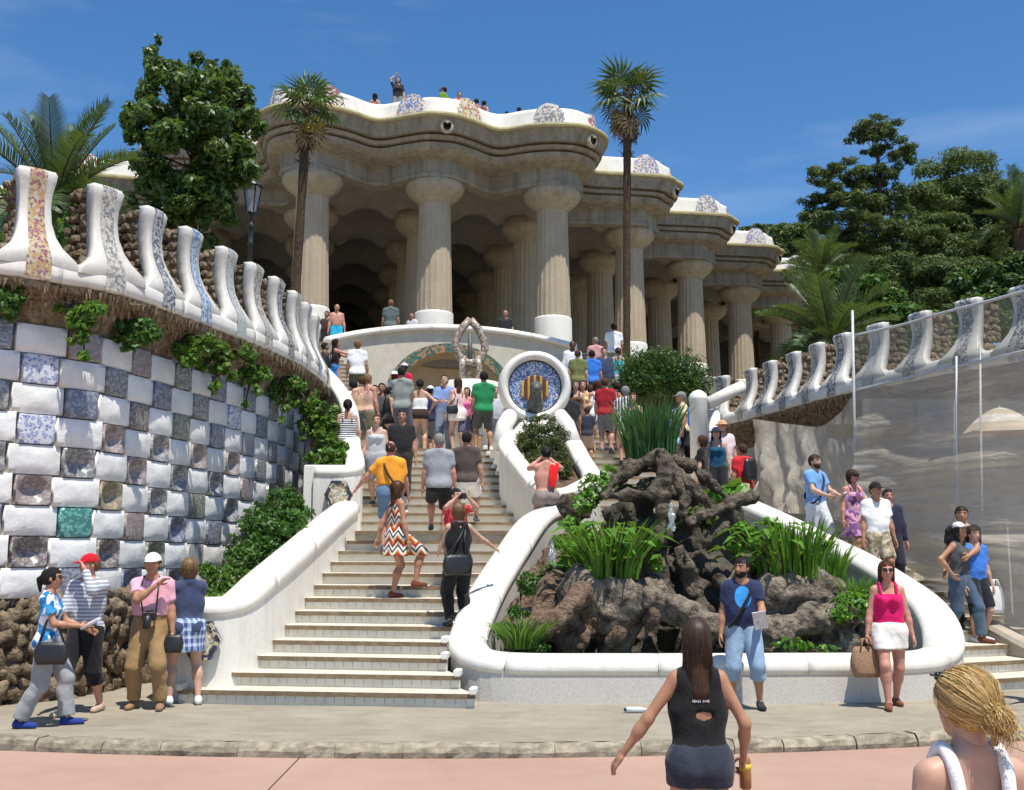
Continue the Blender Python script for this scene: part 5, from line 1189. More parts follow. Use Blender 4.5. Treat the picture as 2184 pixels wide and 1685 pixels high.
def wp(key, p):
    """body-space point (in heights) of a person -> world"""
    root, A, up, H, Lg = PEOPLE[key]; c, s = math.cos(root.rotation_euler.z), math.sin(root.rotation_euler.z); p = np.array(p) * H * np.array(root.scale)
    return Vector((root.location.x + p[0] * c - p[1] * s, root.location.y + p[0] * s + p[1] * c, root.location.z + p[2]))
# ---- where people stand
def gz(zone, x, y):
    if zone == 'road': return 0.0
    if zone == 'pave': return .112
    if zone == 'terrace': return ZT
    if zone == 'roof': return 16.3
    if zone == 'bench': return 16.75
    if zone == 'land': return Z24
    if zone == 'L1':
        xl = -3.82 + .245 * (y - 13.1); fr = min(1, max(0, (x - xl) / 2.95)); return .112 + RISE * min(13, max(0, math.floor((y - 13.03 + .39 * fr) / .38) + 1))
    u, v = toUV((x, y))
    if zone in ('L2', 'R2'): return Z13 + RISE * min(11, max(0, math.floor((v - 6.1) / .38) + 1))
    if zone == 'F3': return Z24 + (ZT - Z24) / 25 * min(25, max(0, math.floor((v - 12.4) / .3) + 1))
    if zone == 'R1':
        d = (y + .1 - .378 * (x - 5.95) + .378 * .5 * 14) / 1.189; return .112 + RISE * min(13, max(0, math.floor((d - 14) / .38) + 1))
RANGE = {'road': (2, 10), 'pave': (10.5, 14), 'L1': (13, 18.8), 'L2': (18.6, 24.5), 'R2': (18.6, 24.5), 'F3': (24, 33), 'land': (21, 31), 'terrace': (33.3, 46), 'roof': (34, 48), 'bench': (34, 40), 'R1': (14, 22)}
def stand(px, py, H, zone, d=None):
    if d is not None: p = at(px, py, d); return Vector((p.x, p.y, gz(zone, p.x, p.y)))
    best = None; a, b = RANGE[zone]
    for d in np.arange(a, b, .02):
        p = at(px, py, d); e = abs(p.z - (gz(zone, p.x, p.y) + H))
        if best is None or e < best[0] - 1e-6: best = (e, p)
    p = best[1]; return Vector((p.x, p.y, gz(zone, p.x, p.y)))
# ================================================================== the visitors
c_ = srgb
WH, BK, NV, GY, LG = c_(232, 232, 230), c_(28, 28, 30), c_(38, 46, 78), c_(120, 122, 126), c_(185, 188, 192)
def P(key, px, py, H, zone, yaw, label, d=None, foot=None, **kw):
    if foot is not None:
        q = atz(px, foot, gz(zone, 0, 0)); H = at(px, py, q.y).z - q.z; return person(key, q, H, yaw, label, **kw)
    return person(key, stand(px, py, H, zone, d), H, yaw, label, **kw)
SKH.update({'pink': .40, 'zig': .36, 'white_dress': .36, 'purple': .33, 'wskirt': .42, 'plaid': .36})
# --- foreground
P('blonde', 2058, 1474, 1.62, 'road', 6, 'blonde person seen from behind at the bottom right corner, hair clipped up, white tank top', d=3.55, sex='f', skin='l', hair=('bun', 'y'), top=('tank', WH), bot=('shorts', c_(60, 70, 95)), near=0, glasses='top', turn=.22)
P('girl', 1484, 1313, 1.61, 'road', 3, 'person with long brown hair in black sleeveless top and denim shorts walking away', d=5.95, sex='f', skin='t', hair=('longest', 'b'), top=('sleeveless', BK), bot=('brief', c_(48, 54, 66)), arms=(((.30, .02, .545), (.2, -1, 0)), ((.185, .05, .53), (.6, -1, 0))), legs='walk', near=0, shoes=BK, hands=('r', 'g'), extra=(((.0, -.075, .828), .06), ((-.008, -.066, .685), .026), ((.012, -.068, .683), .03), ((.032, -.066, .685), .026)))
P('floral', 92, 1211, 1.64, 'pave', -82, 'person in blue and white floral top with grey trousers and blue shoes, holding a leaflet', foot=1549, sex='f', skin='t', hair=('pony', 'k'), top=('tee', c_(30, 110, 175), 'floral', c_(215, 225, 235), c_(60, 150, 200)), bot=('flare', c_(150, 152, 155)), shoes=c_(40, 60, 130), arms=('hold', 'front'), legs='walk', near=0, glasses=True, hands=('r', 'g'))
P('redcap', 174, 1183, 1.74, 'pave', 168, 'person in red cap and grey striped sweater with cropped black trousers, hand at the face', foot=1521, skin='p', hair=('short', 's'), top=('long', c_(200, 203, 210), 'stripe', c_(140, 146, 158)), bot=('capri', BK), shoes=c_(185, 160, 140), arms=('face', 'hold'), legs='walk2', near=0, hat=('cap', c_(190, 20, 38)), turn=-.5)
P('pinkshirt', 312, 1181, 1.74, 'pave', 185, 'person in white cap, pink shirt and khaki trousers, camera on the chest', foot=1511, skin='t', hair=('short', 'k'), top=('tuck', c_(222, 165, 180)), bot=('pants', c_(150, 122, 84)), shoes=c_(150, 115, 80), arms=('down', 'shoulder'), legs='apart', near=0, hat=('cap', c_(240, 240, 238)), fat=1.06)
P('plaid', 392, 1191, 1.68, 'pave', 24, 'person in navy tee and blue plaid shorts with white sneakers, back turned', foot=1502, sex='f', skin='l', hair=('bob', 's'), top=('tee', c_(62, 72, 100)), bot=('skirt', c_(60, 85, 135), 'check', c_(190, 205, 225)), shoes=c_(225, 225, 225), arms=('front', 'fwd'), legs='apart', near=0)
P('navy', 1590, 1190, 1.74, 'pave', 172, 'bearded person in navy tee and light denim shorts holding a booklet', foot=1509, skin='t', hair=('short', 'k'), top=('tee', c_(40, 50, 82), 'print', c_(60, 150, 225), None, 1.27), bot=('capri', c_(135, 160, 185)), shoes=c_(45, 45, 50), arms=('hold', 'down'), legs='apart', near=0, beard=True, turn=-.55, fat=1.12, strap=(-1, 0, BK), hands=('g', 'r'))
P('pink', 1904, 1197, 1.68, 'pave', 172, 'person in glossy pink tank top and white skirt carrying a straw bag', foot=1508, sex='f', skin='p', hair=('long', 'r'), top=('tank', c_(214, 24, 100)), bot=('skirt', c_(226, 222, 214)), shoes=c_(120, 70, 50), arms=('down', 'grip'), legs='walk2', near=0, glasses=True, hands=('r', 'g'))
PEOPLE['girl'][0].scale = (.88, .92, 1)
# --- lower left flight
P('zig', 848, 1023, 1.64, 'L1', -55, 'person in zigzag striped dress and sandals climbing the steps', sex='f', skin='t', hair=('long', 'r'), top=('dress', c_(150, 40, 30), 'zigzag', c_(190, 120, 40), c_(50, 50, 55)), bot=('none', BK), shoes=c_(110, 60, 40), arms=('back', 'down'), legs='climb', near=0)
P('blackout', 978, 1068, 1.62, 'L1', 22, 'person dressed all in black reaching for the white basin rim', sex='f', skin='l', hair=('bob', 's'), top=('sleeveless', BK), bot=('pants', c_(30, 30, 31)), shoes=BK, arms=('hold', 'reach'), legs='stand', near=0)
P('camwoman', 972, 1046, 1.55, 'L1', 205, 'dark haired person in red top raising a camera, just above the person in black', sex='f', skin='l', hair=('short', 'k'), top=('tee', c_(200, 60, 70)), bot=('shorts', c_(120, 100, 80)), arms=('eyes', 'eyes'), near=1, turn=.5, hands=('g', 'g'))
P('orange', 834, 938, 1.72, 'L1', -4, 'balding person in orange tee and denim shorts with a shoulder strap, back turned', skin='p', hair=('crop', 'b'), top=('tuck', c_(238, 160, 52)), bot=('shorts', c_(95, 120, 150)), arms=('out', 'swing'), legs='climb', near=1, fat=1.18, strap=(-1, 0, c_(70, 45, 25)))
P('greytee', 937, 929, 1.75, 'L1', 2, 'person in plain grey tee and black shorts climbing, back turned', skin='p', hair=('short', 'g'), top=('tee', c_(146, 150, 156)), bot=('shorts', BK), arms=('down', 'down'), legs='climb2', near=1, fat=1.08)
P('browntee', 996, 922, 1.68, 'L1', -6, 'person in dark brown tee and white shorts climbing, back turned', skin='p', hair=('short', 'k'), top=('tee', c_(84, 74, 70)), bot=('shorts', c_(238, 238, 236)), arms=('down', 'down'), legs='climb', near=1)
# --- upper left flight
P('greytank', 804, 881, 1.62, 'L2', 178, 'person in grey tank top and grey shorts coming down the upper left flight', sex='f', skin='l', hair=('pony', 'b'), top=('tank', LG), bot=('shorts', c_(150, 150, 155)), legs='walk', near=1)
P('blackpolo', 857, 877, 1.76, 'L2', 184, 'person in black polo shirt and dark trousers coming down the upper left flight', skin='t', hair=('short', 'k'), top=('polo', c_(38, 38, 40)), bot=('pants', c_(52, 48, 46)), legs='walk2', near=1, fat=1.08)
# --- crowd on the first landing
P('halter', 896, 809, 1.64, 'land', 4, 'person in white halter top and brown shorts, bare shoulders, back turned', sex='f', skin='l', hair=('pony', 'k'), top=('halter', c_(228, 228, 232)), bot=('brief', c_(64, 48, 42)), arms=('front', 'hip'), near=1)
P('blueshirt', 948, 800, 1.76, 'land', 176, 'person in light blue shirt and jeans looking at something in both hands', skin='l', hair=('short', 'k'), top=('shirt', c_(128, 152, 200)), bot=('jeans', c_(110, 122, 140)), arms=('front', 'front'), near=1, nod=-.3)
P('green', 1032, 793, 1.75, 'land', 12, 'person in bright green tee and dark cargo shorts, back turned', skin='t', hair=('short', 'k'), top=('tee', c_(36, 132, 80)), bot=('shorts', c_(88, 86, 82)), shoes=c_(225, 225, 225), arms=('down', 'front'), legs='apart', near=1)
P('wskirt', 977, 805, 1.66, 'land', 20, 'person in white skirt and pale pink vest with a black shoulder bag', sex='f', skin='l', hair=('long', 'b'), top=('tank', c_(228, 190, 190)), bot=('skirt', c_(232, 226, 222)), near=2)
P('girlpink', 996, 826, 1.45, 'land', 170, 'small person in bright pink top beside the one in green', sex='f', skin='l', hair=('long', 'b'), top=('tank', c_(222, 110, 165)), bot=('shorts', c_(90, 90, 110)), near=2)
P('whitecap', 918, 816, 1.62, 'land', 10, 'person in white cap and navy tee in the crowd on the landing', d=24.2, skin='l', hair=('short', 'k'), top=('tee', NV), bot=('shorts', GY), hat=('cap', WH), near=2)
P('cargo', 785, 799, 1.70, 'land', -30, 'person in pale vest and olive cargo trousers near the left parapet', skin='p', hair=('short', 's'), top=('tank', c_(205, 170, 150)), bot=('pants', c_(140, 136, 108)), arms=('hold', 'down'), near=1)
P('darkgrey', 815, 791, 1.72, 'land', 175, 'dark haired person in charcoal tee, half hidden in the crowd', d=24.4, skin='t', hair=('short', 'k'), top=('tee', c_(80, 82, 84)), bot=('pants', c_(70, 66, 62)), near=2)
P('hugman', 858, 783, 1.76, 'land', -20, 'person in grey tee with an arm round a companion', skin='t', hair=('short', 'k'), top=('tee', c_(140, 146, 142)), bot=('jeans', c_(80, 86, 100)), arms=('fwd', 'front'), near=1)
P('hugwoman', 831, 825, 1.60, 'land', -60, 'person in black vest and black shorts with a white bag', sex='f', skin='l', hair=('pony', 'k'), top=('tank', BK), bot=('brief', BK), near=1)
P('whitestrap', 754, 812, 1.68, 'land', 30, 'person in white shirt with a dark strap beside the left parapet', sex='f', skin='t', hair=('short', 'k'), top=('tee', c_(230, 230, 232)), bot=('capri', c_(190, 180, 170)), strap=(1, 0, NV), near=2)
P('hatgirl', 843, 746, 1.55, 'F3', -20, 'person in white sun hat and pale top on the steps by the niche', sex='f', skin='l', hair=('bob', 'b'), top=('tee', c_(222, 215, 205)), bot=('shorts', c_(170, 160, 150)), hat=('hat', WH), near=2, d=25.6)
P('crimson', 863, 743, 1.64, 'F3', 20, 'person in white cap and crimson top on the steps by the niche', sex='f', skin='t', hair=('short', 'k'), top=('tee', c_(200, 30, 70)), bot=('shorts', BK), hat=('cap', WH), near=2, d=25.9)
P('whitetee', 763, 726, 1.76, 'F3', 4, 'person in white tee and olive shorts, back turned, near the left parapet', skin='t', hair=('short', 's'), top=('tee', c_(238, 238, 240)), bot=('shorts', c_(88, 88, 72)), legs='climb', near=1)
P('blueskirt', 716, 723, 1.66, 'F3', -70, 'person in long blue skirt and black top with a black bag', sex='f', skin='p', hair=('long', 'k'), top=('tank', c_(40, 24, 28)), bot=('longskirt', c_(40, 120, 190)), arms=('fwd', 'fwd'), near=1)
P('leftdark', 693, 731, 1.60, 'F3', -60, 'dark haired person half hidden by the merlons at the left steps', sex='f', skin='t', hair=('short', 'k'), top=('tee', c_(90, 70, 60)), bot=('shorts', c_(80, 80, 80)), near=2)
# --- behind the medallion and right upper flight
P('navytop', 1088, 729, 1.74, 'land', 170, 'dark haired person in navy shirt left of the round medallion', d=27.0, skin='t', hair=('short', 'k'), top=('tee', c_(36, 40, 58)), bot=('jeans', c_(60, 70, 95)), near=2, arms=('front', 'front'))
P('peek1', 1132, 743, 1.66, 'land', 0, 'dark haired person peeking over the top of the round medallion', d=28.0, skin='t', hair=('short', 'k'), top=('tee', c_(120, 60, 60)), bot=('shorts', GY), near=2)
P('peek2', 1175, 755, 1.60, 'land', 0, 'short dark haired person just right of the medallion top', d=27.6, skin='t', hair=('short', 'k'), top=('tee', WH), bot=('shorts', GY), near=2)
P('whiteshirt', 1221, 727, 1.78, 'F3', 178, 'dark skinned person in open white shirt coming down the top right flight', skin='d', hair=('crop', 'k'), top=('long', c_(226, 226, 228)), bot=('pants', c_(200, 196, 190)), near=1)
P('greyhead', 1270, 719, 1.70, 'F3', 10, 'grey haired person in pink top on the top right flight', skin='p', hair=('crop', 'g'), top=('tee', c_(205, 150, 150)), bot=('shorts', c_(120, 116, 108)), near=2)
P('topwhite', 1309, 690, 1.76, 'F3', 0, 'person in white tee with a dark band at the top of the right steps', skin='t', hair=('short', 'k'), top=('tee', c_(240, 240, 240)), bot=('shorts', c_(120, 126, 112)), legs='climb', near=1)
P('bluetee', 1262, 747, 1.76, 'F3', 4, 'person in bright blue tee climbing the top right flight, back turned', skin='t', hair=('short', 'k'), top=('tee', c_(52, 116, 205)), bot=('jeans', c_(50, 62, 95)), legs='climb', near=1)
P('brownhair', 1216, 777, 1.62, 'land', 180, 'brown haired person in white top beside the medallion', d=24.5, sex='f', skin='t', hair=('long', 'b'), top=('tank', WH), bot=('shorts', c_(60, 60, 70)), near=2)
P('yellowtop', 1243, 791, 1.66, 'land', 172, 'long haired person in yellow top on the right landing', d=23.6, sex='f', skin='l', hair=('long', 'r'), top=('tank', c_(226, 205, 120)), bot=('shorts', c_(60, 64, 84)), arms=('front', 'down'), near=1)
P('white_dress', 1273, 811, 1.66, 'R2', 5, 'person in white dress with bare legs on the right flight, back turned', sex='f', skin='p', hair=('long', 'r'), top=('dress', c_(232, 234, 240)), bot=('none', BK), near=1)
P('redtee', 1291, 822, 1.62, 'land', -20, 'person in dark red tee behind the one in the white dress', d=23.0, skin='l', hair=('short', 'b'), top=('tee', c_(165, 36, 48)), bot=('shorts', GY), near=2)
P('tanback', 1312, 806, 1.66, 'land', 40, 'black haired person in peach vest on the right landing', d=23.8, sex='f', skin='p', hair=('pony', 'k'), top=('tank', c_(214, 150, 125)), bot=('shorts', BK), near=2)
P('stripes', 1334, 824, 1.68, 'R2', -10, 'grey haired person in black and white striped shirt behind the reeds', skin='l', hair=('short', 'g'), top=('tee', c_(225, 225, 225), 'vstripe', c_(50, 50, 52)), bot=('shorts', c_(190, 175, 140)), near=1)
P('darkbehind', 1214, 828, 1.66, 'R2', 20, 'person in dark clothes squeezed beside the right edge of the medallion', skin='t', hair=('short', 'k'), top=('tee', c_(42, 42, 46)), bot=('pants', c_(40, 42, 50)), near=2)
P('kid', 1252, 868, 1.22, 'R2', 0, 'child in dark top and pale shorts next to the white dress', skin='t', hair=('short', 'b'), top=('tee', c_(52, 56, 70)), bot=('shorts', c_(175, 150, 130)), near=2)
P('yellowcap', 1452, 812, 1.68, 'R2', 95, 'person in grey cap and cream top left of the white post', skin='p', hair=('short', 'g'), top=('tee', c_(226, 216, 175)), bot=('shorts', BK), hat=('cap', c_(130, 130, 126)), near=2, d=22.2)
P('bluekid', 1457, 847, 1.50, 'R2', 150, 'brown haired person in blue tee and dark trousers left of the white post', skin='t', hair=('bob', 's'), top=('tee', c_(62, 112, 195)), bot=('pants', c_(32, 36, 46)), near=1)
P('paleblue', 1434, 848, 1.44, 'R2', 20, 'small person in pale blue top among the reeds', skin='l', hair=('short', 'g'), top=('tee', c_(160, 186, 210)), bot=('shorts', GY), near=2, d=22.0)
P('blacktop', 1498, 930, 1.64, 'R2', 60, 'dark haired person in black top and dark skirt right of the white post', sex='f', skin='l', hair=('bob', 'b'), top=('tee', BK), bot=('longskirt', c_(48, 46, 48)), near=1)
P('bluepack', 1527, 912, 1.66, 'R2', 170, 'person in dark blue sun hat and teal top', sex='f', skin='l', hair=('long', 'k'), top=('tank', c_(30, 80, 110)), bot=('pants', c_(34, 36, 44)), hat=('hat', c_(38, 42, 70)), near=1)
P('strawhat', 1540, 897, 1.70, 'R2', 185, 'person in straw hat and pale pink shirt behind the dark blue sun hat', skin='p', hair=('short', 'g'), top=('tee', c_(225, 205, 212)), bot=('shorts', c_(150, 140, 130)), hat=('hat', c_(196, 150, 110)), near=2)
P('redkid', 1583, 947, 1.56, 'R2', 25, 'person in red tee and jeans with a dark backpack at the net', skin='t', hair=('short', 'b'), top=('tee', c_(205, 44, 52)), bot=('jeans', c_(78, 96, 122)), near=1)
# --- right flight
P('lightblue', 1737, 975, 1.78, 'R1', 215, 'person in light blue tee and white trousers holding a map', skin='l', hair=('short', 'b'), top=('tee', c_(112, 160, 215)), bot=('jeans', c_(205, 212, 222)), arms=('hold', 'hold'), legs='walk', near=0, beard=True, strap=(-1, 0, c_(40, 50, 80)), hands=('g', 'g'))
P('purple', 1817, 1002, 1.66, 'R1', 200, 'person in purple patterned sundress and visor with a white handbag', sex='f', skin='p', hair=('bob', 'b'), top=('dress', c_(120, 80, 130), 'floral', c_(200, 150, 170), c_(170, 130, 185)), bot=('none', BK), shoes=c_(120, 90, 70), arms=('front', 'down'), legs='walk2', near=0, glasses=True, hat=('visor', c_(50, 40, 40)))
P('whitecaps', 1866, 1028, 1.70, 'R1', 190, 'person in black cap, white tee and camouflage shorts', skin='t', hair=('short', 'k'), top=('tee', c_(240, 240, 240)), bot=('shorts', c_(190, 180, 160), 'floral', c_(150, 138, 112), c_(120, 108, 88)), shoes=c_(200, 200, 200), legs='walk', near=0, hat=('cap', BK), arms=('down', 'down'))
P('behindcap', 1893, 1048, 1.62, 'R1', 178, 'person in dark navy top half hidden behind the one in the black cap', skin='p', hair=('short', 'k'), top=('long', c_(44, 46, 70)), bot=('pants', c_(40, 40, 55)), near=1)
P('blackman', 2050, 1067, 1.78, 'R1', 140, 'person in black tee with a black backpack on the right flight', d=15.7, skin='t', hair=('short', 'k'), top=('tee', c_(38, 40, 44)), bot=('jeans', c_(50, 54, 64)), near=0, turn=.4, arms=('hold', 'down'))
P('bluebehind', 2074, 1132, 1.64, 'R1', 200, 'person in blue tee and dark shorts with a white carrier bag', skin='l', hair=('short', 'b'), top=('tee', c_(58, 118, 205)), bot=('shorts', c_(34, 36, 44)), shoes=c_(225, 225, 225), near=0, hands=('g', 'r'))
P('greyvest', 2044, 1123, 1.70, 'R1', 215, 'person in white cap, charcoal vest and jeans walking down', sex='f', skin='t', hair=('long', 'k'), top=('sleeveless', c_(78, 80, 82)), bot=('jeans', c_(72, 92, 112)), shoes=c_(100, 60, 45), legs='walk', near=0, hat=('cap', c_(226, 226, 230)), nod=-.3, arms=('down', 'hip'))
P('edge', 2236, 1225, 1.66, 'pave', 120, 'person at the far right edge, only a bare forearm in view', d=13.0, skin='l', hair=('short', 'b'), top=('tee', c_(200, 90, 80)), bot=('shorts', GY), arms=(((.1, .30, .66), (.3, 0, -1)), 'down'), near=1)
# --- seated on the planter rim
sm = at(1166, 1066, 17.55); SITZ = sm.z
person('sitter', (sm.x, sm.y, SITZ - .30 * 1.74 - .0), 1.74, 2, 'shirtless person seated on the white planter rim with a red cloth over the shoulder', skin='p', hair=('crop', 'k'), top=('bare',), bot=('shorts', c_(140, 128, 124)), arms=('eyes', 'eyes'), legs='sit', sit=.33, lean=.12, near=0, shoes=BK)
# --- more of the crowd round the medallion and the niche
for k_, (px, py, H, zn, dd, yw, lab, kw) in enumerate([
 (772, 812, 1.66, 'land', 23.0, 20, 'person in tan vest beside the white shirt with the dark strap', dict(hair=('short', 'b'), top=('tank', c_(190, 160, 130)), bot=('shorts', c_(90, 96, 110)))),
 (800, 806, 1.7, 'land', 24.6, 190, 'person in teal tee in the back row left of the tripod', dict(hair=('short', 'k'), top=('tee', c_(60, 110, 120)), bot=('shorts', GY))),
 (878, 792, 1.7, 'land', 25.2, 10, 'person in maroon tee in the back row behind the halter top', dict(hair=('short', 'k'), top=('tee', c_(110, 40, 46)), bot=('pants', GY))),
 (930, 806, 1.6, 'land', 24.8, 5, 'person in white tee glimpsed left of the light blue shirt', dict(sex='f', hair=('long', 'b'), top=('tee', WH), bot=('shorts', NV))),
 (1013, 812, 1.6, 'land', 24.6, 180, 'person in lilac top glimpsed left of the green tee', dict(sex='f', hair=('long', 'k'), top=('tank', c_(180, 160, 200)), bot=('shorts', GY))),
 (1056, 806, 1.7, 'land', 24.8, 200, 'person in pale grey tee between the green tee and the medallion', dict(hair=('short', 's'), top=('tee', LG), bot=('pants', c_(70, 76, 92)))),
 (742, 850, 1.66, 'L2', None, 10, 'person in black and white stripes on the far left of the upper flight', dict(sex='f', hair=('pony', 'k'), top=('tank', c_(225, 225, 225), 'stripe', c_(40, 40, 44)), bot=('shorts', c_(140, 60, 60)))),
 (1228, 812, 1.6, 'R2', None, 175, 'person in brown dress close to the right side of the medallion', dict(sex='f', hair=('long', 'b'), top=('dress', c_(110, 78, 60)), bot=('none', BK))),
 (1258, 800, 1.68, 'land', 24.4, 30, 'person in orange vest behind the white dress', dict(sex='f', hair=('bob', 'b'), top=('tank', c_(220, 140, 70)), bot=('shorts', GY))),
 (1350, 838, 1.62, 'R2', None, 170, 'person in navy vest half hidden by the reeds', dict(sex='f', hair=('long', 'r'), top=('tank', NV), bot=('shorts', c_(200, 190, 170)))),
 (1232, 745, 1.7, 'F3', None, 0, 'person in olive tee climbing just below the white shirt', dict(hair=('short', 'b'), top=('tee', c_(110, 112, 70)), bot=('shorts', GY))),
 (1288, 742, 1.7, 'F3', None, 175, 'person in dark denim jacket right of the bright blue tee', dict(hair=('short', 'k'), top=('long', c_(60, 72, 100)), bot=('pants', c_(50, 54, 66)))),
 (1318, 742, 1.66, 'F3', None, 10, 'person in turquoise vest beside the clipped bush', dict(sex='f', hair=('pony', 'b'), top=('tank', c_(60, 160, 170)), bot=('shorts', WH)))]):
    P('extra%d' % k_, px, py, H, zn, yw, lab, d=dd, near=2, **kw)
# --- terrace
P('teal', 719, 649, 1.74, 'terrace', 190, 'shirtless person in turquoise shorts on the terrace by the left column', skin='p', hair=('crop', 'b'), top=('bare',), bot=('shorts', c_(30, 160, 195)), near=1)
P('teal2', 697, 664, 1.62, 'terrace', 170, 'dark haired person in brown top just left of the turquoise shorts', skin='t', hair=('short', 'k'), top=('tee', c_(70, 52, 46)), bot=('shorts', BK), near=2)
P('greygreen', 834, 634, 1.76, 'terrace', 5, 'person in grey green tee on the terrace left of the centre column, back turned', skin='t', hair=('crop', 's'), top=('tee', c_(92, 104, 102)), bot=('shorts', c_(170, 158, 138)), near=1)
P('smallwhite', 879, 668, 1.45, 'terrace', 150, 'small person in white top close to the centre column', skin='t', hair=('crop', 'k'), top=('tee', c_(210, 205, 210)), bot=('shorts', GY), near=2)
P('blackterr', 1078, 662, 1.76, 'terrace', 175, 'person in black tee leaning by the terrace coping between two columns', skin='t', hair=('crop', 's'), top=('tee', c_(42, 44, 50)), bot=('pants', c_(70, 64, 58)), near=1)
# --- roof terrace
for k_, (px, py, H, zn, yw, lab, kw) in enumerate([
 (800, 199, 1.6, 'roof', 0, 'person with long dark hair behind the roof bench, left of the standing one', dict(sex='f', hair=('long', 'k'), top=('tank', c_(170, 110, 100)))),
 (849, 165, 1.68, 'bench', 185, 'person standing on the roof bench with an arm raised over the head', dict(sex='f', hair=('long', 'k'), top=('tee', c_(44, 40, 46)), arms=('down', 'up'))),
 (947, 186, 1.72, 'roof', 60, 'person in lime green shirt on the roof terrace', dict(hair=('short', 'k'), top=('tee', c_(110, 150, 40)), hat=('cap', c_(70, 66, 60)))),
 (980, 196, 1.66, 'roof', 180, 'person in peach top on the roof terrace beside the lime green shirt', dict(hair=('short', 'k'), top=('tee', c_(205, 140, 125)))),
 (1016, 211, 1.64, 'roof', 30, 'left one of two close dark heads on the roof by the red mosaic panel', dict(hair=('short', 'k'), top=('tee', c_(190, 120, 110)))),
 (1033, 215, 1.60, 'roof', -40, 'right one of two close dark heads on the roof by the red mosaic panel', dict(sex='f', hair=('pony', 'k'), top=('tank', c_(150, 70, 66)))),
 (1081, 238, 1.45, 'roof', 0, 'barely visible dark head low behind the roof parapet', dict(hair=('short', 'k'), top=('tee', BK))),
 (1107, 229, 1.60, 'roof', 0, 'dark head behind the roof bench left of the round yellow panel', dict(hair=('short', 'k'), top=('tee', BK))),
 (1169, 225, 1.62, 'roof', 10, 'left one of a pair of dark heads right of the round yellow roof panel', dict(hair=('short', 'k'), top=('tee', BK))),
 (1185, 226, 1.62, 'roof', -10, 'right one of a pair of dark heads right of the round yellow roof panel', dict(hair=('short', 'k'), top=('tee', BK))),
 (1587, 476, 1.66, 'roof', 180, 'person in bright red on the far right end of the roof terrace', dict(sex='f', hair=('long', 'b'), top=('tee', c_(205, 26, 40)))),
 (206, 307, 1.68, 'roof', 180, 'dark haired person on the far left of the roof, above the date palm', dict(hair=('short', 'k'), top=('tee', c_(200, 190, 170)))),
 (238, 315, 1.66, 'roof', 180, 'dark haired person in white on the far left of the roof beside the tree', dict(hair=('short', 'k'), top=('tee', c_(225, 215, 210))))]):
    dd = {206: 46.5, 238: 46.0, 1587: 54.0}.get(px)
    if dd:
        q = at(px, py, dd); person('roof%d' % k_, (q.x, q.y, 16.3), max(1.5, min(1.95, q.z - 16.3)), yw, lab, near=2, bot=('pants', GY), **kw)
    else: P('roof%d' % k_, px, py, H, zn, yw, lab, near=2, bot=('pants', GY), **kw)
# ================================================================== netting, scaffold, parasol on the right wall
def m_net(name, c, a, b, sc, st=(.35, .35, 2.6)):
    t = NT(name); mp_ = t.n('ShaderNodeMapping'); mp_.inputs['Scale'].default_value = st; t.l(t.pos, mp_.inputs[0])
    t.col(ramp(t.nt, t.noise(sc, 6, .65, mp_.outputs[0], dist=.8), [(.3, tuple(x * .88 for x in c)), (.7, c)])); t.rs(.7, .35); t.bump(t.noise(sc * .8, 6, .6, mp_.outputs[0], dist=1.5), .6, .16)
    tr = t.n('ShaderNodeBsdfTransparent'); mx_ = t.n('ShaderNodeMixShader'); f_ = ramp(t.nt, t.noise(sc * 1.3, 5, .6, mp_.outputs[0], dist=1.0), [(.3, (a,) * 3), (.72, (b,) * 3)])
    t.l(f_, mx_.inputs[0]); tl = t.n('ShaderNodeBsdfTranslucent'); tl.inputs[0].default_value = tuple(c) + (1,); m2 = t.n('ShaderNodeMixShader'); m2.inputs[0].default_value = .4; t.l(t.b.outputs[0], m2.inputs[1]); t.l(tl.outputs[0], m2.inputs[2]); t.l(tr.outputs[0], mx_.inputs[1]); t.l(m2.outputs[0], mx_.inputs[2]); t.l(mx_.outputs[0], t.out.inputs[0]); return t.m
M['net'] = m_net('grey_debris_net', (.86, .79, .67), .40, .60, 3.2); M['net2'] = m_net('tan_debris_net', (.74, .67, .55), .42, .74, 2.2, (1.6, 1.6, .25)); M['net3'] = m_net('olive_upper_net', (.42, .40, .28), .30, .42, 2.5)
def sheet(name, label, top, bot, amp, mat, nu=70, nvv=40, fold=(1, 3.0), cat='net', seed=0.0):
    Tp = resample(spline([tuple(p) for p in top], 10), n=nu); Bt = resample(spline([tuple(p) for p in bot], 10), n=nu); N = normals2(Tp); o0 = Tp[0]
    G = np.stack([Tp + (Bt - Tp) * (j / (nvv - 1)) for j in range(nvv)], 1); q = G.copy(); q[..., :2] *= fold[0]; q[..., 2] *= fold[1]
    nq = q.reshape(-1, 3) * .9 + seed; dsp = (NZ.fbm(nq, 4) * .6 + (1 - 2 * np.abs(NZ(nq * 1.7 + 5))) * .5 + (1 - 2 * np.abs(NZ(nq * 3.6 + 9))) * .22).reshape(nu, nvv) * amp; dsp = dsp + amp * .45 * np.sin(2 * math.pi * (q[..., 2] * .34 + q[..., 0] * .3 * fold[0] + 1.1 * NZ(q.reshape(-1, 3) * .35 + 2 + seed).reshape(nu, nvv))); dsp *= np.linspace(.15, 1, nvv)[None]; G[..., :2] += N[:, None, :] * dsp[..., None]
    V = (G - o0).reshape(-1, 3); i = np.arange(nu - 1)[:, None] * nvv + np.arange(nvv - 1)[None]; i = i.ravel(); F = np.stack([i, i + nvv, i + nvv + 1, i + 1], 1)
    o = tag(link(name, mk(V, F, True), None, mat, tuple(o0)), label, cat); return o
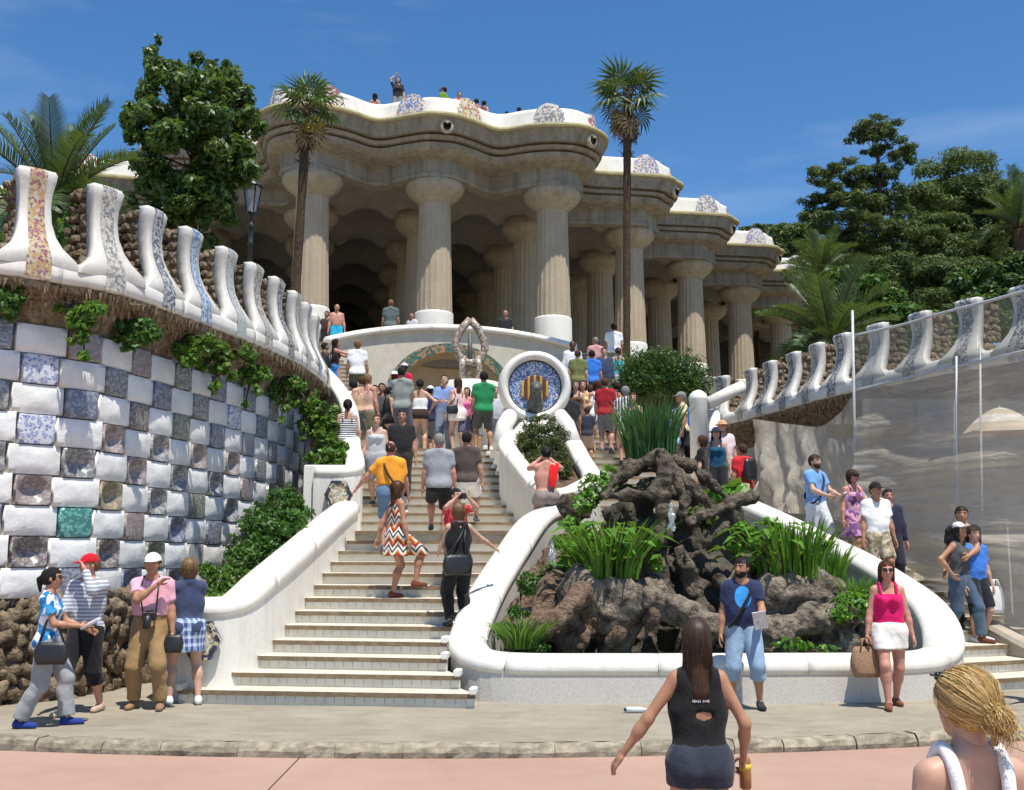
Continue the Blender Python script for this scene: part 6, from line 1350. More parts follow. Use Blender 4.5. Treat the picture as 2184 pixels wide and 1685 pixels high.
nt = [at(1822, 836, 19.0), at(1920, 812, 18.0), at(2010, 790, 17.0), at(2100, 772, 16.1), at(2184, 752, 15.4), at(2300, 730, 14.6), at(2520, 690, 13.4)]
nb_ = [at(1822, 1120, 18.7), at(1930, 1225, 17.6), at(2020, 1275, 16.7), at(2100, 1318, 15.9), at(2184, 1365, 15.3), at(2300, 1410, 14.5), at(2520, 1480, 13.3)]
sheet('debris_net', 'large grey see-through net hanging in ripples in front of the right wall', nt, nb_, .15, M['net'], 130, 110, (.45, 2.6))
nt2 = [at(1822, 716, 19.0), at(1920, 694, 18.0), at(2010, 668, 17.0), at(2100, 645, 16.1), at(2184, 622, 15.4), at(2300, 592, 14.6), at(2520, 540, 13.4)]
sheet('debris_net', 'thin olive strip of net stretched across the right merlons', nt2, [p - Vector((0, 0, .01)) for p in nt], .05, M['net3'], 60, 14, (.6, 1), seed=4)
sheet('debris_net', 'tan net sheet hanging in vertical folds left of the scaffold pole', [at(1605, 893, 21.6), at(1690, 905, 20.8), at(1760, 905, 20.0), at(1822, 840, 19.2)], [at(1612, 1085, 20.6), at(1690, 1095, 20.0), at(1760, 1110, 19.4), at(1830, 1130, 18.8)], .28, M['net2'], 60, 30, (3.2, .35), seed=9)
sc_o = thing('scaffold_frame', 'galvanised scaffold poles holding the net in front of the right wall', 'scaffold', tuple(at(1822, 1110, 18.9))); so_ = Vector(sc_o.location)
def pole(a, b, r, nm): V, F = tube([a - so_, b - so_], r, 8); link(nm, mk(V, F, True), sc_o, M['steel'])
pole(at(1818, 662, 18.9), at(1826, 1110, 18.9), .026, 'standard'); pole(at(2090, 735, 16.3), at(2096, 1300, 16.3), .02, 'standard'); pole(at(2040, 760, 16.6), at(2044, 1290, 16.6), .02, 'standard')
for A_, B_ in ((nt, .02), (nt2, .0)):
    pts = [p + Vector((0, -.04, B_)) - so_ for p in A_]; V, F = tube([tuple(p) for p in spline([tuple(p) for p in pts], 6)], .024, 6); link('ledger', mk(V, F, True), sc_o, M['steel'])
# boards standing behind the net
M['boardtan'] = pm('tan_board', (.44, .36, .24), (.36, .29, .19), 3, .8, .2, .1); M['boardgrey'] = pm('grey_board', (.36, .35, .33), (.29, .28, .27), 3, .8, .2, .1)
for px0, px1, y0, y1, d, mt, lab in ((1839, 1950, 850, 965, 19.75, 'boardtan', 'tall tan board behind the net beside the scaffold pole'), (1955, 2034, 852, 968, 18.4, 'boardgrey', 'dark grey board behind the net next to the tan one'), (1760, 1822, 905, 935, 19.9, 'boardtan', 'ochre board wedged under the right coping left of the scaffold pole')):
    a, b, c, e = at(px0, y1, d), at(px1, y1, d - .85), at(px1, y0, d - .85), at(px0, y0, d); n = (b - a).cross(Vector((0, 0, 1))).normalized() * .03
    V = [p - a for p in (a, b, c, e)] + [p - a - n for p in (a, b, c, e)]; tag(link('board', mk(V, [(0, 1, 2, 3), (7, 6, 5, 4), (0, 4, 5, 1), (1, 5, 6, 2), (2, 6, 7, 3), (3, 7, 4, 0)]), None, M[mt], a), lab, 'board')
# parasol
pc = at(2135, 925, 16.65); par = thing('parasol', 'faded striped parasol standing behind the net at the right edge', 'parasol', (pc.x, pc.y, .9)); ph_ = pc.z - .9; n = 8; Rp = .6
MP = [pm('parasol_cream', (.74, .70, .63), None, 5, .8), pm('parasol_ochre', (.60, .50, .36), None, 5, .8)]
for k in range(n):
    V = []; F = []; L = 8
    for j in range(L + 1):
        t_ = j / L; r = Rp * t_; z = ph_ + .42 * (1 - t_ ** 1.7)
        for a in (k, k + .5, k + 1): w = r * (.965 if a == k + .5 else 1); V.append((w * math.cos(a * 2 * math.pi / n), w * math.sin(a * 2 * math.pi / n), z))
    for j in range(L):
        for i in range(2): F.append((j * 3 + i, (j + 1) * 3 + i, (j + 1) * 3 + i + 1, j * 3 + i + 1))
    me = mk(V, F, False, [(i // 4) % 2 for i in range(len(F))]); link('canopy_panel', me, par, MP)
MB().tube([(0, 0, 0), (0, 0, ph_ + .46)], .018, 8).build('pole', M['steel'], par)
# ================================================================== street lamp
lb = at(532, 585, 26.5); lamp = thing('street_lamp', 'black iron lamp post with a glazed lantern left of the first column', 'street lamp', (lb.x, lb.y, 4.5)); tz = at(535, 365, 26.5).z - 4.5
prof_ = [(.16, 0), (.16, .3), (.1, .4), (.075, .5), (.07, 2.0), (.085, 2.05), (.065, 2.1), (.058, tz - 2.0), (.09, tz - 1.95), (.06, tz - 1.9), (.075, tz - 1.55), (.11, tz - 1.5), (.06, tz - 1.42), (.05, tz - 1.25), (.14, tz - 1.15), (.14, tz - 1.1)]
MB().lathe(prof_, 14).build('post', M['iron'], lamp, True)
mb = MB()
for k in range(4):
    a = k * math.pi / 2 + .6; mb.tube([(.13 * math.cos(a), .13 * math.sin(a), tz - 1.1), (.24 * math.cos(a), .24 * math.sin(a), tz - .42)], .018, 5)
mb.lathe([(.30, tz - .42), (.27, tz - .36), (.20, tz - .3), (.10, tz - .16), (.05, tz - .1), (.07, tz - .05), (.02, tz + .08)], 12); mb.build('lantern_frame', M['iron'], lamp)
def m_glass():
    t = NT('milky_lantern_glass'); t.col((.55, .6, .66)); t.rs(.15, .6); t.b.inputs['Transmission Weight'].default_value = .45; return t.m
M['glass'] = m_glass()
for k in range(4):
    a, b = k * math.pi / 2 + .6, (k + 1) * math.pi / 2 + .6
    link('pane', mk([(.125 * math.cos(a), .125 * math.sin(a), tz - 1.09), (.125 * math.cos(b), .125 * math.sin(b), tz - 1.09), (.235 * math.cos(b), .235 * math.sin(b), tz - .43), (.235 * math.cos(a), .235 * math.sin(a), tz - .43)], [(0, 1, 2, 3)]), lamp, M['glass'])
# ================================================================== bags and carried things
M['leather'] = pm('black_leather', (.02, .02, .021), (.012, .012, .013), 12, .35, .5, .3, 60); M['straw'] = pm('woven_straw', (.42, .27, .16), (.26, .15, .09), 60, .85, .2, .6, 90); M['paper'] = pm('printed_paper', (.72, .7, .66), (.5, .5, .52), 30, .7, .2, 0)
def bag(name, label, key, p, size, mat, yaw=0.0, strap_to=None, sag=.25, handles=False):
    c = wp(key, p); root = thing(name, label, 'bag', c, None, PEOPLE[key][0].rotation_euler.z + yaw); w, d, h = size; V = []; F = []; n = 14; L = 6
    for j in range(L + 1):
        t_ = j / L; k = .82 + .25 * math.sin(t_ * math.pi) - .06 * t_
        for i in range(n):
            a = 2 * math.pi * i / n; ca, sa = math.cos(a), math.sin(a); V.append((w / 2 * k * (abs(ca) ** .6) * (1 if ca > 0 else -1), d / 2 * k * (1 - .5 * t_) * (abs(sa) ** .7) * (1 if sa > 0 else -1), -h / 2 + h * t_ - sag * h * .12 * math.cos(a) ** 2 * (t_ < .3)))
    for j in range(L):
        for i in range(n): F.append((j * n + i, j * n + (i + 1) % n, (j + 1) * n + (i + 1) % n, (j + 1) * n + i))
    F += [tuple(reversed(range(n))), tuple(range(L * n, L * n + n))]; link('bag_body', mk(V, F, True), root, mat)
    R_ = Matrix.Rotation(-root.rotation_euler.z, 3, 'Z')
    if strap_to:
        q = R_ @ (wp(key, strap_to) - c)
        for s in (-1, 1): V, F = tube([(s * w * .38, 0, h * .4), tuple(Vector((s * w * .2, 0, h * .5)).lerp(q, .5)), tuple(q)], .012, 6); link('bag_strap', mk(V, F, True), root, mat)
    if handles:
        for s in (-1, 1): V, F = tube([(-w * .22, s * d * .3, h * .45), (-w * .1, s * d * .1, h * .75), (w * .1, s * d * .1, h * .75), (w * .22, s * d * .3, h * .45)], .012, 6); link('handle', mk(V, F, True), root, mat)
    return root
bag('shoulder_bag', 'black leather shoulder bag at the hip of the one in the blue floral top', 'floral', (.135, .06, .47), (.34, .13, .22), M['leather'], 1.57, (.07, .02, .84))
bag('shoulder_bag', 'wide black leather bag on the back of the person in black', 'blackout', (-.05, -.12, .50), (.40, .15, .26), M['leather'], .1, (.06, -.02, .83))
bag('straw_bag', 'woven straw bag hanging from the hand of the one in pink', 'pink', (.17, .03, .31), (.36, .20, .34), M['straw'], .2, None, .3, True)
bag('shoulder_bag', 'round black bag on the shoulder above the long blue skirt', 'blueskirt', (-.03, -.12, .62), (.36, .18, .34), M['leather'], .3, (.04, 0, .83))
bag('carrier_bag', 'white plastic carrier bag held beside the blue tee on the right flight', 'bluebehind', (-.19, .03, .36), (.28, .12, .38), pm('white_plastic', (.8, .8, .8), None, 8, .4, .4, .3), 0, None, .2, True)
bag('handbag', 'white and blue handbag on the arm of the purple sundress', 'purple', (-.15, .08, .52), (.34, .16, .30), cloth((c_(205, 220, 230), 'floral', c_(120, 160, 190), c_(225, 230, 232))), .4, (-.11, .02, .78))
bag('backpack', 'black backpack of the one in the black tee on the right flight', 'blackman', (0, -.14, .70), (.30, .2, .46), M['leather'], 0, (.08, .0, .83))
bag('backpack', 'small dark backpack on the red tee near the net', 'redkid', (0, -.13, .70), (.26, .16, .38), M['leather'], 0, (.07, 0, .83))
bag('camera_bag', 'black camera pouch in the hand of the one in khaki trousers', 'pinkshirt', (-.17, .06, .42), (.22, .15, .2), M['leather'], 0)
bag('waist_bag', 'small black bag at the hip of the one in the white skirt on the landing', 'wskirt', (-.10, -.08, .56), (.26, .12, .2), M['leather'], 0, (.05, 0, .83))
cc = wp('pinkshirt', (-.02, .115, .60)); cm_ = thing('camera', 'black camera with a long lens hanging on the pink shirt', 'camera', cc, None, PEOPLE['pinkshirt'][0].rotation_euler.z)
MB().box((0, 0, 0), (.15, .07, .10), 0, 0, .012).box((0, 0, .06), (.06, .06, .04), 0, 0, .01).build('camera_body', M['leather'], cm_); V, F = tube([(0, .03, 0), (0, .07, -.02), (0, .11, -.13)], [.045, .045, .042], 12); link('lens', mk(V, F, True), cm_, M['leather'])
q = Matrix.Rotation(-cm_.rotation_euler.z, 3, 'Z')
for s in (-1, 1): V, F = tube([(s * .07, 0, .03), tuple(q @ (wp('pinkshirt', (s * .06, .075, .76)) - cc)), tuple(q @ (wp('pinkshirt', (s * .05, .01, .852)) - cc))], .01, 6); link('neck_strap', mk(V, F, True), cm_, M['leather'])
cc = wp('camwoman', (0, .155, .925)); cm2 = thing('camera', 'small dark camera held to the face above the red top', 'camera', cc, None, PEOPLE['camwoman'][0].rotation_euler.z)
MB().box((0, 0, 0), (.13, .05, .09), 0, 0, .012).build('camera_body', M['leather'], cm2); MB().tube([(0, .02, 0), (0, .08, 0)], .035, 10).build('lens', M['leather'], cm2)
def paper(label, key, hand, size, name='leaflet', tilt=.5, mat=None):
    root, A, up_, H, Lg = PEOPLE[key]; Wr = A[hand][2]; E_ = A[hand][1]; f = (Wr - E_) / np.linalg.norm(Wr - E_); c = wp(key, Wr + f * .06 + np.array([0, .01, .02])); w, h = size
    o = MB().box((0, 0, 0), (w, h, .012)).box((w * .05, 0, .012), (w * .9, h * .96, .006), .05).build(name, mat or M['paper'], None, False, c, (tilt, .2, root.rotation_euler.z)); return tag(o, label, 'paper')
paper('folded leaflet in the hands of the one in the blue floral top', 'floral', 1, (.12, .2)); paper('white booklet held by the bearded one in navy', 'navy', 0, (.15, .21), 'booklet', 1.2); paper('unfolded map held by the one in the light blue tee', 'lightblue', 0, (.34, .24), 'map', .6)
g_ = PEOPLE['girl']; Wr = g_[1][1][2]; cc = wp('girl', Wr + np.array([.012, .02, -.055])); bt = thing('drink_can', 'yellow and brown drink in the hand of the one walking away in black', 'drink', cc - Vector((0, 0, .08)))
MB().lathe([(.027, 0), (.033, .01), (.033, .1), (.033, .15), (.026, .165), (.024, .168)], 16).build('can', pm('amber_can', (.45, .2, .04), (.2, .08, .03), 14, .3, .5, 0), bt, True); MB().lathe([(.0335, .10), (.0335, .135)], 16).build('label_band', pm('yellow_label', (.7, .5, .05), None, 9, .4, .4, 0), bt, True)
bt2 = atz(1360, 1520, .11); bo_ = thing('plastic_bottle', 'clear plastic bottle lying on the pavement before the basin', 'bottle', bt2 + Vector((0, 0, .033)))
V, F = tube([(-.13, 0, 0), (-.12, 0, 0), (.04, 0, 0), (.09, 0, 0), (.12, 0, 0)], [.02, .033, .033, .014, .014], 12); link('bottle_body', mk(V, F, True), bo_, pm('clear_plastic', (.72, .75, .78), None, 8, .15, .6, 0)); V, F = tube([(-.155, 0, 0), (-.13, 0, 0)], .02, 10); link('cap', mk(V, F, True), bo_, M['iron'])
# red cloth on the seated one's shoulder
ks = 'sitter'; rt = PEOPLE[ks]; pts = [wp(ks, rt[2]((.05, .05, .76))), wp(ks, rt[2]((.075, .0, .845))), wp(ks, rt[2]((.07, -.06, .78))), wp(ks, rt[2]((.055, -.085, .68))), wp(ks, rt[2]((.05, -.09, .60)))]
C = spline([tuple(p) for p in pts], 5); o0 = C[0]; V = []; F = []
for i, p in enumerate(C):
    w = .085 * (1 - .55 * (i / len(C)) ** 2); 
    for k in range(5): x = (k - 2) / 2; V.append((p[0] - o0[0] + x * w, p[1] - o0[1] - .012 - .012 * math.cos(k * 3.1 + i * .5), p[2] - o0[2]))
for i in range(len(C) - 1):
    for k in range(4): F.append((i * 5 + k, i * 5 + k + 1, (i + 1) * 5 + k + 1, (i + 1) * 5 + k))
tag(link('cloth', mk(V, F, True), None, cloth(c_(205, 24, 30)), tuple(o0)), 'bright red cloth draped over the shoulder of the seated one', 'cloth')
# pale printed line, too small to read, on the back of the black top
gs = [c for c in PEOPLE['girl'][0].children if c.name.startswith('shirt')][0]; co = np.array([v.co for v in gs.data.vertices]); H_ = PEOPLE['girl'][3]; mb = MB(); x = -.05
for k in range(9):
    w = rnd.uniform(.006, .010); hh_ = rnd.choice([.010, .010, .015]); z = .735 * H_; nr_ = np.abs(co[:, 0] - x) + np.abs(co[:, 2] - z); q_ = co[(nr_ < .035) & (co[:, 1] < 0)]; y = q_[:, 1].min() if len(q_) else -.12
    mb.box((x, y - .002, z), (w, .002, hh_)); x += w + (.004 if k != 4 else .012)
mb.build('printed_line', pm('pale_print', (.55, .55, .55), None, 9, .7, .2, 0), PEOPLE['girl'][0])
# ================================================================== rocky grotto fountain
gr = thing('grotto_fountain', 'dark craggy rock fountain with planted stone bowls inside the white basin', 'fountain', (2, 15, 0.1)); GO = np.array([2, 15, .1])
def rk(name, prims, mat, infl=0.0, amp=.09, fr=3.0, h=.05, k=.12, carve=(), pad=.25, flat=1.0, parent=None):
    pr = [(np.array(a) - GO, np.array(b) - GO, ra, rb) for a, b, ra, rb in prims]; cv = [(np.array(c) - GO, np.array(r)) for c, r in carve]
    lo = np.min([np.minimum(p[0], p[1]) - max(p[2], p[3]) for p in pr], 0) - pad; hi = np.max([np.maximum(p[0], p[1]) + max(p[2], p[3]) for p in pr], 0) + pad
    def fn(P):
        P = P.astype(f32); D = fold(P, [(a, b, ra, rb, flat) for a, b, ra, rb in pr], k)
        for c, r in cv: D = np.maximum(D, -ell(P, c, r))
        n = NZ.fbm(P * fr + 11.3, 4); r2 = np.abs(NZ(P * fr * 1.7 + 3.1))
        return D + amp * n - amp * .5 * r2
    V, Q = snets(fn, lo, hi, h); return link(name, mk(V, Q, False), parent or gr, mat)
A_ = lambda px, py, d: np.array(at(px, py, d))
# sunlit reddish slope behind the left rim
rk('rock_slope', [(A_(1235, 1150, 17.0), A_(1195, 1215, 16.0), .22, .28), (A_(1195, 1215, 16.0), A_(1160, 1300, 15.0), .28, .28), (A_(1160, 1310, 15.0), A_(1120, 1375, 14.3), .24, .18), (A_(1200, 1290, 15.2), A_(1215, 1350, 14.7), .26, .26), (A_(1150, 1240, 16.0), A_(1110, 1330, 14.9), .16, .2)], M['rockred'], 0, .12, 4.2, .042)
rk('rock_root', [(A_(1100, 1365, 13.95), A_(1180, 1330, 14.1), .09, .12), (A_(1180, 1330, 14.1), A_(1240, 1265, 14.35), .12, .12)], M['rockred'], 0, .05, 5, .035, .06)
# dark mass under the landing, its colour holding the shade of the hollows
rk('back_mass', [(A_(1300, 1290, 17.1), A_(1650, 1290, 17.2), .75, .7), (A_(1330, 1180, 17.5), A_(1540, 1180, 17.6), .55, .5), (A_(1250, 1390, 16.2), A_(1780, 1390, 16.4), .35, .35), (A_(1345, 1055, 17.1), A_(1480, 1062, 17.1), .2, .2), (A_(1340, 1120, 17.0), A_(1530, 1120, 17.1), .28, .28)], M['rockshade'], 0, .26, 2.4, .065, .2)
# planted bowls
def bowl(name, c, rx, ry, rz, mat):
    c = np.array(c); pr = [(c + np.array([-rx * .45, 0, -.05]), c + np.array([rx * .45, 0, -.05]), ry, ry), (c + np.array([0, 0, -.45]), c + np.array([0, .1, -.8]), .32, .22)]
    o = rk(name, pr, mat, 0, .10, 3.0, .04, .12, [(c + np.array([0, 0, .42]), (rx * 1.15, ry * .9, .42)), (c + np.array([0, 0, 1.0]), (2, 2, .72))]); return o
bowl('stone_bowl', A_(1308, 1262, 14.9), .72, .42, .4, M['rockpale']); bowl('stone_bowl', A_(1680, 1262, 15.1), .80, .44, .4, M['rockpale'])
for px, py, d, r in ((1308, 1236, 14.9, .42), (1680, 1236, 15.1, .44)):
    c = A_(px, py, d) - GO; MB().lathe([(.02, -.06), (r * .7, -.05), (r, -.08)], 14, tuple(c)).build('soil', M['soil'], gr)
# hanging rock below the left bowl, front ledge
rk('hanging_rock', [(A_(1230, 1280, 14.8), A_(1265, 1340, 14.7), .17, .15), (A_(1330, 1290, 14.7), A_(1305, 1365, 14.6), .17, .10), (A_(1400, 1285, 14.6), A_(1370, 1360, 14.5), .10, .06)], M['rockred'], 0, .09, 4.0, .042)
rk('front_ledge', [(A_(1380, 1262, 14.55), A_(1440, 1296, 14.4), .12, .13), (A_(1440, 1296, 14.4), A_(1510, 1330, 14.3), .13, .15), (A_(1500, 1335, 14.3), A_(1640, 1342, 14.3), .16, .16), (A_(1640, 1342, 14.3), A_(1800, 1310, 14.6), .15, .2)], M['rockpale'], 0, .08, 4.5, .036, .08)
rk('right_rock', [(A_(1730, 1300, 14.9), A_(1790, 1370, 14.7), .24, .26), (A_(1640, 1330, 15.0), A_(1660, 1390, 14.9), .18, .2), (A_(1860, 1350, 15.0), A_(1900, 1385, 14.6), .18, .12)], M['rockpale'], 0, .10, 4.2, .042)
# petrified trunk, canopy and branches
rk('canopy', [(A_(1300, 1035, 15.9), A_(1340, 1000, 16.0), .06, .09), (A_(1340, 1000, 16.0), A_(1400, 976, 16.0), .09, .11), (A_(1400, 976, 16.0), A_(1475, 995, 16.1), .11, .08), (A_(1345, 1000, 16.6), A_(1470, 995, 16.6), .08, .08), (A_(1400, 978, 16.0), A_(1410, 985, 16.7), .1, .08), (A_(1475, 998, 16.1), A_(1552, 1066, 16.2), .08, .05), (A_(1340, 1002, 16.1), A_(1300, 1040, 16.6), .07, .05)], M['rock'], 0, .06, 6, .028, .07)
rk('shelf', [(A_(1290, 1056, 15.7), A_(1390, 1054, 15.7), .06, .08), (A_(1390, 1052, 15.7), A_(1425, 1010, 15.8), .08, .09), (A_(1300, 1058, 16.1), A_(1400, 1058, 16.1), .07, .07)], M['rock'], 0, .06, 5, .03, .08)
rk('trunk', [(A_(1418, 985, 15.85), A_(1418, 1060, 15.7), .13, .10), (A_(1418, 1060, 15.7), A_(1405, 1200, 15.6), .10, .12), (A_(1405, 1200, 15.6), A_(1425, 1310, 15.3), .13, .17), (A_(1440, 990, 15.9), A_(1462, 1075, 15.8), .07, .06)], M['rock'], 0, .06, 5, .032, .06)
rk('branch', [(A_(1450, 1010, 15.9), A_(1520, 1085, 15.8), .075, .065), (A_(1520, 1085, 15.8), A_(1600, 1062, 16.0), .07, .11), (A_(1470, 1108, 15.7), A_(1560, 1078, 15.8), .07, .08)], M['rock'], 0, .05, 6, .03, .05)
rk('branch', [(A_(1440, 1200, 15.5), A_(1490, 1180, 15.45), .06, .06), (A_(1490, 1180, 15.45), A_(1555, 1110, 15.5), .06, .055)], M['rock'], 0, .05, 6, .03, .05)
rk('rock_pillar', [(A_(1445, 1175, 15.4), A_(1480, 1260, 15.3), .11, .13), (A_(1480, 1260, 15.3), A_(1500, 1310, 15.1), .12, .1)], M['rock'], 0, .09, 5, .035, .05)
rk('rock_pillar', [(A_(1535, 1230, 15.3), A_(1575, 1310, 15.1), .07, .09)], M['rock'], 0, .05, 5, .035, .05)
rk('rock_knob', [(A_(1215, 1075, 17.0), A_(1240, 1092, 16.9), .16, .2)], M['rock'], 0, .1, 4, .04)
M['falls'] = pm('falling_water', (.26, .31, .31), (.12, .16, .16), 16, .12, .6, .8, 30)
for px, y0, y1, d, w in ((1178, 1155, 1215, 15.5, .12), (1432, 1075, 1130, 15.5, .10)):
    a, b = A_(px, y0, d) - GO, A_(px, y1, d - .12) - GO; V = []; F = []
    for i in range(8):
        t = i / 7; p = a + (b - a) * t
        for k in range(4): V.append((p[0] + (k - 1.5) / 3 * w * (.6 + .5 * t) + .012 * math.sin(i * 1.7 + k), p[1] + .03 * math.sin(k * 2 + i), p[2] + .03 * math.sin(k * 2.3) * (1 if i in (0, 7) else 0)))
    for i in range(7):
        for k in range(3): F.append((i * 4 + k, i * 4 + k + 1, (i + 1) * 4 + k + 1, (i + 1) * 4 + k))
    link('water_fall', mk(V, F, True), gr, M['falls'])
def m_water():
    t = NT('green_pond_water'); t.col((.045, .07, .055)); t.rs(.06, .6); t.bump(t.noise(5, 3), .12, .03); return t.m
M['water'] = m_water()
pw = [(-.45, 13.5), (-.2, 13.35), (1, 13.25), (2, 13.22), (3, 13.25), (4, 13.35), (5.0, 13.6), (5.3, 14.2), (4.9, 15), (4.3, 16.2), (2, 16.8), (.3, 16.3), (-.1, 15), (-.4, 14.2)]
tag(link('water', mk([(x, y, .36) for x, y in pw], [tuple(range(len(pw)))]), None, M['water']), kind='structure')
# back retaining wall of the landing, seen behind the grotto
mb = MB(); a, b = Vector((.3, 18.05, 0)), Vector((4.4, 18.5, 0)); mb.add([(a.x, a.y, .1), (b.x, b.y, .1), (b.x, b.y, Z13 - .02), (a.x, a.y, Z13 - .02)], [(0, 1, 2, 3)])
tag(mb.build('retaining_wall', M['rockshade']), 'dark retaining wall below the landing behind the rocky fountain', 'wall')
# ================================================================== vegetation
def m_leaf(name, c1, c2, c3, rough=.5, tr=.25):
    t = NT(name); g = t.n('ShaderNodeNewGeometry'); c = ramp(t.nt, g.outputs['Random Per Island'], [(0, c1), (.55, c2), (1, c3)])
    c = t.mix(.35, c, ramp(t.nt, t.noise(1.3, 3), [(.3, c1), (.7, c3)])); t.col(c); t.rs(rough, .4)
    b = t.n('ShaderNodeBsdfTranslucent'); t.l(t.mix(.5, c, (.30, .42, .04), 'MIX'), b.inputs[0]); m = t.n('ShaderNodeMixShader'); m.inputs[0].default_value = tr
    t.l(t.b.outputs[0], m.inputs[1]); t.l(b.outputs[0], m.inputs[2]); t.l(m.outputs[0], t.out.inputs[0]); return t.m
LF = {'mag': m_leaf('glossy_tree_leaf', (.03, .07, .016), (.065, .13, .03), (.13, .21, .05), .42), 'pine': m_leaf('conifer_needles', (.03, .06, .02), (.068, .11, .034), (.135, .18, .06), .7, .18), 'pine2': m_leaf('olive_pine_needles', (.05, .085, .022), (.10, .15, .045), (.16, .21, .07), .7, .18),
      'vine': m_leaf('vine_leaf', (.03, .085, .012), (.07, .17, .02), (.15, .29, .035), .5, .3), 'shrub': m_leaf('shrub_leaf', (.02, .07, .012), (.045, .13, .02), (.09, .2, .035), .5), 'bush': m_leaf('clipped_bush_leaf', (.015, .05, .012), (.035, .095, .02), (.075, .15, .03), .5), 'moss': m_leaf('planter_ground_cover', (.02, .035, .01), (.055, .08, .02), (.11, .13, .035), .7, .15),
      'reed': m_leaf('reed_blade', (.02, .075, .025), (.04, .13, .04), (.09, .22, .07), .4, .25), 'lime': m_leaf('bright_water_plant', (.05, .15, .015), (.10, .27, .025), (.19, .40, .05), .4, .35), 'palm': m_leaf('palm_leaflet', (.022, .055, .02), (.05, .10, .03), (.11, .17, .06), .45, .2), 'fan': m_leaf('fan_palm_blade', (.03, .065, .018), (.065, .11, .028), (.14, .18, .06), .45, .2), 'dead': m_leaf('dry_palm_skirt', (.16, .11, .06), (.28, .2, .11), (.42, .32, .18), .8, .1)}
M['bark'] = pm('tree_bark', (.13, .09, .06), (.06, .042, .03), 9, .95, .1, .8, 18, dist=.05); M['palmbark'] = pm('palm_trunk_fibre', (.12, .085, .055), (.05, .035, .024), 14, .95, .1, .9, 26, dist=.05)
def leaves(lumps, n, size, rng, asp=.45, up=.35, droop=0.0, shell=.55):
    """leaf quads spread through ellipsoid lumps [(centre, radii, weight)]; returns V, F"""
    wts = np.array([l[2] if len(l) > 2 else float(np.prod(l[1]) ** .67) for l in lumps]); idx = rng.choice(len(lumps), n, p=wts / wts.sum())
    C = np.array([l[0] for l in lumps])[idx]; R = np.array([l[1] for l in lumps])[idx]
    d = rng.normal(size=(n, 3)); d /= np.linalg.norm(d, axis=1)[:, None]; r = shell + (1 - shell) * rng.random(n) ** .6; r *= 1 + .10 * rng.normal(size=n); p = C + d * R * r[:, None]
    nn_ = d / R * R.mean(1)[:, None] + rng.normal(size=(n, 3)) * .7 + np.array([0, 0, up]); nn_ /= np.linalg.norm(nn_, axis=1)[:, None]
    t = np.cross(nn_, rng.normal(size=(n, 3))); t /= np.linalg.norm(t, axis=1)[:, None]; t[:, 2] -= droop; t /= np.linalg.norm(t, axis=1)[:, None]; b = np.cross(nn_, t); s = size * rng.uniform(.65, 1.3, n)[:, None]
    V = np.stack([p - t * s * .5, p + b * s * asp * .5 - t * s * .02 + nn_ * s * .06, p + t * s * .55, p - b * s * asp * .5 - t * s * .02 + nn_ * s * .06], 1).reshape(-1, 3); F = np.arange(n * 4).reshape(-1, 4); return V, F
def plant(name, label, cat, base, lumps, n, size, mat, seed, group=None, stems=True, asp=.45, droop=0.0, part='foliage', shell=.55, up=.35, minis=0):
    rng = np.random.default_rng(seed); base = np.array(base)
    if minis:
        l2 = []
        for c, r in [l[:2] for l in lumps]:
            for _ in range(minis): d = rng.normal(size=3); d /= np.linalg.norm(d); l2.append((np.array(c) + d * np.array(r) * rng.uniform(.5, 1.12), tuple(np.array(r) * rng.uniform(.22, .46))))
        lumps = l2; stems = False; shell = .2
    root = thing(name, label, cat, tuple(base), group); L = [(np.array(l[0]) - base,) + tuple(l[1:]) for l in lumps]
    V, F = leaves(L, n, size, rng, asp, up, droop, shell); link(part, mk(V, F), root, mat)
    if stems:
        mb = MB()
        for l in L: c = l[0]; mb.tube([(c[0] * .1, c[1] * .1, 0), (c[0] * .6, c[1] * .6, c[2] * .5), tuple(c)], [.03, .02, .008], 5)
        mb.build('stems', M['bark'], root, True)
    return root
def lump(px, py, d, rx, ry, rz): return (np.array(at(px, py, d)), (rx, ry, rz))
# ---- big broadleaf tree on the left
rng = np.random.default_rng(11); TL = [lump(px, py, d, r * 24 / 2250, r * 24 / 2250 * 1.1, q * 24 / 2250) for px, py, d, r, q in
 [(330, 110, 24, 22, 40), (345, 150, 24, 34, 36), (400, 165, 24.2, 45, 45), (470, 170, 24, 40, 45), (500, 165, 24.2, 18, 40), (345, 200, 23.8, 55, 45), (420, 215, 23.6, 70, 50), (510, 220, 24, 48, 50), (300, 250, 24, 42, 40), (375, 265, 23.4, 70, 50), (460, 270, 23.5, 75, 55), (535, 265, 24.2, 26, 40), (310, 310, 24, 40, 40), (390, 330, 23.4, 75, 50), (475, 335, 23.6, 70, 50), (520, 320, 24.2, 30, 35), (340, 390, 24, 55, 45), (420, 400, 23.5, 75, 50), (485, 400, 24, 45, 40), (380, 450, 24, 65, 45), (440, 460, 24, 55, 45), (320, 440, 24, 45, 40), (400, 500, 24.3, 60, 40)]]
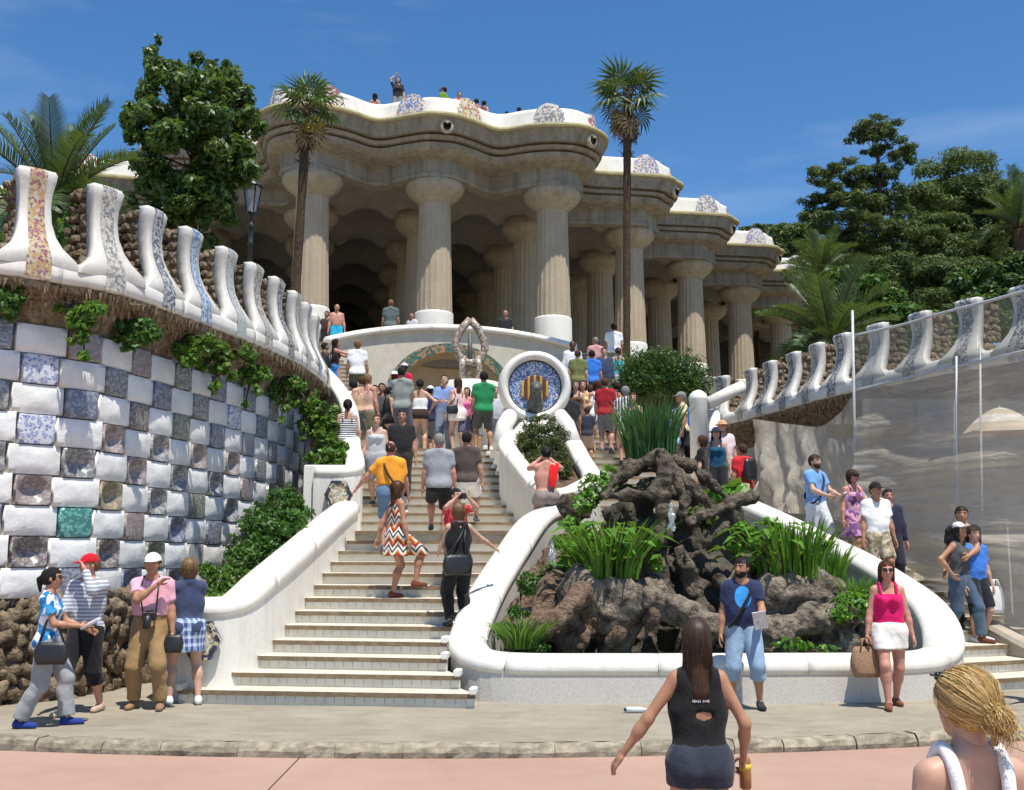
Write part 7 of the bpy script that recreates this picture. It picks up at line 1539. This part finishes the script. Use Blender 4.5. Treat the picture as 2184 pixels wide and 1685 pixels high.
def tree(name, label, base, lumps, n, size, mat, trunk_r, seed, top=None, group=None, asp=.45, shell=.5, up=.35, minis=0):
    rng = np.random.default_rng(seed); base = np.array(base, float); root = thing(name, label, 'tree', tuple(base), group); L = [(np.array(l[0]) - base,) + tuple(l[1:]) for l in lumps]
    if minis:      # break every lump into small leaf sprays
        L2 = []
        for c, r in L:
            for _ in range(minis): d = rng.normal(size=3); d /= np.linalg.norm(d); L2.append((c + d * np.array(r) * rng.uniform(.45, 1.02), tuple(np.array(r) * rng.uniform(.22, .4))))
        Lv = L2
    else: Lv = L
    V, F = leaves(Lv, n, size, rng, asp, up, 0, .25 if minis else shell); link('crown', mk(V, F), root, mat)
    mb = MB(); cen = np.mean([l[0] for l in L], 0); tp = np.array(top) - base if top is not None else np.array([cen[0], cen[1], max(l[0][2] for l in L) * .92])
    mb.tube([(0, 0, 0), tuple(tp * .35 + rng.normal(size=3) * .05), tuple(tp * .7), tuple(tp)], [trunk_r, trunk_r * .8, trunk_r * .5, trunk_r * .15], 9)
    for c, r in L:
        f = min(.9, max(.15, (c[2] - r[2] * 1.2) / tp[2])); s = tp * f; mb.tube([tuple(s), tuple((s + c) / 2 + np.array([0, 0, -.1 * r[2]])), tuple(c)], [trunk_r * .32 * (1.1 - f), trunk_r * .2 * (1.1 - f) + .01, .008], 5)
    mb.build('trunk', M['bark'], root, True); return root
tb = at(405, 560, 24)
tree('broadleaf_tree', 'tall dense broadleaf tree with glossy dark leaves behind the left merlons', (tb.x, 24.2, 4.5), [(c, tuple(1.15 * x for x in r)) for c, r in TL], 30000, .17, LF['mag'], .2, 5, minis=14, asp=.5)
# ---- palms
def frond_mesh(L, curve, n, wl, seed, lift=.5):
    """feather frond along +y, arching down; leaflets both sides"""
    r = random.Random(seed); pts = []
    for i in range(13):
        t = i / 12; a = curve * t; pts.append(np.array([0, L * t * math.cos(a * .62), L * (.10 * t - .5 * curve * t * t * .62)]))
    V, F = tube([tuple(p) for p in pts], [.03 * (1 - .85 * i / 12) for i in range(13)], 5); mb = MB().add(V, F, 1)
    for k in range(n):
        t = .12 + .88 * k / (n - 1); f = t * 12; i = min(11, int(f)); p = pts[i] + (pts[i + 1] - pts[i]) * (f - i); tg = pts[i + 1] - pts[i]; tg /= np.linalg.norm(tg); ll_ = wl * (math.sin(math.pi * (.12 + .8 * t)) ** .6) * r.uniform(.85, 1.1)
        for s in (-1, 1):
            d = np.array([s * .85, .0, 0]) + tg * .75 + np.array([0, 0, lift * .8 + r.uniform(-.15, .15)]); d /= np.linalg.norm(d); q = p + d * ll_; m = p + d * ll_ * .45 + np.array([0, 0, .02]); w = .0125; sd_ = tg * w
            q[2] -= .10 * ll_; mb.add([p - sd_, p + sd_, m + sd_ * 1.2, m - sd_ * 1.2, q], [(0, 1, 2, 3), (3, 2, 4)], 0)
    return mk(mb.V, mb.F, False, mb.M)
FR = [frond_mesh(2.0, c, 46, .48, s) for c, s in ((.5, 1), (.9, 2), (1.25, 3))]
def date_palm(label, px, py, d, size, zbase, nf, seed, trunk=.22, el=(80, -5), side=None):
    r = random.Random(seed); c = at(px, py, d); root = thing('date_palm', label, 'palm tree', (c.x, c.y, zbase)); h = c.z - zbase
    mb = MB(); mb.tube([(0, 0, 0), (0, 0, h * .5), (0, 0, h)], [trunk * 1.1, trunk, trunk * 1.15], 10); mb.build('trunk', M['palmbark'], root)
    for k in range(nf):
        e = rad(el[0] + (el[1] - el[0]) * (k / (nf - 1)) ** .9 + r.uniform(-8, 8)); az = k * 2.39996 + r.uniform(-.3, .3); v = 0 if e > rad(55) else (1 if e > rad(25) else 2); s = size * r.uniform(.85, 1.12)
        o = link('frond', FR[v], root, [LF['palm'], M['bark']], (0, 0, h + .05), (e, r.uniform(-.2, .2), az)); o.scale = (s, s, s)
    return root
date_palm('large date palm with upright fronds at the left edge behind the merlons', 115, 450, 18.5, 1.02, 4.0, 36, 3, .22, (80, -25))
date_palm('date palm with arching fronds behind the far right merlons', 1775, 735, 28.5, 1.2, 4.2, 44, 4, .25, (74, -32))
date_palm('smaller date palm beside the right end of the pavilion', 1752, 585, 40, .95, 6.0, 24, 6, .2)
date_palm('feathery palm at the right edge above the conifers', 2172, 490, 44, 1.25, 8.0, 22, 8, .22, (85, 0))
def fan_mesh(R, seed, nb=15, span=4.2):
    r = random.Random(seed); mb = MB(); pet = R * .75; mb.tube([(0, 0, 0), (0, pet * .6, .05), (0, pet, .02)], [.018, .014, .012], 4, 1)
    for k in range(nb):
        a = -span / 2 + span * k / (nb - 1); L = R * (1 - .18 * abs(a) / (span / 2)) * r.uniform(.9, 1.05); d = np.array([math.sin(a), math.cos(a), .0]); p0 = np.array([0, pet, .02]); w = .055 * R; s = np.array([d[1], -d[0], 0]) * w
        m = p0 + d * L * .55 + np.array([0, 0, .05 * R]); q = p0 + d * L + np.array([0, 0, -.12 * R - r.uniform(0, .25) * R]); u = np.array([0, 0, .02])
        mb.add([p0, m - s, m + u, m + s, q], [(0, 1, 2), (0, 2, 3), (1, 4, 2), (2, 4, 3)], 0)
    return mk(mb.V, mb.F, False, mb.M)
FN = [fan_mesh(.55, s) for s in (1, 2, 3)]
def fan_palm(label, top, foot, size, nf, seed, r0, r1, zbase, skirt=True, flower=False):
    r = random.Random(seed); c = at(*top); b = at(*foot); b = Vector((b.x, b.y, zbase)); root = thing('fan_palm', label, 'palm tree', b); h = c - b
    pts = [Vector((0, 0, 0)), Vector((h.x * .25, h.y * .25, h.z * .3)), Vector((h.x * .62, h.y * .6, h.z * .65)), Vector(h)]; C = spline([tuple(p) for p in pts], 8); mb = MB()
    mb.tube([tuple(p) for p in C], [r0 + (r1 - r0) * i / (len(C) - 1) + r.uniform(-.012, .012) for i in range(len(C))], 9); mb.build('trunk', M['palmbark'], root)
    mbs = MB()
    for k in range(120):      # shaggy leaf bases under the crown
        t = r.uniform(.86, 1.0); i = min(len(C) - 2, int(t * (len(C) - 1))); p = C[i]; a = r.uniform(0, 6.28); q = r1 * 1.05; mbs.tube([(p[0] + q * math.cos(a), p[1] + q * math.sin(a), p[2]), (p[0] + q * 2.2 * math.cos(a), p[1] + q * 2.2 * math.sin(a), p[2] - r.uniform(-.12, .25))], [.014, .006], 3)
    mbs.build('leaf_bases', M['palmbark'], root)['kind'] = 'stuff'
    for k in range(nf):
        e = rad(85 - 125 * (k / (nf - 1)) ** .9 + r.uniform(-14, 14)); az = k * 2.39996 + r.uniform(-.4, .4); s = size * r.uniform(.75, 1.15)
        o = link('frond', FN[k % 3], root, [LF['fan'], M['bark']], tuple(h + Vector((0, 0, .05 - .1 * k / nf))), (e, r.uniform(-.5, .5), az)); o.scale = (s, s, s)
    if skirt:
        me = FN[0].copy(); me.materials.clear(); me.materials.append(LF['dead']); me.materials.append(M['bark'])
        for k in range(9): o = link('dry_frond', me, root, None, tuple(h + Vector((0, 0, -.15 - .03 * k))), (rad(-62 - r.uniform(0, 22)), r.uniform(-.6, .6), k * .7)); o.scale = (size * .8,) * 3
    if flower:
        V, F = leaves([((h.x + .3, h.y - .35, h.z - .55), (.22, .2, .24)), ((h.x + .12, h.y - .4, h.z - .62), (.18, .2, .2))], 500, .07, np.random.default_rng(3)); link('flower_cluster', mk(V, F), root, m_leaf('yellow_palm_flower', (.3, .22, .03), (.45, .34, .05), (.5, .4, .09), .7))
    return root
fan_palm('left fan palm with yellow flowers, its thin trunk crossing the first column', (655, 235, 29), (622, 680, 29), 1.35, 18, 5, .15, .12, 5.6, True, True)
fan_palm('tall right fan palm against the sky, its thin trunk crossing the fourth column', (1338, 215, 30), (1336, 790, 30), 1.4, 19, 6, .10, .12, 5.6)
# ---- hillside and conifers on the right
hv = []; hf = []; nx_, ny_ = 26, 16
for i in range(nx_):
    for j in range(ny_): x = 8 + i * 3.2; y = 30 + j * 6; z = 4.0 + max(0, (y - 32)) * .17 + max(0, x - 18) * .14 + .8 * float(NZ(np.array([x * .2, y * .2, 0.]))); hv.append((x + max(0, (y - 45) * .1), y, z))
for i in range(nx_ - 1):
    for j in range(ny_ - 1): hf.append((i * ny_ + j, (i + 1) * ny_ + j, (i + 1) * ny_ + j + 1, i * ny_ + j + 1))
tag(link('hillside', mk(hv, hf, True), None, M['terrain']), kind='structure')
def pl_(items, d): return [lump(px, py, d + dd, 1.25 * rx * d / 2250, 1.25 * rx * d / 2250 * .9, 1.4 * rz * d / 2250) for px, py, rx, rz, dd in items]
D = 46
CP = pl_([(1862, 262, 46, 15, 0), (1840, 292, 28, 14, .5), (1885, 285, 30, 12, -.5), (1905, 320, 38, 16, 0), (1925, 338, 26, 14, .6), (1842, 325, 8, 5, 0), (1760, 375, 40, 15, 0), (1795, 370, 40, 18, -1), (1845, 380, 45, 22, 0), (1890, 375, 30, 18, 1), (1740, 440, 38, 16, 0), (1785, 425, 45, 20, -1), (1840, 430, 55, 30, 0), (1900, 420, 30, 25, 0), (1745, 468, 36, 14, 0), (1800, 470, 60, 25, -1), (1860, 480, 60, 30, 0), (1830, 530, 60, 30, 0), (1900, 530, 50, 35, 0)], D)
hb = at(1893, 640, D); tree('conifer', 'tall ragged cedar with flat layered branches and a bare upper trunk', (hb.x, D, 6.2), CP, 26000, .30, LF['pine'], .28, 21, top=at(1868, 262, D), asp=.2, minis=14, up=.8)
for k, (items, d, n, mat, lab) in enumerate([
 ([(2040, 375, 80, 40, 0), (2000, 410, 60, 30, -1), (2085, 400, 60, 35, 0), (2040, 430, 90, 35, -1)], 50, 9000, 'pine2', 'round topped umbrella pine right of the ragged cedar'),
 ([(2120, 415, 55, 40, 0), (2150, 460, 60, 50, 0), (2110, 480, 60, 40, 0), (2170, 540, 50, 60, -1), (2120, 560, 50, 45, 0)], 48, 9000, 'pine', 'dark pine below the feathery palm at the right edge'),
 ([(1965, 470, 55, 25, 0), (2010, 490, 60, 25, 0), (2060, 500, 60, 30, 0), (1950, 520, 70, 28, -1), (2030, 545, 75, 30, -1)], 47, 10000, 'pine', 'spreading conifer in the middle of the right hillside'),
 ([(1960, 590, 80, 30, 0), (2030, 600, 70, 30, 0), (1900, 590, 60, 30, 0), (1950, 640, 90, 35, -1), (2040, 650, 70, 35, -1)], 41, 10000, 'pine', 'low dark conifer just above the right merlons'),
 ([(2110, 620, 60, 40, 0), (2150, 650, 55, 45, 0), (2090, 670, 60, 35, -1), (2180, 600, 40, 50, 0)], 38, 8000, 'bush', 'leafy bright green tree above the rightmost merlons'),
 ([(1680, 500, 40, 22, 0), (1720, 510, 45, 25, 0), (1665, 530, 35, 25, 0), (1740, 540, 50, 25, -1), (1690, 550, 45, 25, -1)], 62, 5000, 'pine2', 'pale green pine beyond the right end of the roof terrace'),
 ([(1615, 490, 24, 9, 0), (1600, 496, 18, 8, 0)], 66, 900, 'pine', 'distant pine crown showing above the red visitor on the roof'),
 ([(1850, 620, 60, 30, 0), (1820, 590, 45, 30, 0), (1860, 670, 60, 30, 0), (1930, 690, 60, 25, 0), (2000, 700, 60, 25, -1)], 34, 8000, 'shrub', 'bushy green tree behind the arching date palm')]):
    L = pl_(items, d); bx_ = sum(l[0] for l in L) / len(L); tree('conifer' if mat.startswith('pine') else 'leafy_tree', lab, (bx_[0], bx_[1], 5.0 if d < 45 else 7.5), L, int(n * 2.1), .22 * d / 46 + .04, LF[mat], .2, 30 + k, group='trees on the right hillside', asp=.25 if mat.startswith('pine') else .5, minis=20, up=.7)
wd_ = [lump(px, py, 66 + (k_ % 3) * 2, 2.6, 2.0, 1.5) for k_, (px, py) in enumerate([(1670, 545), (1730, 560), (1800, 570), (1870, 560), (1940, 555), (2010, 545), (2080, 540), (2150, 530), (1700, 600), (1770, 620), (1850, 630), (1930, 620), (2010, 610), (2090, 600), (2160, 590), (1900, 680), (2000, 670), (2100, 660), (2170, 640), (1980, 500), (2060, 480), (2140, 490), (2210, 470), (2230, 560)])]
o_ = wd_[0][0]; V, F = leaves([(c - o_, r) for c, r in wd_], 22000, .45, np.random.default_rng(77), .35, .6, 0, .35)
tag(link('distant_wood', mk(V, F), None, LF['pine'], tuple(o_)), 'dark mass of distant trees closing the right hillside', 'wood', None, 'stuff')
# greenery behind the left merlons
plant('shrub', 'low green shrub between the two leftmost merlons', 'shrub', at(150, 560, 14.6), [lump(150, 510, 14.8, .35, .3, .35), lump(170, 470, 14.9, .25, .25, .3), lump(20, 560, 14.2, .35, .3, .5)], 900, .13, LF['vine'], 41)
# round clipped bush
plant('bush', 'round clipped bush behind the reeds at the right flight', 'bush', at(1410, 870, 25.3), [lump(1410, 805, 25.3, .95, .8, .55), lump(1370, 790, 25.2, .55, .6, .5), lump(1445, 785, 25.4, .6, .6, .5), lump(1480, 820, 25.2, .45, .5, .45), lump(1350, 825, 25.2, .5, .5, .4), lump(1410, 765, 25.4, .4, .4, .25)], 15000, .085, LF['bush'], 42, minis=44)
# hanging vines on the left wall
VN = [(165, 690, 13.1, 42, 38, 'bright creeper in the second niche under the left coping'), (20, 655, 12.6, 22, 28, 'dark creeper at the far left under the coping'), (295, 712, 14.0, 34, 22, 'dark trailing plant left of the row of creepers'), (400, 750, 15.2, 38, 34, 'leafy creeper hanging third from the left under the coping'), (475, 782, 16.2, 42, 36, 'bushy creeper with pale tips in the middle of the left wall'), (545, 808, 17.4, 34, 28, 'small creeper right of the bushy one under the coping'), (612, 845, 18.7, 34, 40, 'trailing creeper close to the end of the left wall'), (660, 885, 20.0, 26, 50, 'long creeper hanging at the end of the left wall')]
for k, (px, py, d, rx, rz, lab) in enumerate(VN):
    s = d / 2250; rg = random.Random(200 + k); LL = []
    for q in range(20):
        a = rg.gauss(0, .55); t_ = abs(rg.gauss(0, .55)); r_ = rg.uniform(.05, .12) * (1.1 - .35 * min(1, t_)); LL.append(lump(px + a * rx * 1.15, py - rz * .75 + t_ * rz * 1.7 - abs(a) * rz * .3, d - .12 - .08 * t_ + rg.uniform(-.08, .08), r_ * 1.1, .09, r_))
    plant('creeper', lab, 'plant', at(px, py - rz, d), LL, 900, .085, LF['vine'] if k not in (1, 2) else LF['shrub'], 50 + k, 'creepers hanging on the left wall', True, .75, .6, 'foliage', .15)
plant('ivy', 'dark green ivy spilling over the tall white parapet by the hexagon pier', 'plant', at(700, 1000, 18.8), [lump(700, 960, 18.9, .28, .2, .3), lump(705, 910, 19.6, .22, .2, .3), lump(690, 985, 18.6, .3, .2, .2), lump(715, 985, 18.5, .2, .2, .18), lump(690, 900, 19.8, .22, .2, .3)], 3400, .095, LF['vine'], 61, None, False, .7, .4, minis=18)
plant('shrub', 'dense green shrub between the tiled wall and the left parapet', 'shrub', at(590, 1230, 16.2), [lump(600, 1080, 16.9, .3, .3, .3), lump(580, 1120, 16.5, .42, .35, .35), lump(620, 1110, 16.9, .3, .3, .3), lump(555, 1160, 16.0, .4, .35, .3), lump(600, 1160, 16.3, .4, .35, .3), lump(540, 1200, 15.5, .35, .3, .28)], 11000, .085, LF['shrub'], 62, minis=34)
plant('shrub', 'feathery light green plants at the foot of the left parapet', 'shrub', at(480, 1280, 14.4), [lump(500, 1230, 14.8, .25, .25, .22), lump(460, 1250, 14.4, .2, .2, .22), lump(440, 1245, 14.3, .14, .14, .25), lump(500, 1265, 14.4, .25, .2, .15), lump(450, 1275, 14.0, .2, .2, .1)], 2800, .075, LF['vine'], 63, minis=18)
plant('ground_cover', 'mossy fern clump filling the planter below the round medallion', 'plant', at(1158, 1010, 19.5), [lump(1155, 935, 20.0, .42, .35, .28), lump(1150, 905, 20.4, .35, .25, .2), lump(1130, 960, 19.8, .25, .3, .3), lump(1185, 960, 19.8, .25, .3, .3), lump(1165, 985, 19.3, .3, .3, .25), lump(1205, 1000, 19.1, .2, .25, .2)], 6500, .085, LF['moss'], 64, None, True, .3, minis=32)
# ---- blade plants
def blades(name, label, base, r, n, h, mat, seed, w=.018, spread=.35, cat='plant', lean=(0, 0), flat=1.0):
    rng = random.Random(seed); V = []; F = []
    for k in range(n):
        a = rng.uniform(0, 6.28); q = r * math.sqrt(rng.random()); x, y = q * math.cos(a), q * math.sin(a) * flat; L = h * rng.uniform(.55, 1.05); dx, dy = (x / r * spread + rng.gauss(0, .12) + lean[0]) * L, (y / r * spread * flat + rng.gauss(0, .10) + lean[1]) * L; b = rng.uniform(0, 3.14); sx, sy = w * math.cos(b), w * math.sin(b); i0 = len(V)
        for t, ww in ((0, .7), (.35, 1), (.7, .8), (1.0, .05)):
            bend = t * t; V += [(x + dx * bend - sx * ww, y + dy * bend - sy * ww, L * (t - .25 * spread * bend)), (x + dx * bend + sx * ww, y + dy * bend + sy * ww, L * (t - .25 * spread * bend))]
        for j in range(3): F.append((i0 + j * 2, i0 + j * 2 + 1, i0 + j * 2 + 3, i0 + j * 2 + 2))
    root = thing(name, label, cat, base); link('blades', mk(V, F), root, mat); return root
b0 = at(1388, 985, 17.0); blades('reeds', 'tall upright dark green reeds on top of the rock fountain', b0, .40, 420, 1.12, LF['reed'], 71, .016, .28)
b0 = at(1300, 1236, 14.9); rt = blades('water_plant', 'bright green arching plant growing in the left stone bowl', b0, .40, 210, .98, LF['lime'], 72, .018, .6)
b0 = at(1690, 1232, 15.1); rt2 = blades('water_plant', 'bright green upright plant growing in the right stone bowl', b0, .48, 230, .95, LF['lime'], 73, .02, .4)
def broad(root, n, hgt, size, spread, mat, seed, off=(0, 0)):
    rng = random.Random(seed); mb = MB()
    for k in range(n):
        a = rng.uniform(0, 6.28); q = spread * rng.uniform(.2, 1); x, y, z = q * math.cos(a) + off[0], q * math.sin(a) * .7 + off[1], hgt * rng.uniform(.35, 1); mb.tube([(x * .15, y * .15, 0), (x * .7, y * .7, z * .7), (x, y, z)], .008, 4, 1)
        d = np.array([math.cos(a), math.sin(a), rng.uniform(-.4, .3)]); d /= np.linalg.norm(d); s = np.cross(d, (0, 0, 1)); s /= np.linalg.norm(s); S = size * rng.uniform(.7, 1.2); p = np.array([x, y, z]); u = np.array([0, 0, .12 * S])
        mb.add([p - d * S * .15, p + s * S * .30 + d * S * .2 + u, p + d * S * .95 - u * 1.5, p - s * S * .30 + d * S * .2 + u, p + d * S * .3], [(0, 4, 1), (1, 4, 2), (2, 4, 3), (3, 4, 0)], 0)
    mb.build('broad_leaves', [mat, M['bark']], root)
broad(rt, 60, .8, .27, .72, LF['lime'], 5); broad(rt2, 60, .78, .27, .8, LF['lime'], 6, (-.25, 0))
b0 = at(1110, 1382, 13.75); blades('fern', 'sword-leaved fern in the left corner of the pond', b0, .20, 150, .52, LF['vine'], 74, .014, .9)
b0 = at(1830, 1300, 14.9); blades('fern', 'spiky green plant right of the right stone bowl', b0, .28, 220, .55, LF['lime'], 75, .010, .5)
plant('ground_cover', 'round-leaved bright plant low beside the right rim of the pond', 'plant', at(1815, 1330, 14.3), [lump(1815, 1290, 14.5, .26, .2, .18), lump(1790, 1310, 14.4, .2, .2, .12), lump(1840, 1280, 14.7, .2, .2, .15)], 700, .075, LF['lime'], 76, None, True, .9)
plant('creeper', 'small leafy creeper on the rocks left of the canopy', 'plant', at(1265, 1080, 16.3), [lump(1270, 1040, 16.3, .28, .2, .22), lump(1250, 1070, 16.3, .22, .2, .2), lump(1300, 1010, 16.4, .16, .15, .15)], 420, .10, LF['lime'], 77, None, True, .6)
plant('creeper', 'round leaves of a lily-like plant behind the right branch', 'plant', at(1530, 1085, 16.6), [lump(1530, 1060, 16.6, .22, .15, .14), lump(1570, 1050, 16.7, .2, .15, .16)], 60, .22, LF['lime'], 78, None, True, 1.0)
plant('fern', 'dark fern on the rock slope inside the left rim', 'plant', at(1125, 1270, 14.7), [lump(1125, 1245, 14.6, .14, .12, .16)], 260, .10, LF['shrub'], 79, None, True, .3)
plant('ground_cover', 'little sprouts at the right pond edge behind the navy tee', 'plant', at(1690, 1392, 13.7), [lump(1690, 1375, 13.7, .25, .12, .1), lump(1760, 1385, 13.7, .2, .1, .06)], 120, .07, LF['lime'], 80, None, True, .7)

plant('water_plant', 'lush light green leaves trailing over the left bowl rim', 'plant', at(1240, 1250, 14.7), [lump(1215, 1180, 15.2, .26, .2, .28), lump(1235, 1130, 15.6, .22, .2, .22), lump(1390, 1190, 14.9, .18, .18, .25), lump(1250, 1215, 14.8, .22, .2, .16)], 520, .15, LF['lime'], 90, None, True, .6, minis=6)
plant('water_plant', 'lush light green leaves trailing over the right bowl rim', 'plant', at(1620, 1250, 15.0), [lump(1575, 1150, 15.3, .28, .2, .2), lump(1610, 1185, 15.1, .26, .2, .25), lump(1750, 1190, 15.2, .25, .2, .22), lump(1640, 1130, 15.3, .22, .2, .2)], 560, .15, LF['lime'], 91, None, True, .6, minis=6)
plant('moss', 'mossy green patch under the rock canopy', 'plant', at(1510, 1110, 16.2), [lump(1500, 1100, 16.2, .22, .2, .2), lump(1330, 1045, 16.3, .2, .2, .1)], 260, .12, LF['moss'], 92, None, False, .7)

plant('creeper', 'leafy green plants covering the rocks just inside the left basin rim', 'plant', at(1195, 1200, 16.0), [lump(1210, 1130, 16.4, .22, .2, .2), lump(1195, 1170, 16.0, .2, .2, .2), lump(1165, 1225, 15.4, .16, .15, .14), lump(1230, 1160, 15.8, .22, .2, .2)], 900, .11, LF['vine'], 93, None, True, .55, minis=9)
plant('fern', 'low ferny growth along the left edge of the pond', 'plant', at(1100, 1380, 13.9), [lump(1085, 1345, 14.1, .2, .15, .16), lump(1140, 1370, 13.9, .2, .12, .12), lump(1105, 1310, 14.5, .14, .14, .14)], 700, .10, LF['shrub'], 94, None, True, .35, minis=8)
b0 = at(1250, 1230, 15.3); blades('water_plant', 'spiky light green tuft left of the left stone bowl', b0, .22, 120, .7, LF['lime'], 95, .016, .6)
b0 = at(1770, 1240, 15.4); blades('water_plant', 'spiky light green tuft right of the right stone bowl', b0, .22, 120, .7, LF['lime'], 96, .016, .5)
